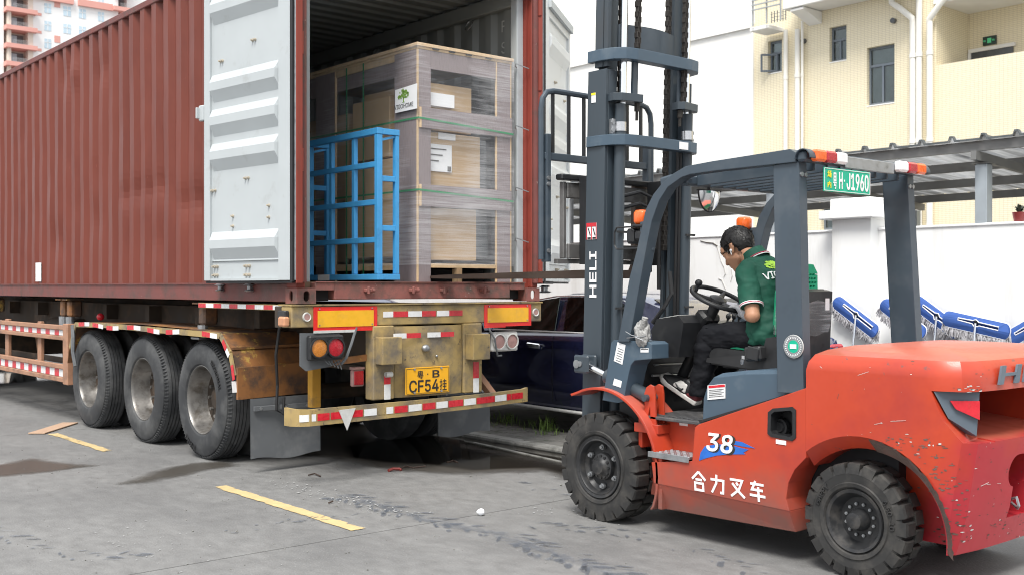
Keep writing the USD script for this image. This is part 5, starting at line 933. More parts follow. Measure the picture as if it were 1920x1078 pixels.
# side frames
up_ = yz([(1511, 727), (1310, 795), (1303, 801), (1298, 864), (1222, 866), (1226, 905), (1480, 958), (1474, 935), (1478, 905), (1490, 880), (1511, 858)], FL)
yA, yB = up_[5][0], up_[6][0]
for s_ in (1, -1):
    X = lambda x: x if s_ > 0 else mir(x)
    fh = Polygon(yz([(1445, 776), (1452, 770), (1485, 768), (1488, 772), (1488, 815), (1483, 820), (1450, 813), (1445, 808)], FL)); fr = put('side_frame', G().ext(Polygon(up_).buffer(0).difference(fh), 'yz', X(FL), X(FL + .22)), 'forklift_red', F)
    a0, a1 = up_[5], up_[6]; b0, b1 = yz([(1229, 954), (1500, 1003)], FL); b1 = (3.50, b1[1])
    put('sill_panel', G().add([(X(x), y, z) for x in (0,) for x, y, z in ((FL + .001, *a0), (FL + .001, a1[0], a1[1]), (FL + .05, *b1), (FL + .05, *b0), (FL + .22, *a0), (FL + .22, *a1), (FL + .22, *b1), (FL + .22, *b0))], BOXF), 'forklift_red', fr)
    fz = put('fuel_filler', join(G().ext(Polygon(yz([(1441, 772), (1450, 765), (1486, 762), (1493, 768), (1493, 820), (1486, 826), (1446, 818), (1440, 812)], FL)).difference(Polygon(yz([(1447, 776), (1453, 771), (1484, 769), (1487, 773), (1487, 815), (1482, 819), (1450, 812), (1446, 807)], FL))), 'yz', X(FL - .006), X(FL + .11)), G().ext(fh, 'yz', X(FL + .10), X(FL + .112))), 'plastic_black', fr)
    c = at(1462, 800, X=FL + .06); put('filler_cap', G().lathe([(-s_ * .04, .001), (-s_ * .042, .026), (-s_ * .03, .034), (-s_ * .03, .046), (-s_ * .0, .05)], (X(FL + .09), c[1], c[2]), 'x', 20), 'plastic_black', fz, smooth=30)
    put('inner_wall', G().bb(X(5.10), X(5.13), 4.17, 4.66, .20, .685), 'forklift_red', F)
    st = put('step', join(G().bb(X(4.925), X(5.10), 4.20, 4.52, .488, .502, ch=.002), G().bb(X(4.918), X(4.926), 4.20, 4.52, .470, .505, ch=.002)), 'steel_dull', F)
    g = G()
    for i in range(12):
        for j in range(6): g.bar((X(4.945 + j * .026) - .007, 4.22 + i * .025 - .007 * (-1) ** (i + j), .503), (X(4.945 + j * .026) + .007, 4.22 + i * .025 + .007 * (-1) ** (i + j), .503), .005, .004)
    put('grip_pattern', g, 'steel_bright', st, kind='stuff')
    # front mudguard
    A = np.radians(np.linspace(62, 206, 28)); R_ = .492
    P = np.array([[(X(x), 4.955 + (R_ + dr_) * math.cos(a), .35 + (R_ + dr_) * math.sin(a)) for x, dr_ in ((FL, 0), (5.24, 0), (5.24, .016), (FL, .016))] for a in A]); P[0, :, 1] += .02; P[:, :, 2] = np.maximum(P[:, :, 2], .15)
    mg = put('mudguard', G().loft(P), 'forklift_red', F, smooth=30)
    put('mudguard_back', G().bb(X(4.94), X(5.24), 4.425, 4.455, .16, .50), 'forklift_red', mg)
    for xl in (5.0, 5.075):
        put('cylinder_lug', G().ext(Polygon(yz([(1206, 800), (1215, 762), (1214, 738), (1218, 725), (1225, 720), (1232, 724), (1234, 738), (1236, 800), (1226, 800), (1225, 760), (1216, 800)], 5.03)), 'yz', X(xl), X(xl + .014)), 'forklift_red', mg)
    put('lug_base', G().bb(X(4.99), X(5.10), 4.50, 4.70, .60, .655), 'forklift_red', mg)
    tc = put('tilt_cylinder', join(G().cyl((X(5.05), 4.98, .922), (X(5.05), 4.60, .808), .043, n=20), G().cyl((X(5.05), 4.99, .925), (X(5.05), 4.95, .913), .05, n=20), G().cyl((X(5.0) - .03 * s_, 4.60, .815), (X(5.10), 4.60, .815), .022, n=14)), 'mast_grey', F, smooth=40)
    put('piston_rod', G().cyl((X(5.05), 5.20, .990), (X(5.05), 4.985, .923), .021, n=16), 'chrome', tc, smooth=40)
    put('mast_bracket', join(G().bb(X(5.005), X(5.03), 5.13, 5.27, .93, 1.05, ch=.012), G().bb(X(5.075), X(5.10), 5.13, 5.27, .93, 1.05, ch=.012), G().bb(X(5.03), X(5.115), 5.23, 5.29, .94, 1.04, ch=.01)), 'mast_grey', tc); put('pin', join(G().cyl((X(4.998), 5.20, .992), (X(5.11), 5.20, .992), .018, n=12), G().cyl((X(4.996), 5.23, .99), (X(5.0), 5.23, .99), .028, n=12)), 'steel_dull', tc)
    # cowl box at the foot of the guard post
    cb = put('cowl_box', G().ext(yz([(1137, 749), (1150, 668), (1153, 642), (1158, 637), (1222, 640), (1229, 645), (1229, 672), (1197, 675), (1190, 684), (1186, 700), (1176, 752), (1165, 754)], 5.0), 'yz', X(4.965), X(5.12)), 'hood_grey', F)
    if s_ > 0:
        put('label', G().quad(at(1158, 641, X=4.9635), at(1173, 646, X=4.9635), at(1167, 683, X=4.9635), at(1151, 676, X=4.9635), .002), 'label_white', cb); put('label', G().quad(at(1201, 652, X=4.9635), at(1216, 652, X=4.9635), at(1216, 660, X=4.9635), at(1201, 660, X=4.9635), .002), 'label_white', cb); put('label', G().quad(at(1152, 709, X=4.9635), at(1166, 714, X=4.9635), at(1164, 726, X=4.9635), at(1149, 721, X=4.9635), .002), 'label_white', cb)
        g = G()
        for k in range(6): g.bar(at(1159 - k * .9, 652 + k * 4.4, X=4.962), at(1169 - k * .9, 656 + k * 4.4, X=4.962), .002, .004)
        g.bar(at(1202, 654, X=4.962), at(1215, 654, X=4.962), .002, .006); put('label_print', g, 'paper_print', cb)
put('axle_housing', G().cyl((5.1, 4.985, .345), (mir(5.1), 4.985, .345), .13, n=20), 'plastic_black', F); put('steer_axle', G().bb(5.12, mir(5.12), 3.08, 3.20, .22, .36, ch=.02), 'plastic_black', F)
put('underbody', G().bb(5.16, mir(5.16), 3.0, 4.85, .22, .68), 'dark_void', F)
put('floor_plate', join(G().bb(5.0, mir(5.0), 4.06, 4.66, .686, .706, ch=.004), *[G().bb(5.03, 5.5, 4.10 + .04 * k, 4.125 + .04 * k, .7065, .7115) for k in range(13)]), 'floor_mat', F)
put('toe_board', G().bar((FC, 4.64, .70), (FC, 4.86, .92), 1.05, .02, up=(1, 0, 0)) if False else G().bb(5.02, mir(5.02), 4.66, 4.69, .5, .70), 'forklift_red', F)
put('front_cowl', G().bb(5.13, mir(5.13), 4.80, 4.98, .62, 1.10, ch=.02), 'plastic_black', F); put('dash_shelf', G().bb(5.122, mir(5.122), 4.66, 4.98, 1.105, 1.145, ch=.01), 'hood_grey', F)
# engine hood
hd = yz([(1316, 786), (1318, 745), (1325, 722), (1337, 706), (1352, 699), (1400, 694), (1510, 689), (1511, 729)], 5.0); hd[-2] = (3.404, 1.06); hd[-1] = (3.404, .955)
hi = [(y - .02 * (i < 5), z - .0 - .02 * (i in (4, 5, 6))) for i, (y, z) in enumerate(hd)]
S4 = np.array([[(4.985, y, z) for y, z in hi], [(5.02, y, z) for y, z in [(a[0], b[1]) if False else b for a, b in zip(hi, hd)]], [(mir(5.02), y, z) for y, z in hd], [(mir(4.985), y, z) for y, z in hi]])
hp = put('engine_hood', G().loft(S4), 'hood_grey', F)
put('hood_seam', G().bar(at(1313, 790, X=4.984), at(1510, 731, X=4.984), .02, .014), 'rubber_gasket', hp)
hl = put('label', G().quad(at(1327, 722, X=4.9815), at(1360, 719, X=4.9815), at(1360, 746, X=4.9815), at(1327, 749, X=4.9815), .003), 'label_white', hp)
put('label_print', join(*[G().bar(at(1329, 731 + 3.2 * k, X=4.9788), at(1357 - 4 * (k % 2), 728.5 + 3.2 * k, X=4.9788), .0015, .0035) for k in range(5)]), 'paper_print', hp); put('label_print', G().bar(at(1328.5, 725, X=4.9788), at(1359, 722.3, X=4.9788), .0015, .014), 'tape_red', hp)
put('label', G().bb(4.925, 4.9295, *sorted((at(1275, 790, X=4.93)[1], at(1291, 790, X=4.93)[1])), at(1280, 806, X=4.93)[2], at(1280, 790, X=4.93)[2]).move(t=(.172, 0.15, 0)), 'label_white', F)
put('label', G().quad(at(1455, 823, X=4.9275), at(1474, 826, X=4.9275), at(1474, 834, X=4.9275), at(1455, 831, X=4.9275), .002), 'label_white', F)
# side lettering
g = G(); o0 = at(1297, 917, X=FL - .0015); stp = .138
for k, key in enumerate(('he', 'li', 'cha', 'che')): place_glyph(g, key, .118, .112, o0 + np.array([0, -k * stp, -.0]) , (0, -1, 0), (0, 0, 1), 12, .002, slant=-.08)
put('lettering', g, 'letter_white', F)
g = G(); o0 = at(1322, 842, X=FL - .002); place_text(g, '38', .098, o0, (0, -1, 0), (0, 0, 1), .0035, bold=True, width=.185, slant=.12); put('model_number', g, 'letter_white', F)
g = G(); place_text(g, '38', .104, o0 + np.array([.001, -.006, -.007]), (0, -1, 0), (0, 0, 1), .002, bold=True, width=.195, slant=.12); put('number_shadow', g, 'ink', F)
put('swoosh_decal', G().ext(Polygon(yz([(1311, 863), (1314, 848), (1322, 836), (1345, 832), (1372, 834), (1390, 839), (1404, 842), (1394, 848), (1398, 851), (1372, 851), (1345, 853), (1325, 858)], FL)).union(Polygon(yz([(1368, 824), (1392, 828), (1416, 840), (1392, 836), (1368, 831)], FL))), 'yz', FL - .0025, FL - .0005), 'decal_blue', F)
# wheels
def fork_wheel(name, x, y, r, w, rim, nl, lug, s, bolts):
    c = (x, y, r - .004)
    wh = put(name, G().lathe([(s * .02, rim), (s * .006, rim - .004), (s * .012, rim - .02), (s * .05, rim - .035), (s * .075, rim * .70), (s * .075, rim * .5), (s * .075, .001)], c, 'x', 40), 'fork_rim', F, smooth=35)
    rt_ = r - lug
    put('tyre', G().lathe([(s * a, b) for a, b in ((.025, rim - .003), (.004, rim + .012), (.0, rim + .03), (.008, rim + .035), (.004, rt_ - .03), (.016, rt_ - .004), (.04, rt_ + .004), (w / 2, rt_ + .006), (w - .04, rt_ + .004), (w - .01, rt_ - .01), (w, rim + .03), (w - .02, rim))], c, 'x', 56), 'fork_tyre', wh, smooth=30)
    for side_ in (0, 1):
        for k in range(nl):
            a = 2 * PI * (k + .5 * side_) / nl; da = PI / nl * .80
            x0, x1 = (.003, w * .47) if side_ == 0 else (w - .003, w * .53)
            v = [(c[0] + s * xx, c[1] + rr_ * math.cos(a + q * da * f_), c[2] + rr_ * math.sin(a + q * da * f_)) for rr_, f_, xa, xb in ((rt_ - .030, 1.02, x0, x1), (r - .006, .97, x0 + .006 * (1 if side_ == 0 else -1), x1), (r, .80, x0 + .02 * (1 if side_ == 0 else -1), x1)) for xx in (xa, xb) for q in (-1, 1)]
            m = trimesh.convex.convex_hull(np.array(v)); put('tread_block', G().tm(m), 'fork_tyre', wh)
    if s > 0 and nl == 20:
        g = G()
        for string, mid in ((('HAPPY', 2.6), ('6.50-10', .3)) ):
            m = meshkit.text_mesh(string, .026, .003); v = np.array(m.vertices); v[:, 0] -= v[:, 0].max() / 2; rad = (rim + rt_) / 2 - .012; a = mid - v[:, 0] / rad; rr_ = rad + v[:, 1]; g.add(np.c_[c[0] + .006 - v[:, 2] * 2.4, c[1] - rr_ * np.cos(a), c[2] + rr_ * np.sin(a)], m.faces)
        put('tyre_lettering', g, 'fork_rim', wh, kind='stuff')
    for k in range(bolts[0]):
        a = 2 * PI * (k + .5) / bolts[0]; p = np.array([c[0] + s * .07, c[1] + bolts[1] * math.cos(a), c[2] + bolts[1] * math.sin(a)]); put('wheel_nut', join(G().cyl(p, p - [s * bolts[2], 0, 0], bolts[3] * .6, n=8), G().cyl(p, p - [s * bolts[2] * .6, 0, 0], bolts[3], n=6)), 'steel_dull', wh)
    return wh, c
for s_ in (1, -1):
    X = lambda x: x if s_ > 0 else mir(x)
    wh, c = fork_wheel('front_wheel', X(4.945), 4.985, .348, .25, .200, 23, .030, s_, (6, .125, .035, .018))
    put('hub', join(G().lathe([(s_ * .075, .088), (s_ * .045, .085), (s_ * .04, .07), (s_ * .02, .05), (s_ * .005, .045), (s_ * .0, .001)], c, 'x', 28), *[G().cyl((c[0] + s_ * .047, c[1] + .068 * math.cos(a), c[2] + .068 * math.sin(a)), (c[0] + s_ * .03, c[1] + .068 * math.cos(a), c[2] + .068 * math.sin(a)), .010, n=6) for a in np.arange(12) * PI / 6]), 'fork_rim', wh, smooth=30)
    put('rim_ring', G().lathe([(s_ * .03, .185), (s_ * .012, .18), (s_ * .01, .172), (s_ * .02, .165), (s_ * .05, .16)], c, 'x', 40), 'fork_rim', wh, smooth=35)
    wh, c = fork_wheel('rear_wheel', X(4.965), 3.145, .300, .19, .165, 20, .026, s_, (12, .082, .012, .009))
    put('hub', G().lathe([(s_ * .09, .06), (s_ * .05, .055), (s_ * .02, .045), (s_ * .005, .042), (s_ * .0, .025), (s_ * .004, .001)], c, 'x', 28), 'fork_rim', wh, smooth=30)
# ---- overhead guard
og = put('roof_header', join(G().bb(4.95, mir(4.95), 3.42, 3.48, 2.165, 2.225, ch=.012)), 'guard_grey', F)
Le = yz([(1165, 640), (1187, 520), (1200, 471), (1217, 394), (1231, 366), (1247, 346), (1267, 328), (1292, 313), (1340, 304), (1487, 281), (1500, 283)], 4.98); Re = yz([(1186, 640), (1208, 520), (1219, 460), (1228, 416), (1242, 377), (1258, 352), (1283, 334), (1300, 328), (1350, 321), (1505, 299)], 4.98)
Le[-1] = (3.482, 2.215); Re[-1] = (3.482, 2.165); fpoly = Polygon(Le + Re[::-1])
for s_ in (1, -1):
    X = lambda x: x if s_ > 0 else mir(x)
    p_ = put('guard_side', G().ext(fpoly, 'yz', X(4.95), X(5.03)), 'guard_grey', F)
    put('rear_pillar', G().bar((X(4.965), 3.50, .93), (X(5.0), 3.555, 2.165), .07, .165, up=(0, 1, 0)), 'guard_grey', F)
    for q in (0, 1): put('bolt', G().cyl((X(5.0) + (q - .5) * .035, 3.46, 2.10), (X(5.0) + (q - .5) * .035, 3.474, 2.10), .013, n=10), 'steel_dull', p_)
    for k, (xa, m) in enumerate(((4.985, 'lens_orange'), (5.085, 'lens_red'), (5.185, 'lens_white'))): put('lamp_lens', G().bb(X(xa), X(xa + .098), 3.37, 3.419, 2.165, 2.228, ch=.012), m, og)
    put('lamp_hood', wall_along([(3.43 + .052 * math.cos(t), 2.18 + .052 * math.sin(t)) for t in np.linspace(.0, PI, 13)], 0., .05, t=.006).move(np.array([[0, 0, 1.], [1, 0, 0], [0, 1, 0]]), (min(X(4.935), X(4.985)), 0, 0)), 'guard_grey', og)
put('header_plate', G().bb(5.30, mir(5.30), 3.40, 3.419, 2.15, 2.215, ch=.004), 'steel_dull', og); put('front_header', G().bb(5.03, mir(5.03), 4.30, 4.37, 2.105, 2.165, ch=.01), 'guard_grey', F); put('front_lug', G().bar((5.06, 4.54, 2.13), (5.06, 4.30, 2.165), .03, .075, ch=.012), 'guard_grey', F)
for k in range(8):
    x = 5.12 + k * (mir(5.12) - 5.12) / 7; put('roof_bar', G().bar((x, 3.481, 2.165), (x, 4.299, 2.135), .018, .07, ch=.003), 'guard_grey', F)
pc = [at(1540, 313, Y=3.40), at(1627, 325, Y=3.40), at(1627, 367, Y=3.40), at(1540, 360, Y=3.40)]
x0, x1, z0, z1 = pc[0][0], pc[1][0], (pc[2][2] + pc[3][2]) / 2, (pc[0][2] + pc[1][2]) / 2
npl = put('number_plate', G().bb(x0, x1, 3.384, 3.390, z0, z1, ch=.002), 'plate_green', F); g = G(); W_, H_ = x1 - x0, z1 - z0
place_glyph(g, 'yue', W_ * .075, H_ * .68, (x0 + W_ * .185, 3.383, z0 + H_ * .15), (1, 0, 0), (0, 0, 1), 10); place_text(g, 'H', H_ * .66, (x0 + W_ * .30, 3.383, z0 + H_ * .17), (1, 0, 0), (0, 0, 1), .002, width=W_ * .075, bold=True); place_text(g, 'J1960', H_ * .66, (x0 + W_ * .465, 3.383, z0 + H_ * .17), (1, 0, 0), (0, 0, 1), .002, width=W_ * .48, bold=True); g.bb(x0 + W_ * .415, x0 + W_ * .432, 3.381, 3.383, z0 + H_ * .47, z0 + H_ * .55)
g.bb(x0 + .004, x1 - .004, 3.382, 3.3838, z1 - .007, z1 - .004).bb(x0 + .004, x1 - .004, 3.382, 3.3838, z0 + .004, z0 + .007).bb(x0 + .004, x0 + .007, 3.382, 3.3838, z0 + .007, z1 - .007).bb(x1 - .007, x1 - .004, 3.382, 3.3838, z0 + .007, z1 - .007); put('lettering', g, 'letter_white', npl)
g = G(); place_glyph(g, 'chang', W_ * .085, H_ * .30, (x0 + W_ * .065, 3.383, z0 + H_ * .58), (1, 0, 0), (0, 0, 1), 11); place_glyph(g, 'nei', W_ * .085, H_ * .28, (x0 + W_ * .065, 3.383, z0 + H_ * .16), (1, 0, 0), (0, 0, 1), 11); put('lettering', g, 'yellow_ink', npl)
# badge on the near rear pillar
c = at(1488, 649, X=4.928); bd = put('round_badge', G().lathe([(0, .001), (0, .062), (.003, .063)], (4.926, c[1], c[2]), 'x', 32), 'reflector_grey', F); put('badge_ring', G().lathe([(-.001, .036), (-.0015, .059), (-.001, .060)], (4.926, c[1], c[2]), 'x', 32), 'steel_dull', bd); put('badge_centre', G().lathe([(-.0015, .001), (-.0015, .034)], (4.926, c[1], c[2]), 'x', 24), 'plate_green', bd)
g = G()
for k in range(26):
    a = 2 * PI * k / 26; g.bar((4.9235, c[1] + .043 * math.cos(a), c[2] + .043 * math.sin(a)), (4.9235, c[1] + .053 * math.cos(a), c[2] + .053 * math.sin(a)), .001, .004, up=(0, -math.sin(a), math.cos(a)))
g.bb(4.9225, 4.924, c[1] - .020, c[1] + .020, c[2] - .012, c[2] + .012); put('badge_print', g, 'label_white', bd)
# mirror
mc = np.array([5.30, 4.36, 2.085]); t = np.linspace(0, PI, 17)
Pm = np.array([[(mc[0] + .10 * r_ * math.cos(a), mc[1] - .045 * (1 - r_ ** 2) - .004, mc[2] - .125 * r_ * math.sin(a)) for a in t] for r_ in np.linspace(.02, 1, 8)]); mr = put('mirror', join(G().grid(Pm)), 'chrome', F, smooth=True)
put('mirror_rim', join(G().tube([(mc[0] + .10 * math.cos(a), mc[1], mc[2] - .125 * math.sin(a)) for a in t], .006, 6), G().bb(mc[0] - .105, mc[0] + .105, mc[1] - .01, mc[1] + .012, mc[2] - .001, mc[2] + .008), G().bb(mc[0] - .01, mc[0] + .01, mc[1], mc[1] + .01, mc[2], 2.13)), 'plastic_black', mr)
# front lamps on the guard
for s_ in (1, -1):
    X = lambda x: x if s_ > 0 else mir(x)
    hx = X(5.04); fl_ = put('indicator_lamp', G().bb(hx - .045, hx + .045, 4.635, 4.725, 1.885, 1.975, ch=.018), 'lens_orange', F, smooth=True); put('lamp_base', G().bb(hx - .05, hx + .05, 4.625, 4.73, 1.868, 1.884, ch=.004), 'plastic_black', fl_)
    hl_ = put('head_lamp', join(G().bb(hx - .055, hx + .055, 4.71, 4.77, 1.765, 1.862, ch=.014), G().bb(hx - .045, hx + .045, 4.64, 4.709, 1.785, 1.845, ch=.012)), 'plastic_black', F); s_ > 0 and put('lamp_cage', G().tube([(hx - .06, 4.70, 1.87), (hx - .06, 4.84, 1.87), (hx - .06, 4.86, 1.84), (hx - .06, 4.86, 1.76), (hx - .06, 4.84, 1.735), (hx - .06, 4.62, 1.735), (hx + .06, 4.62, 1.735)], .006, 6), 'plastic_black', hl_)
    put('lamp_bracket', G().bb(X(5.0), X(5.02), 4.56, 4.66, 1.72, 1.90), 'guard_grey', hl_)
# ---- mast: everything leans back a little
LEAN = .026
def lean(g): 
    for v in g.V: v[:, 1] -= LEAN * (v[:, 2] - .75)
    return g
for s_ in (1, -1):
    X = lambda x: x if s_ > 0 else mir(x)
    chn = put('outer_channel', lean(join(G().bb(X(5.12), X(5.145), 5.13, 5.30, .12, 2.93, ch=.003), G().bb(X(5.146), X(5.225), 5.13, 5.165, .12, 2.93, ch=.003), G().bb(X(5.146), X(5.225), 5.265, 5.30, .12, 2.93, ch=.003))), 'mast_grey', F)
    put('inner_channel', lean(join(G().bb(X(5.175), X(5.20), 5.175, 5.255, .2, 4.7), G().bb(X(5.201), X(5.27), 5.175, 5.20, .2, 4.7), G().bb(X(5.201), X(5.27), 5.255 - .025, 5.255, .2, 4.7), G().bb(X(5.135), X(5.17), 5.18, 5.25, 2.95, 4.7), G().bb(X(5.14), X(5.172), 5.14, 5.178, 2.95, 4.7))), 'mast_grey', F)
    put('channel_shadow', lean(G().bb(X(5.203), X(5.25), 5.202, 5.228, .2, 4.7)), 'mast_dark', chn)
    cyl_ = put('lift_cylinder', lean(G().cyl((X(5.215), 5.085, .25), (X(5.215), 5.085, 2.70), .038, n=20)), 'mast_grey', F, smooth=40)
    put('cylinder_collar', lean(G().cyl((X(5.215), 5.085, 2.52), (X(5.215), 5.085, 2.58), .042, n=20)), 'steel_bright', cyl_, smooth=40); put('chrome_rod', lean(G().cyl((X(5.235), 5.085, 2.70), (X(5.235), 5.085, 4.6), .024, n=16)), 'chrome', cyl_, smooth=40)
    put('pipe_clamp', lean(join(G().bb(X(5.15), X(5.20), 5.09, 5.128, 2.50, 2.60, ch=.004), G().cyl((X(5.155), 5.085, 2.525), (X(5.155), 5.095, 2.525), .016, n=8), G().cyl((X(5.155), 5.085, 2.575), (X(5.155), 5.095, 2.575), .016, n=8))), 'steel_dull', cyl_)
    for z in (1.35, 1.85): put('hose_clip', lean(join(G().bb(X(5.16), X(5.255), 5.038, 5.048, z, z + .014))), 'mast_dark', cyl_)
    put('cylinder_bracket', lean(G().ext(Polygon([(X(5.14), 5.13), (X(5.36), 5.10), (X(5.37), 5.04), (X(5.34), 5.0), (X(5.17), 5.03), (X(5.13), 5.07)]), 'xy', 2.715, 2.765)), 'mast_grey', F); put('stay_bar', lean(G().bb(X(5.30), X(5.345), 5.055, 5.075, 2.766, 3.02)), 'guard_grey', F); put('chain_anchor', lean(join(G().cyl((X(5.335), 5.05, 2.60), (X(5.335), 5.05, 2.714), .010, n=8), G().cyl((X(5.335), 5.05, 2.66), (X(5.335), 5.05, 2.714), .018, n=8))), 'chain_steel', F)
    # leaf chains: rear run and front run
    for nm, yy, za, zb2 in (('lift_chain', 5.035, 2.765 if s_ < 0 else 3.07, 4.6), ('lift_chain', 5.19, 1.75, 4.6)):
        g = G(); z = za; k = 0
        while z < min(zb2, 3.9):
            for q in range(3): g.bb(X(5.315) - .020 + q * .013 + .006 * (k % 2), X(5.315) - .013 + q * .013 + .006 * (k % 2), yy - .016, yy + .016, z, z + .040, ch=.003)
            z += .034; k += 1
        put(nm, lean(g), 'chain_steel', F)
    for j, q in enumerate((5.26, 5.28)): put('hydraulic_hose', lean(G().cyl((X(q), 5.10 + .01 * j, .6), (X(q), 5.10 + .01 * j, 2.5), .010, n=8)), 'hose_black', F)
for z0, z1 in ((2.985, 3.06), (2.425, 2.495)):
    o = [(5.105, 5.29), (5.105, 5.17), (5.13, 5.07), (5.19, 5.015), (5.28, 4.995)]; o = o + [(mir(x), y) for x, y in o[::-1]]
    i_ = [(5.15, 5.29), (5.15, 5.18), (5.17, 5.12), (5.27, 5.075), (5.33, 5.07)]; i_ = i_ + [(mir(x), y) for x, y in i_[::-1]]
    cb_ = put('mast_crossbar', lean(G().ext(Polygon(o + i_[::-1]), 'xy', z0, z1)), 'hood_grey', F)  # lighter grey than the mast, painted for the light from above
    if z0 < 2.5: put('label', lean(G().bb(5.70, 5.79, 4.990, 4.9935, z0 + .01, z1 - .01)), 'label_white', cb_)
g = G(); P = np.array([[(5.27 + t * (mir(5.27) - 5.27), 5.17 - .06 * math.sin(PI * t), z) for z in (3.07, 3.25)] for t in np.linspace(0, 1, 12)]); put('inner_crossplate', lean(join(G().grid(P), G().grid(P + [0, .02, 0]))), 'guard_grey', F, smooth=True)
put('lower_crossbar', lean(G().bb(5.15, mir(5.15), 5.10, 5.129, .45, .62)), 'mast_grey', F)
g = G(); za, zb2 = 1.415, 1.72; place_text(g, 'HELI', .062, (5.1185, 5.185 - LEAN * .8, za), (0, 0, 1), (0, 1, 0), .0015, bold=True, width=zb2 - za); put('lettering', g, 'letter_white', F)
sa = at(1109, 434, X=5.118); st_ = put('warning_label', G().bb(5.1165, 5.1195, sa[1] - .05, sa[1] + .045, sa[2] - .055, sa[2] + .055), 'label_white', F); put('label_border', join(G().bb(5.114, 5.1165, sa[1] - .05, sa[1] + .045, sa[2] + .03, sa[2] + .055), *[G().bb(5.114, 5.1165, sa[1] + q, sa[1] + q + .006, sa[2] - .055, sa[2] + .029) for q in (-.05, -.006, .039)]), 'tape_red', st_)
put('label_print', join(*[G().bb(5.114, 5.116, sa[1] + q, sa[1] + q + .030, sa[2] - .052, sa[2] - .04) for q in (-.042, .004)], *[G().bar((5.115, sa[1] + q, sa[2] - .03), (5.115, sa[1] + q + .02, sa[2] + .02), .001, .008) for q in (-.037, .008)]), 'ink', st_)
sa = at(1113, 185, X=5.118); put('hook_label', G().bb(5.1165, 5.1195, sa[1] - .02, sa[1] + .02, sa[2] - .03, sa[2] + .035), 'label_white', F); put('hook_label', G().bb(5.1145, 5.1163, sa[1] - .02, sa[1] + .02, sa[2] + .02, sa[2] + .035), 'yellow_ink', F)
# carriage, load backrest and forks
BY = 5.50; bL, bR = 4.93, 6.02
put('backrest_frame', G().tube([(bL, BY, 1.68), (bL, BY, 2.70), (bL + .012, BY, 2.77), (bL + .05, BY, 2.815), (bL + .11, BY, 2.83), (bR - .11, BY, 2.83), (bR - .05, BY, 2.815), (bR - .012, BY, 2.77), (bR, BY, 2.70), (bR, BY, 1.68)], .020, 8), 'guard_grey', F, smooth=40)
for x in (5.035, 5.185, 5.33, 5.475, 5.62, 5.765, 5.91): put('backrest_bar', G().bb(x - .011, x + .011, BY - .008, BY + .008, 2.40, 2.815), 'mast_dark', F)
put('backrest_rail', G().bb(bL + .02, bR - .02, BY - .02, BY + .02, 2.355, 2.405, ch=.004), 'guard_grey', F)
for x in (bL + .045, bR - .045):
    e_ = put('side_plate', G().bb(x - .02, x + .02, BY - .03, BY + .03, 1.665, 2.53, ch=.004), 'guard_grey', F)
    for z in (1.74, 2.19, 2.23): put('bolt', G().cyl((x - .01, BY - .045, z), (x - .01, BY - .029, z), .014, n=8), 'steel_dull', e_)
for x0, x1 in ((5.068, 5.098), (mir(5.098), mir(5.068))): put('carriage_upright', G().bb(x0, x1, 5.43, 5.47, 1.69, 2.21, ch=.004), 'carriage_steel', F)
put('carriage_bar', G().bb(5.03, mir(5.03), 5.40, 5.47, 2.22, 2.26, ch=.008), 'mast_dark', F); put('carriage_bar', G().bb(5.10, mir(5.10), 5.42, 5.45, 2.10, 2.205, ch=.006), 'carriage_steel', F); put('carriage_bar', G().bb(5.10, mir(5.10), 5.41, 5.44, 1.687, 1.79, ch=.006), 'carriage_steel', F); put('carriage_bar', G().bb(5.02, mir(5.02), 5.43, 5.47, 1.655, 1.685), 'carriage_steel', F)
for x in (5.21, mir(5.21)): put('roller_plate', G().bb(x - .02, x + .02, 5.18, 5.40, 1.65, 2.25), 'mast_dark', F)
put('spacer_bar', G().bb(5.135, 5.155, 5.42, 5.44, 1.795, 2.095), 'steel_dull', F)
for x in (5.455, 5.84):
    pr_ = [(5.43, 1.60), (5.43, 2.235), (5.47, 2.235), (5.478, 1.66), (5.50, 1.617), (5.62, 1.615), (7.15, 1.596), (7.56, 1.583), (7.60, 1.578), (7.60, 1.57), (7.15, 1.562), (5.50, 1.558), (5.45, 1.57)]
    fk = put('fork', G().ext(Polygon(pr_), 'yz', x - .062, x + .062), 'fork_steel', F); put('fork_hook', G().bb(x - .06, x + .06, 5.375, 5.428, 1.60, 1.654, ch=.006), 'mast_dark', fk)
for zz in (2.06, 1.98): put('carriage_hose', G().tube([(5.28, 5.30, zz - .02), (5.40, 5.22, zz + .05), (5.55, 5.17, zz + .09), (5.68, 5.16, zz + .05), (5.74, 5.17, zz - .10), (5.75, 5.18, zz - .5)], .013, 8), 'hose_black', F, smooth=50)
put('valve_block', G().bb(5.40, 5.56, 5.34, 5.37, 2.02, 2.10), 'carriage_steel', F); put('hose_guard', G().tube([(5.60, 5.10, 1.25), (5.62, 5.02, 1.35), (5.66, 4.98, 1.45), (5.66, 5.0, 1.6)], .016, 8), 'hose_black', F)
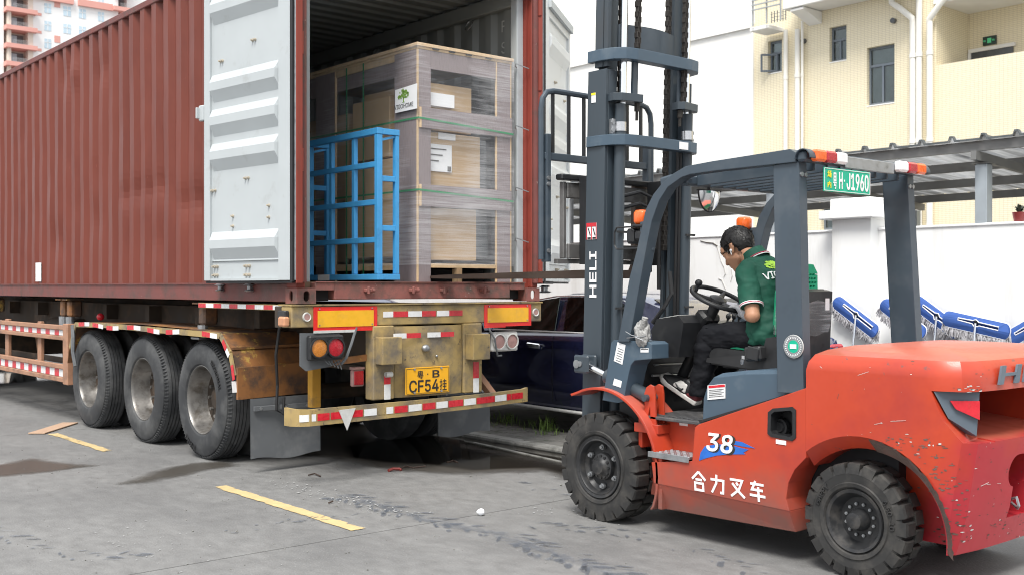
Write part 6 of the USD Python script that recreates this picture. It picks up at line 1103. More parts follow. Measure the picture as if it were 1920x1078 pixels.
# ---- controls
sc_ = np.array([5.44, 4.40, 1.425]); nx_ = np.array([0, -.42, .91]); nx_ /= np.linalg.norm(nx_); e1 = np.array([1., 0, 0]); e2 = np.cross(nx_, e1)
tt = np.linspace(0, 2 * PI, 41)
sw = put('steering_wheel', join(G().tube([sc_ + .175 * (math.cos(a) * e1 + math.sin(a) * e2) for a in tt], .014, 10), *[G().tube([sc_ - nx_ * .03, sc_ - nx_ * .02 + .09 * (math.cos(a) * e1 + math.sin(a) * e2), sc_ + .172 * (math.cos(a) * e1 + math.sin(a) * e2)], [.03, .02, .012], 8) for a in (.5, 2.64, 4.71)]), 'plastic_black', F, smooth=45)
kp = sc_ + .15 * (math.cos(2.4) * e1 + math.sin(2.4) * e2); put('spinner_knob', join(G().cyl(kp, kp + nx_ * .05, .012, n=10), G().ell(kp + nx_ * .06, (.024, .024, .022))), 'plastic_black', sw, smooth=40); put('horn_pad', G().lathe([(-.035, .001), (-.035, .06), (.0, .055), (.012, .03), (.015, .001)], (0, 0, 0), 'z', 20).move(np.array([e1, e2, nx_]).T, sc_), 'plastic_black', sw, smooth=40)
put('steering_column', G().cyl(sc_ - nx_ * .02, (5.44, 4.72, .88), .035, n=14), 'plastic_black', F, smooth=40); put('column_cover', G().bar(sc_ - nx_ * .10 + [0, .02, 0], (5.44, 4.66, 1.12), .16, .10, up=(0, 1, 0), ch=.02), 'plastic_black', F)
db = put('instrument_box', hullp([(x, y, z) for x in (5.20, 5.40) for y, z in ((4.74, 1.06), (4.75, 1.22), (4.70, 1.295), (4.52, 1.32), (4.48, 1.275), (4.52, 1.06))]), 'plastic_black', F); put('instrument_face', hullp([(x, y, z) for x in (5.21, 5.39) for y, z in ((4.69, 1.299), (4.53, 1.324), (4.53, 1.318), (4.69, 1.293))]), 'reflector_grey', db)
lv = put('control_lever', join(G().tube([(5.16, 4.86, 1.12), (5.165, 4.875, 1.22), (5.165, 4.88, 1.30)], [.02, .012, .010], 8), G().bb(5.145, 5.185, 4.862, 4.898, 1.285, 1.40, ch=.008)), 'plastic_black', F); put('lever_base', G().ext([(4.95, 1.06), (4.80, 1.05), (4.70, 1.08), (4.74, 1.14), (4.84, 1.18), (4.92, 1.16)], 'yz', 5.135, 5.19), 'plastic_black', lv)
for k in range(3): put('control_lever', join(G().tube([(5.86 + k * .06, 4.70, 1.12), (5.86 + k * .06, 4.66, 1.28)], .008, 6), G().ell((5.86 + k * .06, 4.655, 1.30), (.018, .018, .022), 1)), 'plastic_black', F)
for x, y in ((5.40, 4.70), (5.62, 4.70)): put('pedal', join(G().bar((x, y, .76), (x, y - .02, .90), .07, .015, up=(0, 1, 0)), G().tube([(x, y, .82), (x, y + .08, .9)], .012, 6)), 'plastic_black', F)
for k, z in enumerate((.86, .93, 1.0)): put('linkage_rod', G().cyl((5.22, 4.78 - .02 * k, z), (5.55, 4.78, z - .01), .008, n=8), 'steel_dull', F)
# gloves and tape bundled on the guard post
wb = thing('glove_bundle', 'grey work gloves and bottle taped to the near front guard post of the forklift', 'bundle', (5.0, 4.70, 1.15))
p = at(1192, 622, X=4.93); m = trimesh.creation.icosphere(3, 1.0); v = np.array(m.vertices); v = v * (1 + .7 * (meshkit.fbm(v * 3 + 5, 3) - .5))[:, None] * [.04, .055, .085]
put('gloves', G().add(v + [4.97, p[1] - .02, p[2] - .01], m.faces), 'wrap_grey', wb, smooth=True); put('bottle', join(G().cyl((4.95, p[1] - .035, p[2] + .02), (4.95, p[1] - .055, p[2] + .075), .018, n=14), G().cyl((4.95, p[1] - .055, p[2] + .075), (4.95, p[1] - .060, p[2] + .09), .019, n=14)), 'wrap_grey', wb, smooth=40)
put('binding_wire', join(G().tube([(4.935, p[1] + .09, p[2] + .0), (4.925, p[1] + .03, p[2] - .02), (4.93, p[1] - .03, p[2] - .03), (4.95, p[1] - .07, p[2] - .02)], .003, 5), G().tube([(4.935, p[1] + .08, p[2] - .04), (4.925, p[1] + .0, p[2] - .03), (4.935, p[1] - .06, p[2] - .05)], .003, 5)), 'steel_dull', wb)
# ---- seat
cu = put('seat_cushion', hullp([(x + dx, y, z) for x, dx in ((5.32, 0), (5.72, 0)) for y, z in ((4.36, 1.02), (4.38, 1.09), (4.33, 1.125), (3.88, 1.10), (3.84, 1.0), (3.90, .99))]), 'seat_black', F, smooth=35)
put('seat_base', G().bb(5.36, 5.70, 3.75, 4.30, .98 + .02, 1.062), 'dark_void', F); put('seat_rail', hullp([(x, y, z) for x in (5.28, 5.318) for y, z in ((4.36, 1.06), (4.37, 1.035), (3.85, 1.0), (3.80, 1.06), (3.82, 1.12), (4.05, 1.085))]), 'seat_black', cu, smooth=30)
put('seat_pad', hullp([(x, y, z) for x in (5.34, 5.70) for y, z in ((4.33, 1.128), (4.33, 1.140), (3.90, 1.118), (3.90, 1.106))]), 'seat_mesh_green', cu)
bk = put('seat_back', hullp([(5.52 + w, y, z) for w in (-.21, .17) for y, z in ((3.87, 1.08), (3.81, 1.05), (3.79, 1.32), (3.845, 1.34))] + [(5.52 + w, y, z) for w in (-.17, .135) for y, z in ((3.765, 1.47), (3.78, 1.485), (3.83, 1.46))]), 'seat_black', F, smooth=35)
put('back_shell', hullp([(5.52 + w, y, z) for w in (-.20, .16) for y, z in ((3.755, 1.06), (3.80, 1.06), (3.735, 1.47), (3.775, 1.48))]), 'plastic_black', bk, smooth=30)
# green openwork cushion behind the driver
def mesh_pad(yf, zf, n0, n1, w0, w1):
    q = Polygon([(-w0, 0), (w0, 0), (w1, .30), (w1 * .86, .42), (w1 * .6, .47), (-w1 * .6, .47), (-w1 * .86, .42), (-w1, .30)])
    hs = [affinity.scale(Point(0, 0).buffer(1, 6), .013, .0055) for _ in (0,)][0]
    for r_ in range(16):
        for c_ in range(-5, 6):
            if abs(c_) * .030 < w1 - .04: q = q.difference(affinity.translate(hs, c_ * .030 + .012 * (r_ % 2), .05 + r_ * .024))
    g = G().ext(q, 'xz', 0, .022)
    return g
gp = mesh_pad(0, 0, 0, 0, .17, .20); th = -.14; gp.move(rotm([1, 0, 0], -th), (5.52, 3.905, 1.165)); put('openwork_cushion', gp, 'seat_mesh_green', bk)
v = np.array([[(5.50 + .92 * w * math.cos(a), y + .0 + .035 * math.sin(a), z + .01 * math.sin(5 * a + i)) for a in np.linspace(0, 2 * PI, 28, endpoint=False)] for i, (w, y, z) in enumerate(((.215, 3.825, 1.22), (.218, 3.815, 1.29), (.222, 3.81, 1.34), (.215, 3.805, 1.41)))]); v[..., 1] += .055 * np.sign(np.sin(np.linspace(0, 2 * PI, 28, endpoint=False))) ; put('film_wrap', G().loft(v, cap=False), 'stretch_film', bk)
put('hip_guard', hullp([(x, y, z) for x in (5.255, 5.285) for y, z in ((3.96, 1.02), (3.87, .98), (3.80, 1.02), (3.80, 1.15), (3.84, 1.21), (3.90, 1.20), (3.93, 1.10))]), 'seat_black', bk, smooth=20)
bb_ = put('belt_box', join(G().bar((5.235, 4.02, 1.10), (5.235, 3.90, 1.115), .075, .085, ch=.012), G().bar((5.19, 3.985, 1.118), (5.19, 3.905, 1.105), .012, .075, ch=.004)), 'seat_black', bk); put('belt_buckle', join(G().bb(5.19, 5.196, 4.005, 4.025, 1.075, 1.095), G().tube([(5.19, 4.028, 1.072), (5.19, 4.03, 1.045), (5.19, 4.018, 1.045), (5.19, 4.015, 1.07)], .004, 5)), 'steel_bright', bb_)
put('paper_note', G().bb(5.61, 5.65, 3.735, 3.74, 1.36, 1.43), 'label_white', bk)
# ------------------------------------------------------------------ the driver
from scipy.spatial import cKDTree
MF = manifold3d.Manifold
def ball(p, r, n=28): return MF.sphere(r, n).translate([float(q) for q in p])
def bone(*pr): return MF.batch_hull([ball(p, r) for p, r in pr]) if hasattr(MF, 'batch_hull') else None
def union(ms):
    r = ms[0]
    for m in ms[1:]: r = r + m
    return r
def relax(m, L=.010, it=10):
    m = m.refine_to_length(L); q = m.to_mesh(); t = trimesh.Trimesh(q.vert_properties[:, :3], q.tri_verts, process=True); trimesh.smoothing.filter_taubin(t, .5, .53, iterations=it); return t
PX = 5.51
person = thing('person', 'person in a green polo shirt and black trousers driving the forklift, leaning forward', 'person', (PX, 4.0, .7))
hc = np.array([5.495, 4.292, 1.728]); hu = np.array([0.06, .58, .81]); hu /= np.linalg.norm(hu); hf = np.array([-.06, .81, -.58]); hf -= (hf @ hu) * hu; hf /= np.linalg.norm(hf); hr = np.cross(hf, hu)
def H(r, f, u): return hc + r * hr + f * hf + u * hu
HM = np.array([hr, hf, hu])
def hell(c, rad, n=36): return MF.sphere(1., n).scale(list(rad)).transform(np.c_[HM.T, np.zeros(3)]).translate(list(H(*c)))
pelv = [((PX - .09, 4.0, 1.22), .115), ((PX + .09, 4.0, 1.22), .115)]; waist = [((PX - .08, 4.01, 1.34), .105), ((PX + .08, 4.01, 1.34), .105)]
chest = [((PX - .095, 4.065, 1.50), .108), ((PX + .095, 4.07, 1.50), .108)]; shld = [((5.355, 4.10, 1.59), .062), ((5.675, 4.12, 1.59), .062)]; nb = [((5.505, 4.14, 1.635), .062)]
def torso(e): return [bone(*[(p, r + e) for p, r in a + b]) for a, b in ((pelv, waist), (waist, chest), (chest, shld), (shld, nb))]
arms = {1: ((5.335, 4.095, 1.585), (5.262, 4.0, 1.330), (5.372, 4.115, 1.325)), -1: ((5.695, 4.12, 1.585), (5.80, 4.12, 1.35), (5.60, 4.225, 1.385))}
legs = {1: ((5.42, 4.02, 1.20), (5.375, 4.415, 1.185), (5.355, 4.505, .845)), -1: ((5.60, 4.02, 1.20), (5.635, 4.43, 1.185), (5.635, 4.54, .85))}
sk = torso(-.012)
sk += [bone((H(0, -.03, -.05), .056), ((5.50, 4.15, 1.64), .060)), hell((0, -.015, .03), (.076, .096, .10)),
       bone((H(.04, .055, .03), .034), (H(-.04, .055, .03), .034), (H(.042, .05, -.03), .030), (H(-.042, .05, -.03), .030), (H(.045, -.005, -.07), .024), (H(-.045, -.005, -.07), .024), (H(0, .066, -.10), .024), (H(0, .070, -.06), .026)),
       bone((H(0, .090, .012), .010), (H(0, .110, -.028), .012), (H(.014, .094, -.036), .009), (H(-.014, .094, -.036), .009)), bone((H(.018, .086, -.062), .009), (H(-.018, .086, -.062), .009), (H(0, .094, -.060), .008)), bone((H(.016, .084, -.074), .009), (H(-.016, .084, -.074), .009)),
       bone((H(.034, .082, .030), .010), (H(.0, .088, .026), .010), (H(-.034, .082, .030), .010))]
for s_ in (1, -1): sk += [bone((H(s_ * .079, -.012, .018), .010), (H(s_ * .084, -.024, .012), .009), (H(s_ * .084, -.026, -.012), .008), (H(s_ * .078, -.008, -.032), .008))]
for s_ in (1, -1):
    a, b, c = arms[s_]; sk += [bone((a, .052), (b, .042)), bone((b, .043), ((np.array(b) * .6 + np.array(c) * .4), .040), (c, .028))]
    a, b, c = legs[s_]; sk += [bone((a, .085), (b, .056)), bone((b, .054), (c, .038))]
body = put('body', relax(union(sk), .008, 6), 'skin', person, smooth=True)
for s_ in (1, -1): put('eye', G().ell(H(s_ * .032, .074, .010), (.012, .012, .011), 2), 'label_white', body, smooth=True); put('pupil', G().ell(H(s_ * .032, .082, .009), (.0055, .0055, .0055), 1), 'ink', body, smooth=True)
put('eyebrow', G().tube([H(-.05, .088, .036), H(-.03, .096, .040), H(-.015, .095, .036)], .004, 5), 'hair', body); put('eyebrow', G().tube([H(.05, .088, .036), H(.03, .096, .040), H(.015, .095, .036)], .004, 5), 'hair', body)
eb_ = H(-.088, -.004, -.02); put('earbud', join(G().ell(eb_, (.008, .009, .009), 2), G().cyl(eb_ + .004 * hf, eb_ - .026 * hu + .010 * hf, .003, n=8)), 'label_white', body, smooth=True)
# hair
def hbox(f0, f1, u0, u1, r0=-.2, r1=.2): return MF.batch_hull([ball(H(r, f, u), .001, 4) for r in (r0, r1) for f in (f0, f1) for u in (u0, u1)])
hr_ = hell((0, -.018, .036), (.090, .112, .112), 64) - hbox(.066, .3, -.3, .042) - hbox(.022, .3, -.3, -.005) - hbox(-.04, .3, -.3, -.018) - hbox(-.3, .3, -.3, -.082) - hbox(-.034, .012, -.05, .022, .06, .2) - hbox(-.034, .012, -.05, .022, -.2, -.06)
ht = relax(hr_, .009, 5); v = np.array(ht.vertices); L = (v - hc) @ HM.T; n_ = meshkit.fbm(L * [55, 30, 55], 3, 4) - .5; v += ht.vertex_normals * (.0045 * n_)[:, None]
hp_ = put('hair', (v, ht.faces), 'hair', person, smooth=True)
rr = np.random.default_rng(31); g = G(); top = hc + .085 * hu - .02 * hf
for k in rr.choice(len(v), 700, replace=False):
    nrm = ht.vertex_normals[k]; l = (v[k] - hc) @ HM.T
    if abs(l[0]) < .05 and l[1] < .0 and l[2] < -.07: continue
    fl = (v[k] - top); fl -= (fl @ nrm) * nrm; fl /= np.linalg.norm(fl) + 1e-9
    if l[1] > .05 and l[2] < .06: fl = fl * .6 - .5 * hu
    s = np.cross(fl, nrm); s /= np.linalg.norm(s) + 1e-9; ln = rr.uniform(.022, .042); o = v[k] - nrm * .002
    g.add([o - s * .004, o + s * .004, o + fl * ln * .6 + nrm * .003 - s * .003, o + fl * ln * .6 + nrm * .003 + s * .003, o + fl * ln + nrm * rr.uniform(-.003, .003)], [[0, 1, 3], [0, 3, 2], [2, 3, 4], [0, 2, 4], [1, 4, 3]])
put('hair_locks', g, 'hair', hp_, kind='stuff')
# shirt
sl_ = []
for s_ in (1, -1):
    a, b, c = (np.array(q) for q in arms[s_]); d = (b - a) / np.linalg.norm(b - a); hem = a + (b - a) * .80
    sl_.append(bone((a + [0, 0, .004], .072), (a + (b - a) * .5, .069), (b, .068)).trim_by_plane([float(-q) for q in d], float(-(hem @ d))))
sh = union(torso(.012) + sl_ + [bone((np.array([PX - .08, 4.03, 1.20]), .13), (np.array([PX + .08, 4.03, 1.20]), .13), (np.array([PX - .07, 4.02, 1.32]), .118), (np.array([PX + .07, 4.02, 1.32]), .118))]).trim_by_plane([0., -.12, .99], 1.165 * .99 - 4.1 * .12)
st_ = relax(sh, .009, 8); v = np.array(st_.vertices); n_ = meshkit.fbm(v * [9, 9, 16], 3, 8) - .5; v += st_.vertex_normals * (.030 * n_)[:, None]; n2 = meshkit.noise((v @ rotm([1, 0, 0], .6)) * [7, 34, 10], 3) - .5; v += st_.vertex_normals * (.012 * n2 * (v[:, 2] < 1.5))[:, None]
shirt = put('polo_shirt', (v, st_.faces), 'shirt_green', person, smooth=True)
for s_ in (1, -1):
    a, b, c = (np.array(q) for q in arms[s_]); d = (b - a) / np.linalg.norm(b - a); hem = a + (b - a) * .80; _, e1_, e2_ = basis(d); tt = np.linspace(0, 2 * PI, 25)
    for off, m in ((.0, 'shirt_white'), (.006, 'piping_red'), (.010, 'shirt_white')): put('cuff_piping', G().tube([hem - d * off + .069 * (math.cos(t) * e1_ + math.sin(t) * e2_) for t in tt], .0035, 6), m, shirt)
cn = np.array([0, .55, .83]); cn /= np.linalg.norm(cn); _, e1_, e2_ = basis(cn); cc = np.array([5.503, 4.165, 1.682])
rings = [[cc + cn * h + r * (math.cos(t) * e1_ * .98 + math.sin(t) * e2_) for t in np.linspace(0, 2 * PI, 32, endpoint=False)] for h, r in ((-.03, .083), (.012, .074), (.035, .071), (.034, .066), (-.02, .064))]
put('collar', G().loft(rings, cap=False), 'shirt_green', shirt, smooth=30)
for h, r, m in ((-.028, .086, 'shirt_white'), (-.020, .0855, 'piping_red')): put('collar_piping', G().tube([cc + cn * h + r * (math.cos(t) * e1_ * .98 + math.sin(t) * e2_) for t in np.linspace(0, 2 * PI, 33)], .003, 6), m, shirt)
# print on the back of the shirt: laid onto the cloth
bn = np.array([0, -.86, .51]); bu = np.array([0, .51, .86]); bo = np.array([PX, 4.0, 1.535]); vv = v; sel = st_.vertex_normals @ bn > .15; bxy = np.c_[(vv - bo)[:, 0], (vv - bo) @ bu][sel]; bd = ((vv - bo) @ bn)[sel]; tree = cKDTree(bxy)
def onto_back(g, off=.004):
    for q in g.V:
        loc = np.c_[(q - bo)[:, 0], (q - bo) @ bu]; di, ix = tree.query(loc, k=4); w = 1 / (di + 1e-4); dep = (bd[ix] * w).sum(1) / w.sum(1); q[:] = bo + loc[:, :1] * [1, 0, 0] + loc[:, 1:] * bu + (dep + off + ((q - bo) @ bn))[:, None] * bn
    return g
g = G(); place_text(g, 'VIGOHOME', .044, bo + bu * -.012 - np.array([.165, 0, 0]), (1, 0, 0), bu, .0012, width=.33, bold=True); put('lettering', onto_back(g), 'shirt_white', shirt)
g = G(); rr = np.random.default_rng(12)
for k in range(130):
    t, r = rr.uniform(-.12, PI + .12), math.sqrt(rr.uniform(.0, 1)); x, y = .105 * r * math.cos(t), .066 + .066 * r * math.sin(t)
    g.add(np.array([[math.cos(q) * .012 * rr.uniform(.5, 1.3), math.sin(q) * .007] for q in np.arange(6) * PI / 3]) @ np.array([[1, 0, 0], bu]) + bo + np.array([x, 0, 0]) + bu * y + bn * .0002 * (k % 9), [[0, 1, 2], [0, 2, 3], [0, 3, 4], [0, 4, 5]])
g.add(np.array([(-.008, .035), (.008, .035), (.012, .08), (-.012, .08)]) @ np.array([[1, 0, 0], bu]) + bo, [[0, 1, 2], [0, 2, 3]]); put('tree_logo', onto_back(g, .0035), 'shirt_lime', shirt)
# trousers
tr_ = [bone(((PX - .085, 3.995, 1.20), .125), ((PX + .085, 3.995, 1.20), .125))]
for s_ in (1, -1):
    a, b, c = (np.array(q) for q in legs[s_]); tr_ += [bone((a, .105), (b + [0, -.01, 0], .082)), bone((b, .080), ((b + c) / 2 + [0, -.015, 0], .076), (c + [0, -.012, 0], .062))]
tt_ = relax(union(tr_).trim_by_plane([0., 0., 1.], .815), .009, 8); v = np.array(tt_.vertices); v += tt_.vertex_normals * (.032 * (meshkit.fbm(v * [12, 10, 17], 3, 2) - .5))[:, None]
put('trousers', (v, tt_.faces), 'trouser_black', person, smooth=True)
# shoes
for s_, (hx, hy, hz, tl) in ((1, (5.355, 4.525, .765, .50)), (-1, (5.64, 4.57, .765, .30))):
    ta = np.array([-.10 * s_, math.cos(tl), math.sin(tl)]); ta /= np.linalg.norm(ta); tb = np.array([0, -math.sin(tl), math.cos(tl)]); ts = np.cross(ta, tb); o = np.array([hx, hy, hz]); 
    def Q(a, s, b): return o + a * ta + s * ts + b * tb
    def foot(f): return MF.batch_hull([ball(Q(a, s, b), r, 16) for a, s, b, r in f])
    sole = put('shoe_sole', relax(foot([(a, s, b, .010) for a, w in ((-.02, .030), (.06, .038), (.19, .048), (.25, .040), (.285, .018)) for s in (-w, w) for b in (.008 + .012 * (a > .26), .022 + .01 * (a > .26))]), .008, 3), 'shoe_white', person, smooth=40)
    put('shoe_upper', relax(union([foot([(a, s, b, r) for a, s, b, r in ((-.005, .022, .045, .016), (-.005, -.022, .045, .016), (.0, .02, .10, .018), (.0, -.02, .10, .018), (.10, .03, .045, .018), (.10, -.03, .045, .018), (.09, .015, .10, .022), (.09, -.015, .10, .022))]), foot([(.08, .03, .04, .02), (.08, -.03, .04, .02), (.10, 0, .085, .026), (.20, .038, .035, .016), (.20, -.038, .035, .016), (.25, .02, .04, .02), (.25, -.02, .04, .02)])]), .008, 4), 'shoe_black', sole, smooth=True)
    put('toe_cap', relax(foot([(.215, .024, .050, .014), (.215, -.024, .050, .014), (.262, .012, .050, .012), (.262, -.012, .050, .012), (.20, .0, .060, .013)]), .008, 3), 'shoe_white', sole, smooth=True)
    put('heel_panel', relax(foot([(-.012, .024, .04, .016), (-.012, -.024, .04, .016), (.045, .030, .040, .0165), (.045, -.030, .040, .0165), (-.008, .02, .075, .0165), (-.008, -.02, .075, .0165)]), .008, 3), 'shoe_red', sole, smooth=True)
    sd = -1 if (Q(0, -1, 0)[0] < Q(0, 1, 0)[0]) else 1
    put('side_panel', relax(foot([(.075, sd * .036, .045, .015), (.155, sd * .040, .045, .014), (.08, sd * .030, .085, .014), (.13, sd * .028, .075, .014)]), .008, 3), 'shoe_white', sole, smooth=True)
    put('side_mark', G().tube([Q(.15, sd * .053, .062), Q(.12, sd * .0525, .047), (Q(.095, sd * .052, .046)), Q(.085, sd * .050, .062)], [.003, .007, .009, .004], 6), 'shoe_black', sole)
# hands in grey gloves
def hand(w, rimf, spread, s_):
    """palm from the wrist w, four fingers over the rim and the thumb under it; rimf(t) walks along the rim"""
    w = np.array(w); ms = []; P0 = [rimf(k) for k in (-.033, -.011, .011, .033)]; back = np.array([0, -.045, .0]); pc_ = np.mean(P0, 0)
    kn = [p + np.array([0, -.040, .018]) for p in P0]; ms.append(bone(*[(k_, .015) for k_ in kn], (w * .55 + pc_ * .45 + [0, 0, -.006], .022), (w, .026)))
    for k_, p, ln in zip(kn, P0, (.9, 1.05, 1.0, .82)):
        j1 = p + np.array([0, -.004, .027 * ln]); j2 = p + np.array([0, .026 * ln, .010]); tip = p + np.array([0, .018 * ln, -.016])
        ms += [bone((k_, .0125), (j1, .0115)), bone((j1, .0115), (j2, .0105)), bone((j2, .0105), (tip, .0095))]
    tb_ = pc_ + np.array([.045 * s_, -.055, -.012]); tm_ = pc_ + np.array([.055 * s_, -.020, -.022]); te = pc_ + np.array([.040 * s_, .010, -.026])
    ms += [bone((w * .4 + pc_ * .6 + [0, 0, -.01], .020), (tb_, .014)), bone((tb_, .0135), (tm_, .012)), bone((tm_, .012), (te, .010))]
    ms.append(bone((w + (w - pc_) * .10, .036), (w + (pc_ - w) * .25, .032)))
    return relax(union(ms), .004, 5)
def rim_at(a0): return lambda t: sc_ + .175 * (math.cos(a0 + t / .175) * e1 + math.sin(a0 + t / .175) * e2)
put('glove', hand(arms[1][2], rim_at(-PI / 2 - .12), 1, 1), 'glove_grey', person, smooth=True); put('glove', hand(arms[-1][2], rim_at(-.85), 1, -1), 'glove_grey', person, smooth=True)

# ------------------------------------------------------------------ the dark blue car
CXC, GZ = 8.33, .040
car = thing('parked_car', 'dark navy blue saloon car parked between the trailer and the white wall', 'car', (CXC, 8.3, GZ), 'cars parked along the white wall')
st = [(10.80, .62, .62, .40), (10.74, .74, .72, .30), (10.55, .86, .80, .24), (10.1, .91, .88, .2), (9.45, .925, .985, .2), (8.5, .925, 1.01, .2), (7.5, .925, 1.03, .2), (6.9, .92, 1.04, .2), (6.2, .88, 1.03, .24), (5.92, .80, .98, .3), (5.84, .70, .86, .4)]
def ringc(y, w, zt, z0): 
    h = [(w - .12, z0), (w - .03, z0 + .06), (w - .002, z0 + .28), (w, z0 + .38), (w - .012, max(zt - .20, z0 + .42)), (w - .025, max(zt - .10, z0 + .45)), (w - .055, max(zt - .03, z0 + .48)), (w - .14, zt), (w * .4, zt + .02)]
    return [(CXC + x, y, z + GZ) for x, z in h] + [(CXC - x, y, z + GZ) for x, z in h[::-1]]
put('car_body', G().loft(np.array([ringc(*s) for s in st])), 'car_navy', car, smooth=40)
gs = [(9.48, .70, .985, 0), (9.1, .71, 1.16, .0), (8.65, .62, 1.335, 1), (8.2, .59, 1.395, 1), (7.6, .58, 1.40, 1), (7.15, .585, 1.365, 1), (6.75, .62, 1.25, 0), (6.35, .68, 1.05, 0)]
rg = []
for y, wt, zt, _ in gs:
    wb = .835; zb_ = 1.0; f_ = (zt - zb_) / .40; wt = wb - (wb - .60) * max(f_, 0)
    rg.append([(CXC + x, y, z + GZ) for x, z in ((wb, .97), (wb, zb_), (wb - (wb - wt) * .55, zb_ + (zt - zb_) * .55), (wt + .02, zt - .035 * max(f_, 0)), (wt - .07, zt - .006 * max(f_, 0)), (.3, zt + .02 * max(f_, 0)), (-.3, zt + .02 * max(f_, 0)), (-wt + .07, zt - .006 * max(f_, 0)), (-wt - .02, zt - .035 * max(f_, 0)), (-wb + (wb - wt) * .55, zb_ + (zt - zb_) * .55), (-wb, zb_), (-wb, .97))])
put('car_roof', G().loft(np.array(rg)), 'car_navy', car, smooth=35)
def sx(z, s): return CXC + s * (.842 - (z - 1.0) * .50)
def sidewin(nm, pts, s, m, off, t=.004):
    g = G(); P = [(sx(z, s) + s * off, y, z + GZ) for y, z in pts]; n = len(P); Q_ = [(x - s * t, y, z) for x, y, z in P]; f = [[0, i, i + 1] for i in range(1, n - 1)] + [[n, n + i + 1, n + i] for i in range(1, n - 1)]
    for i in range(n): j = (i + 1) % n; f += [[i, j, n + j], [i, n + j, n + i]]
    return put(nm, g.add(P + Q_, f), m, car)
for s in (-1, 1):
    for nm, pts in (('front_window', [(9.28, 1.015), (8.72, 1.285), (8.25, 1.348), (8.15, 1.015)]), ('rear_window', [(8.02, 1.015), (8.13, 1.35), (7.72, 1.355), (7.36, 1.31), (7.02, 1.16), (6.90, 1.015)])):
        w = sidewin(nm, pts, s, 'car_interior' if nm[0] == 'f' else 'car_trim', .006); sidewin('side_glass', [(y + (.0 if True else 0), z) for y, z in pts], s, 'car_glass', .012, .003)
    tb = [(9.35, 1.0), (8.0, 1.003), (6.88, 1.005)]; put('chrome_strip', G().tube([(sx(z, s) + s * .012, y, z + GZ) for y, z in tb], .011, 6), 'reflector_grey', car); put('chrome_strip', G().tube([(sx(z, s) + s * .014, y, z + GZ) for y, z in ((9.32, 1.01), (8.74, 1.295), (8.3, 1.358), (7.70, 1.366), (7.32, 1.322), (7.0, 1.17), (6.86, 1.01))], .008, 6), 'chrome', car)  # belt strip painted pale for the bright reflection of chrome
    sl2 = put('sill_strip', G().tube([(CXC + s * .915, y, z + GZ) for y, z in ((9.6, .235), (8.6, .235), (7.5, .225), (7.2, .21))], .016, 8), 'reflector_grey', car, smooth=40)  # painted pale for a bright reflection; chrome would mirror the dark ground
    for y in (8.09, 9.42, 6.95): put('door_gap', G().tube([(CXC + s * .923, y, .30 + GZ), (CXC + s * .9265, y + .01, .6 + GZ), (CXC + s * .912, y + .02, .85 + GZ), (CXC + s * .888, y + .03, .96 + GZ)], .004, 5), 'car_trim', car)
    for y in (8.37, 7.22): put('door_handle', join(G().bar((CXC + s * .935, y - .10, .865 + GZ), (CXC + s * .935, y + .10, .875 + GZ), .022, .030, ch=.008), G().bar((CXC + s * .925, y - .08, .845 + GZ), (CXC + s * .925, y + .08, .852 + GZ), .01, .03)), 'chrome', car)
    put('wing_mirror', hullp([(CXC + s * x, y, z + GZ) for x in (.93, 1.07) for y, z in ((9.18, 1.0), (9.10, 1.10), (9.0, 1.0), (9.05, 1.09))]), 'car_navy', car, smooth=40)
    for y in (9.83, 6.82):
        wc = (CXC + s * .90, y, .325 + GZ); wh = put('wheel', G().lathe([(s * .0, .001), (s * .0, .05), (-s * .03, .08), (-s * .01, .20), (s * .01, .225), (-s * .10, .23)], wc, 'x', 32), 'rim_steel', car, smooth=30); put('tyre', G().lathe([(s * .0, .22), (s * .02, .25), (s * .015, .31), (-s * .01, .325), (-s * .19, .325), (-s * .2, .22)], wc, 'x', 40), 'car_tyre', wh, smooth=30); put('wheel_arch', G().lathe([(s * .023, .33), (s * .024, .36), (-s * .05, .36), (-s * .05, .33)], wc, 'x', 40), 'car_trim', wh)
P = [(CXC + x, y, z + GZ + .012) for x, y, z in ((-.60, 7.02, 1.325), (.60, 7.02, 1.325), (.68, 6.42, 1.085), (-.68, 6.42, 1.085))]; put('rear_screen', G().quad(*P, t=.01), 'car_trim', car)
P = [(CXC + x, y, z + GZ + .012) for x, y, z in ((-.66, 9.38, 1.03), (.66, 9.38, 1.03), (.58, 8.72, 1.31), (-.58, 8.72, 1.31))]; put('windscreen', G().quad(*P, t=.01), 'car_trim', car)
for s in (-1, 1): put('rear_light', G().bb(CXC + s * .45, CXC + s * .78, 5.86, 5.93, .78 + GZ, .92 + GZ, ch=.02), 'lens_red', car); put('front_light', G().bb(CXC + s * .45, CXC + s * .80, 10.58, 10.76, .55 + GZ, .70 + GZ, ch=.03), 'chrome', car)

car2 = UsdGeom.Xform.Define(stage, numbered('/World', 'parked_car')); car2.AddTranslateOp().Set(Gf.Vec3d(CXC + .1, 8.3 + 6.6, GZ))  # second car, added to darken the view beneath the trailer
car2.GetPrim().GetReferences().AddInternalReference(car); car2.GetPrim().SetInstanceable(True); tag(str(car2.GetPath()), 'dark parked car added to darken the view behind the trailer side guard', 'car', 'cars parked along the white wall')
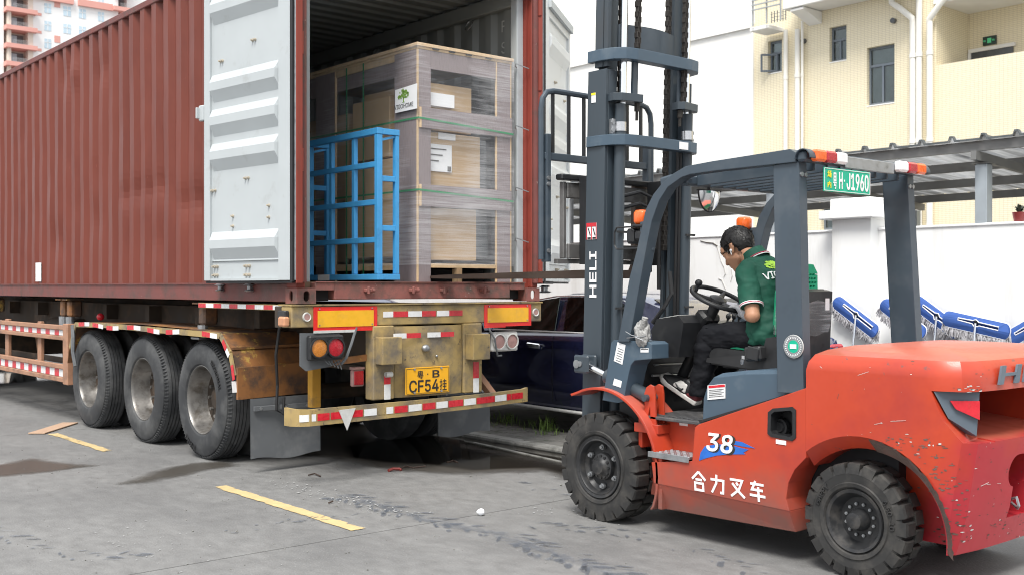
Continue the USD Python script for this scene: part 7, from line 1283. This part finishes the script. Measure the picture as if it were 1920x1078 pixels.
# ------------------------------------------------------------------ mops leaning on the wall
def mop(a, b, x, label, seed, flip=1, lean=.25, slot=.0):
    A, Bq = at(a[0], a[1] - 5, X=x), at(b[0], b[1] - 5, X=x); c = (A + Bq) / 2; d = Bq - A; Lh = np.linalg.norm(d) / 2; d = d / np.linalg.norm(d); d[0] = 0; n = np.array([0, d[2], -d[1]]) * (1 if -d[1] > 0 else -1)       # n points up, across the head
    t = thing('dust_mop', label, 'mop', tuple(c), 'blue dust mops leaning against the white wall')
    def W(p, q, o=0.): return c + p * d + q * n + np.array([-o, 0, 0])
    hh = .074; rr = np.random.default_rng(seed)
    out = [(Lh - hh * .7 + hh * .7 * math.sin(s), hh * math.cos(s)) for s in np.linspace(0, PI, 11)] + [(-Lh + hh * .7 - hh * .7 * math.sin(s), -hh * math.cos(s)) for s in np.linspace(0, PI, 11)]
    sl = [(-.17, .022 + slot), (-.03, .026 + slot), (.0, .040 + slot), (.03, .022 + slot), (.22, .020 + slot), (.22, -.012 + slot), (.04, -.010 + slot), (.0, -.03 + slot), (-.03, -.004 + slot), (-.17, .002 + slot)]
    poly = Polygon(out).difference(Polygon(sl)) if True else 0
    def onto(pl, z0, z1):
        g = G().ext(pl, 'xy', 0, 1); v, f = g.get(); bulge = .022 * (1 - np.minimum((v[:, 1] / hh) ** 2, 1)); return G().add(np.array([W(p, q, z0 + (z1 - z0) * w + bu_) for (p, q, w), bu_ in zip(v, bulge)]), f)
    put('cover', onto(poly, .012, .030), 'mop_blue', t); put('pocket', onto(Polygon(out).buffer(-.008), .0, .011), 'mop_blue', t)
    put('piping', join(G().tube([W(p, q, .026) for p, q in out + out[:1]], .006, 6), G().tube([W(p, q, .048) for p, q in sl + sl[:1]], .006, 6)), 'mop_piping', t)
    g = G()
    for k in range(230):
        s = rr.uniform(-1, 1); p = s * (Lh - .02); e = -hh * math.sqrt(max(1 - max(0, (abs(p) - Lh + hh) / hh) ** 2, 0)) if rr.uniform() < .85 else rr.uniform(-hh, hh * .4)
        o = W(p, e + .012 if e < -.05 else e, rr.uniform(.0, .024)); 
        if e > -.05: o = W(Lh * np.sign(s) * .97, e, rr.uniform(0, .02))
        dn = -n * rr.uniform(.5, 1) + np.array([rr.normal(0, .12), rr.normal(0, .22), -.55]); dn /= np.linalg.norm(dn); ln = rr.uniform(.06, .11); g.tube([o, o + dn * ln * .5 + [-.006, 0, 0], o + dn * ln + [rr.normal(0, .006), rr.normal(0, .008), 0]], [.005, .007, .004], 4)
    put('fringe', g, 'mop_yarn', t, kind='stuff')
    top = W(.0, slot + .01, .045); foot = np.array([x - lean, top[1] + .0, .07]); put('handle', G().cyl(top, foot, .012, n=12), 'chrome', t, smooth=40); put('swivel', G().cyl(W(0, slot - .02, .03), W(0, slot + .035, .05), .016, n=10), 'plastic_black', t)
mop((1568, 568), (1648, 630), 9.69, 'blue dust mop leaning tilted against the capped pillar of the white wall', 1, slot=.015)
mop((1657, 572), (1737, 634), 9.70, 'blue dust mop mostly hidden behind the right rear pillar of the forklift', 2)
mop((1717, 568), (1803, 632), 9.84, 'steeply tilted blue dust mop overlapped by its neighbour on the right', 3, slot=.005)
mop((1772, 600), (1897, 628), 9.76, 'nearly level blue dust mop showing its whole grey fringe', 4, slot=.01)
mop((1896, 640), (1985, 590), 9.80, 'blue dust mop cut off by the right edge of the photo', 5)
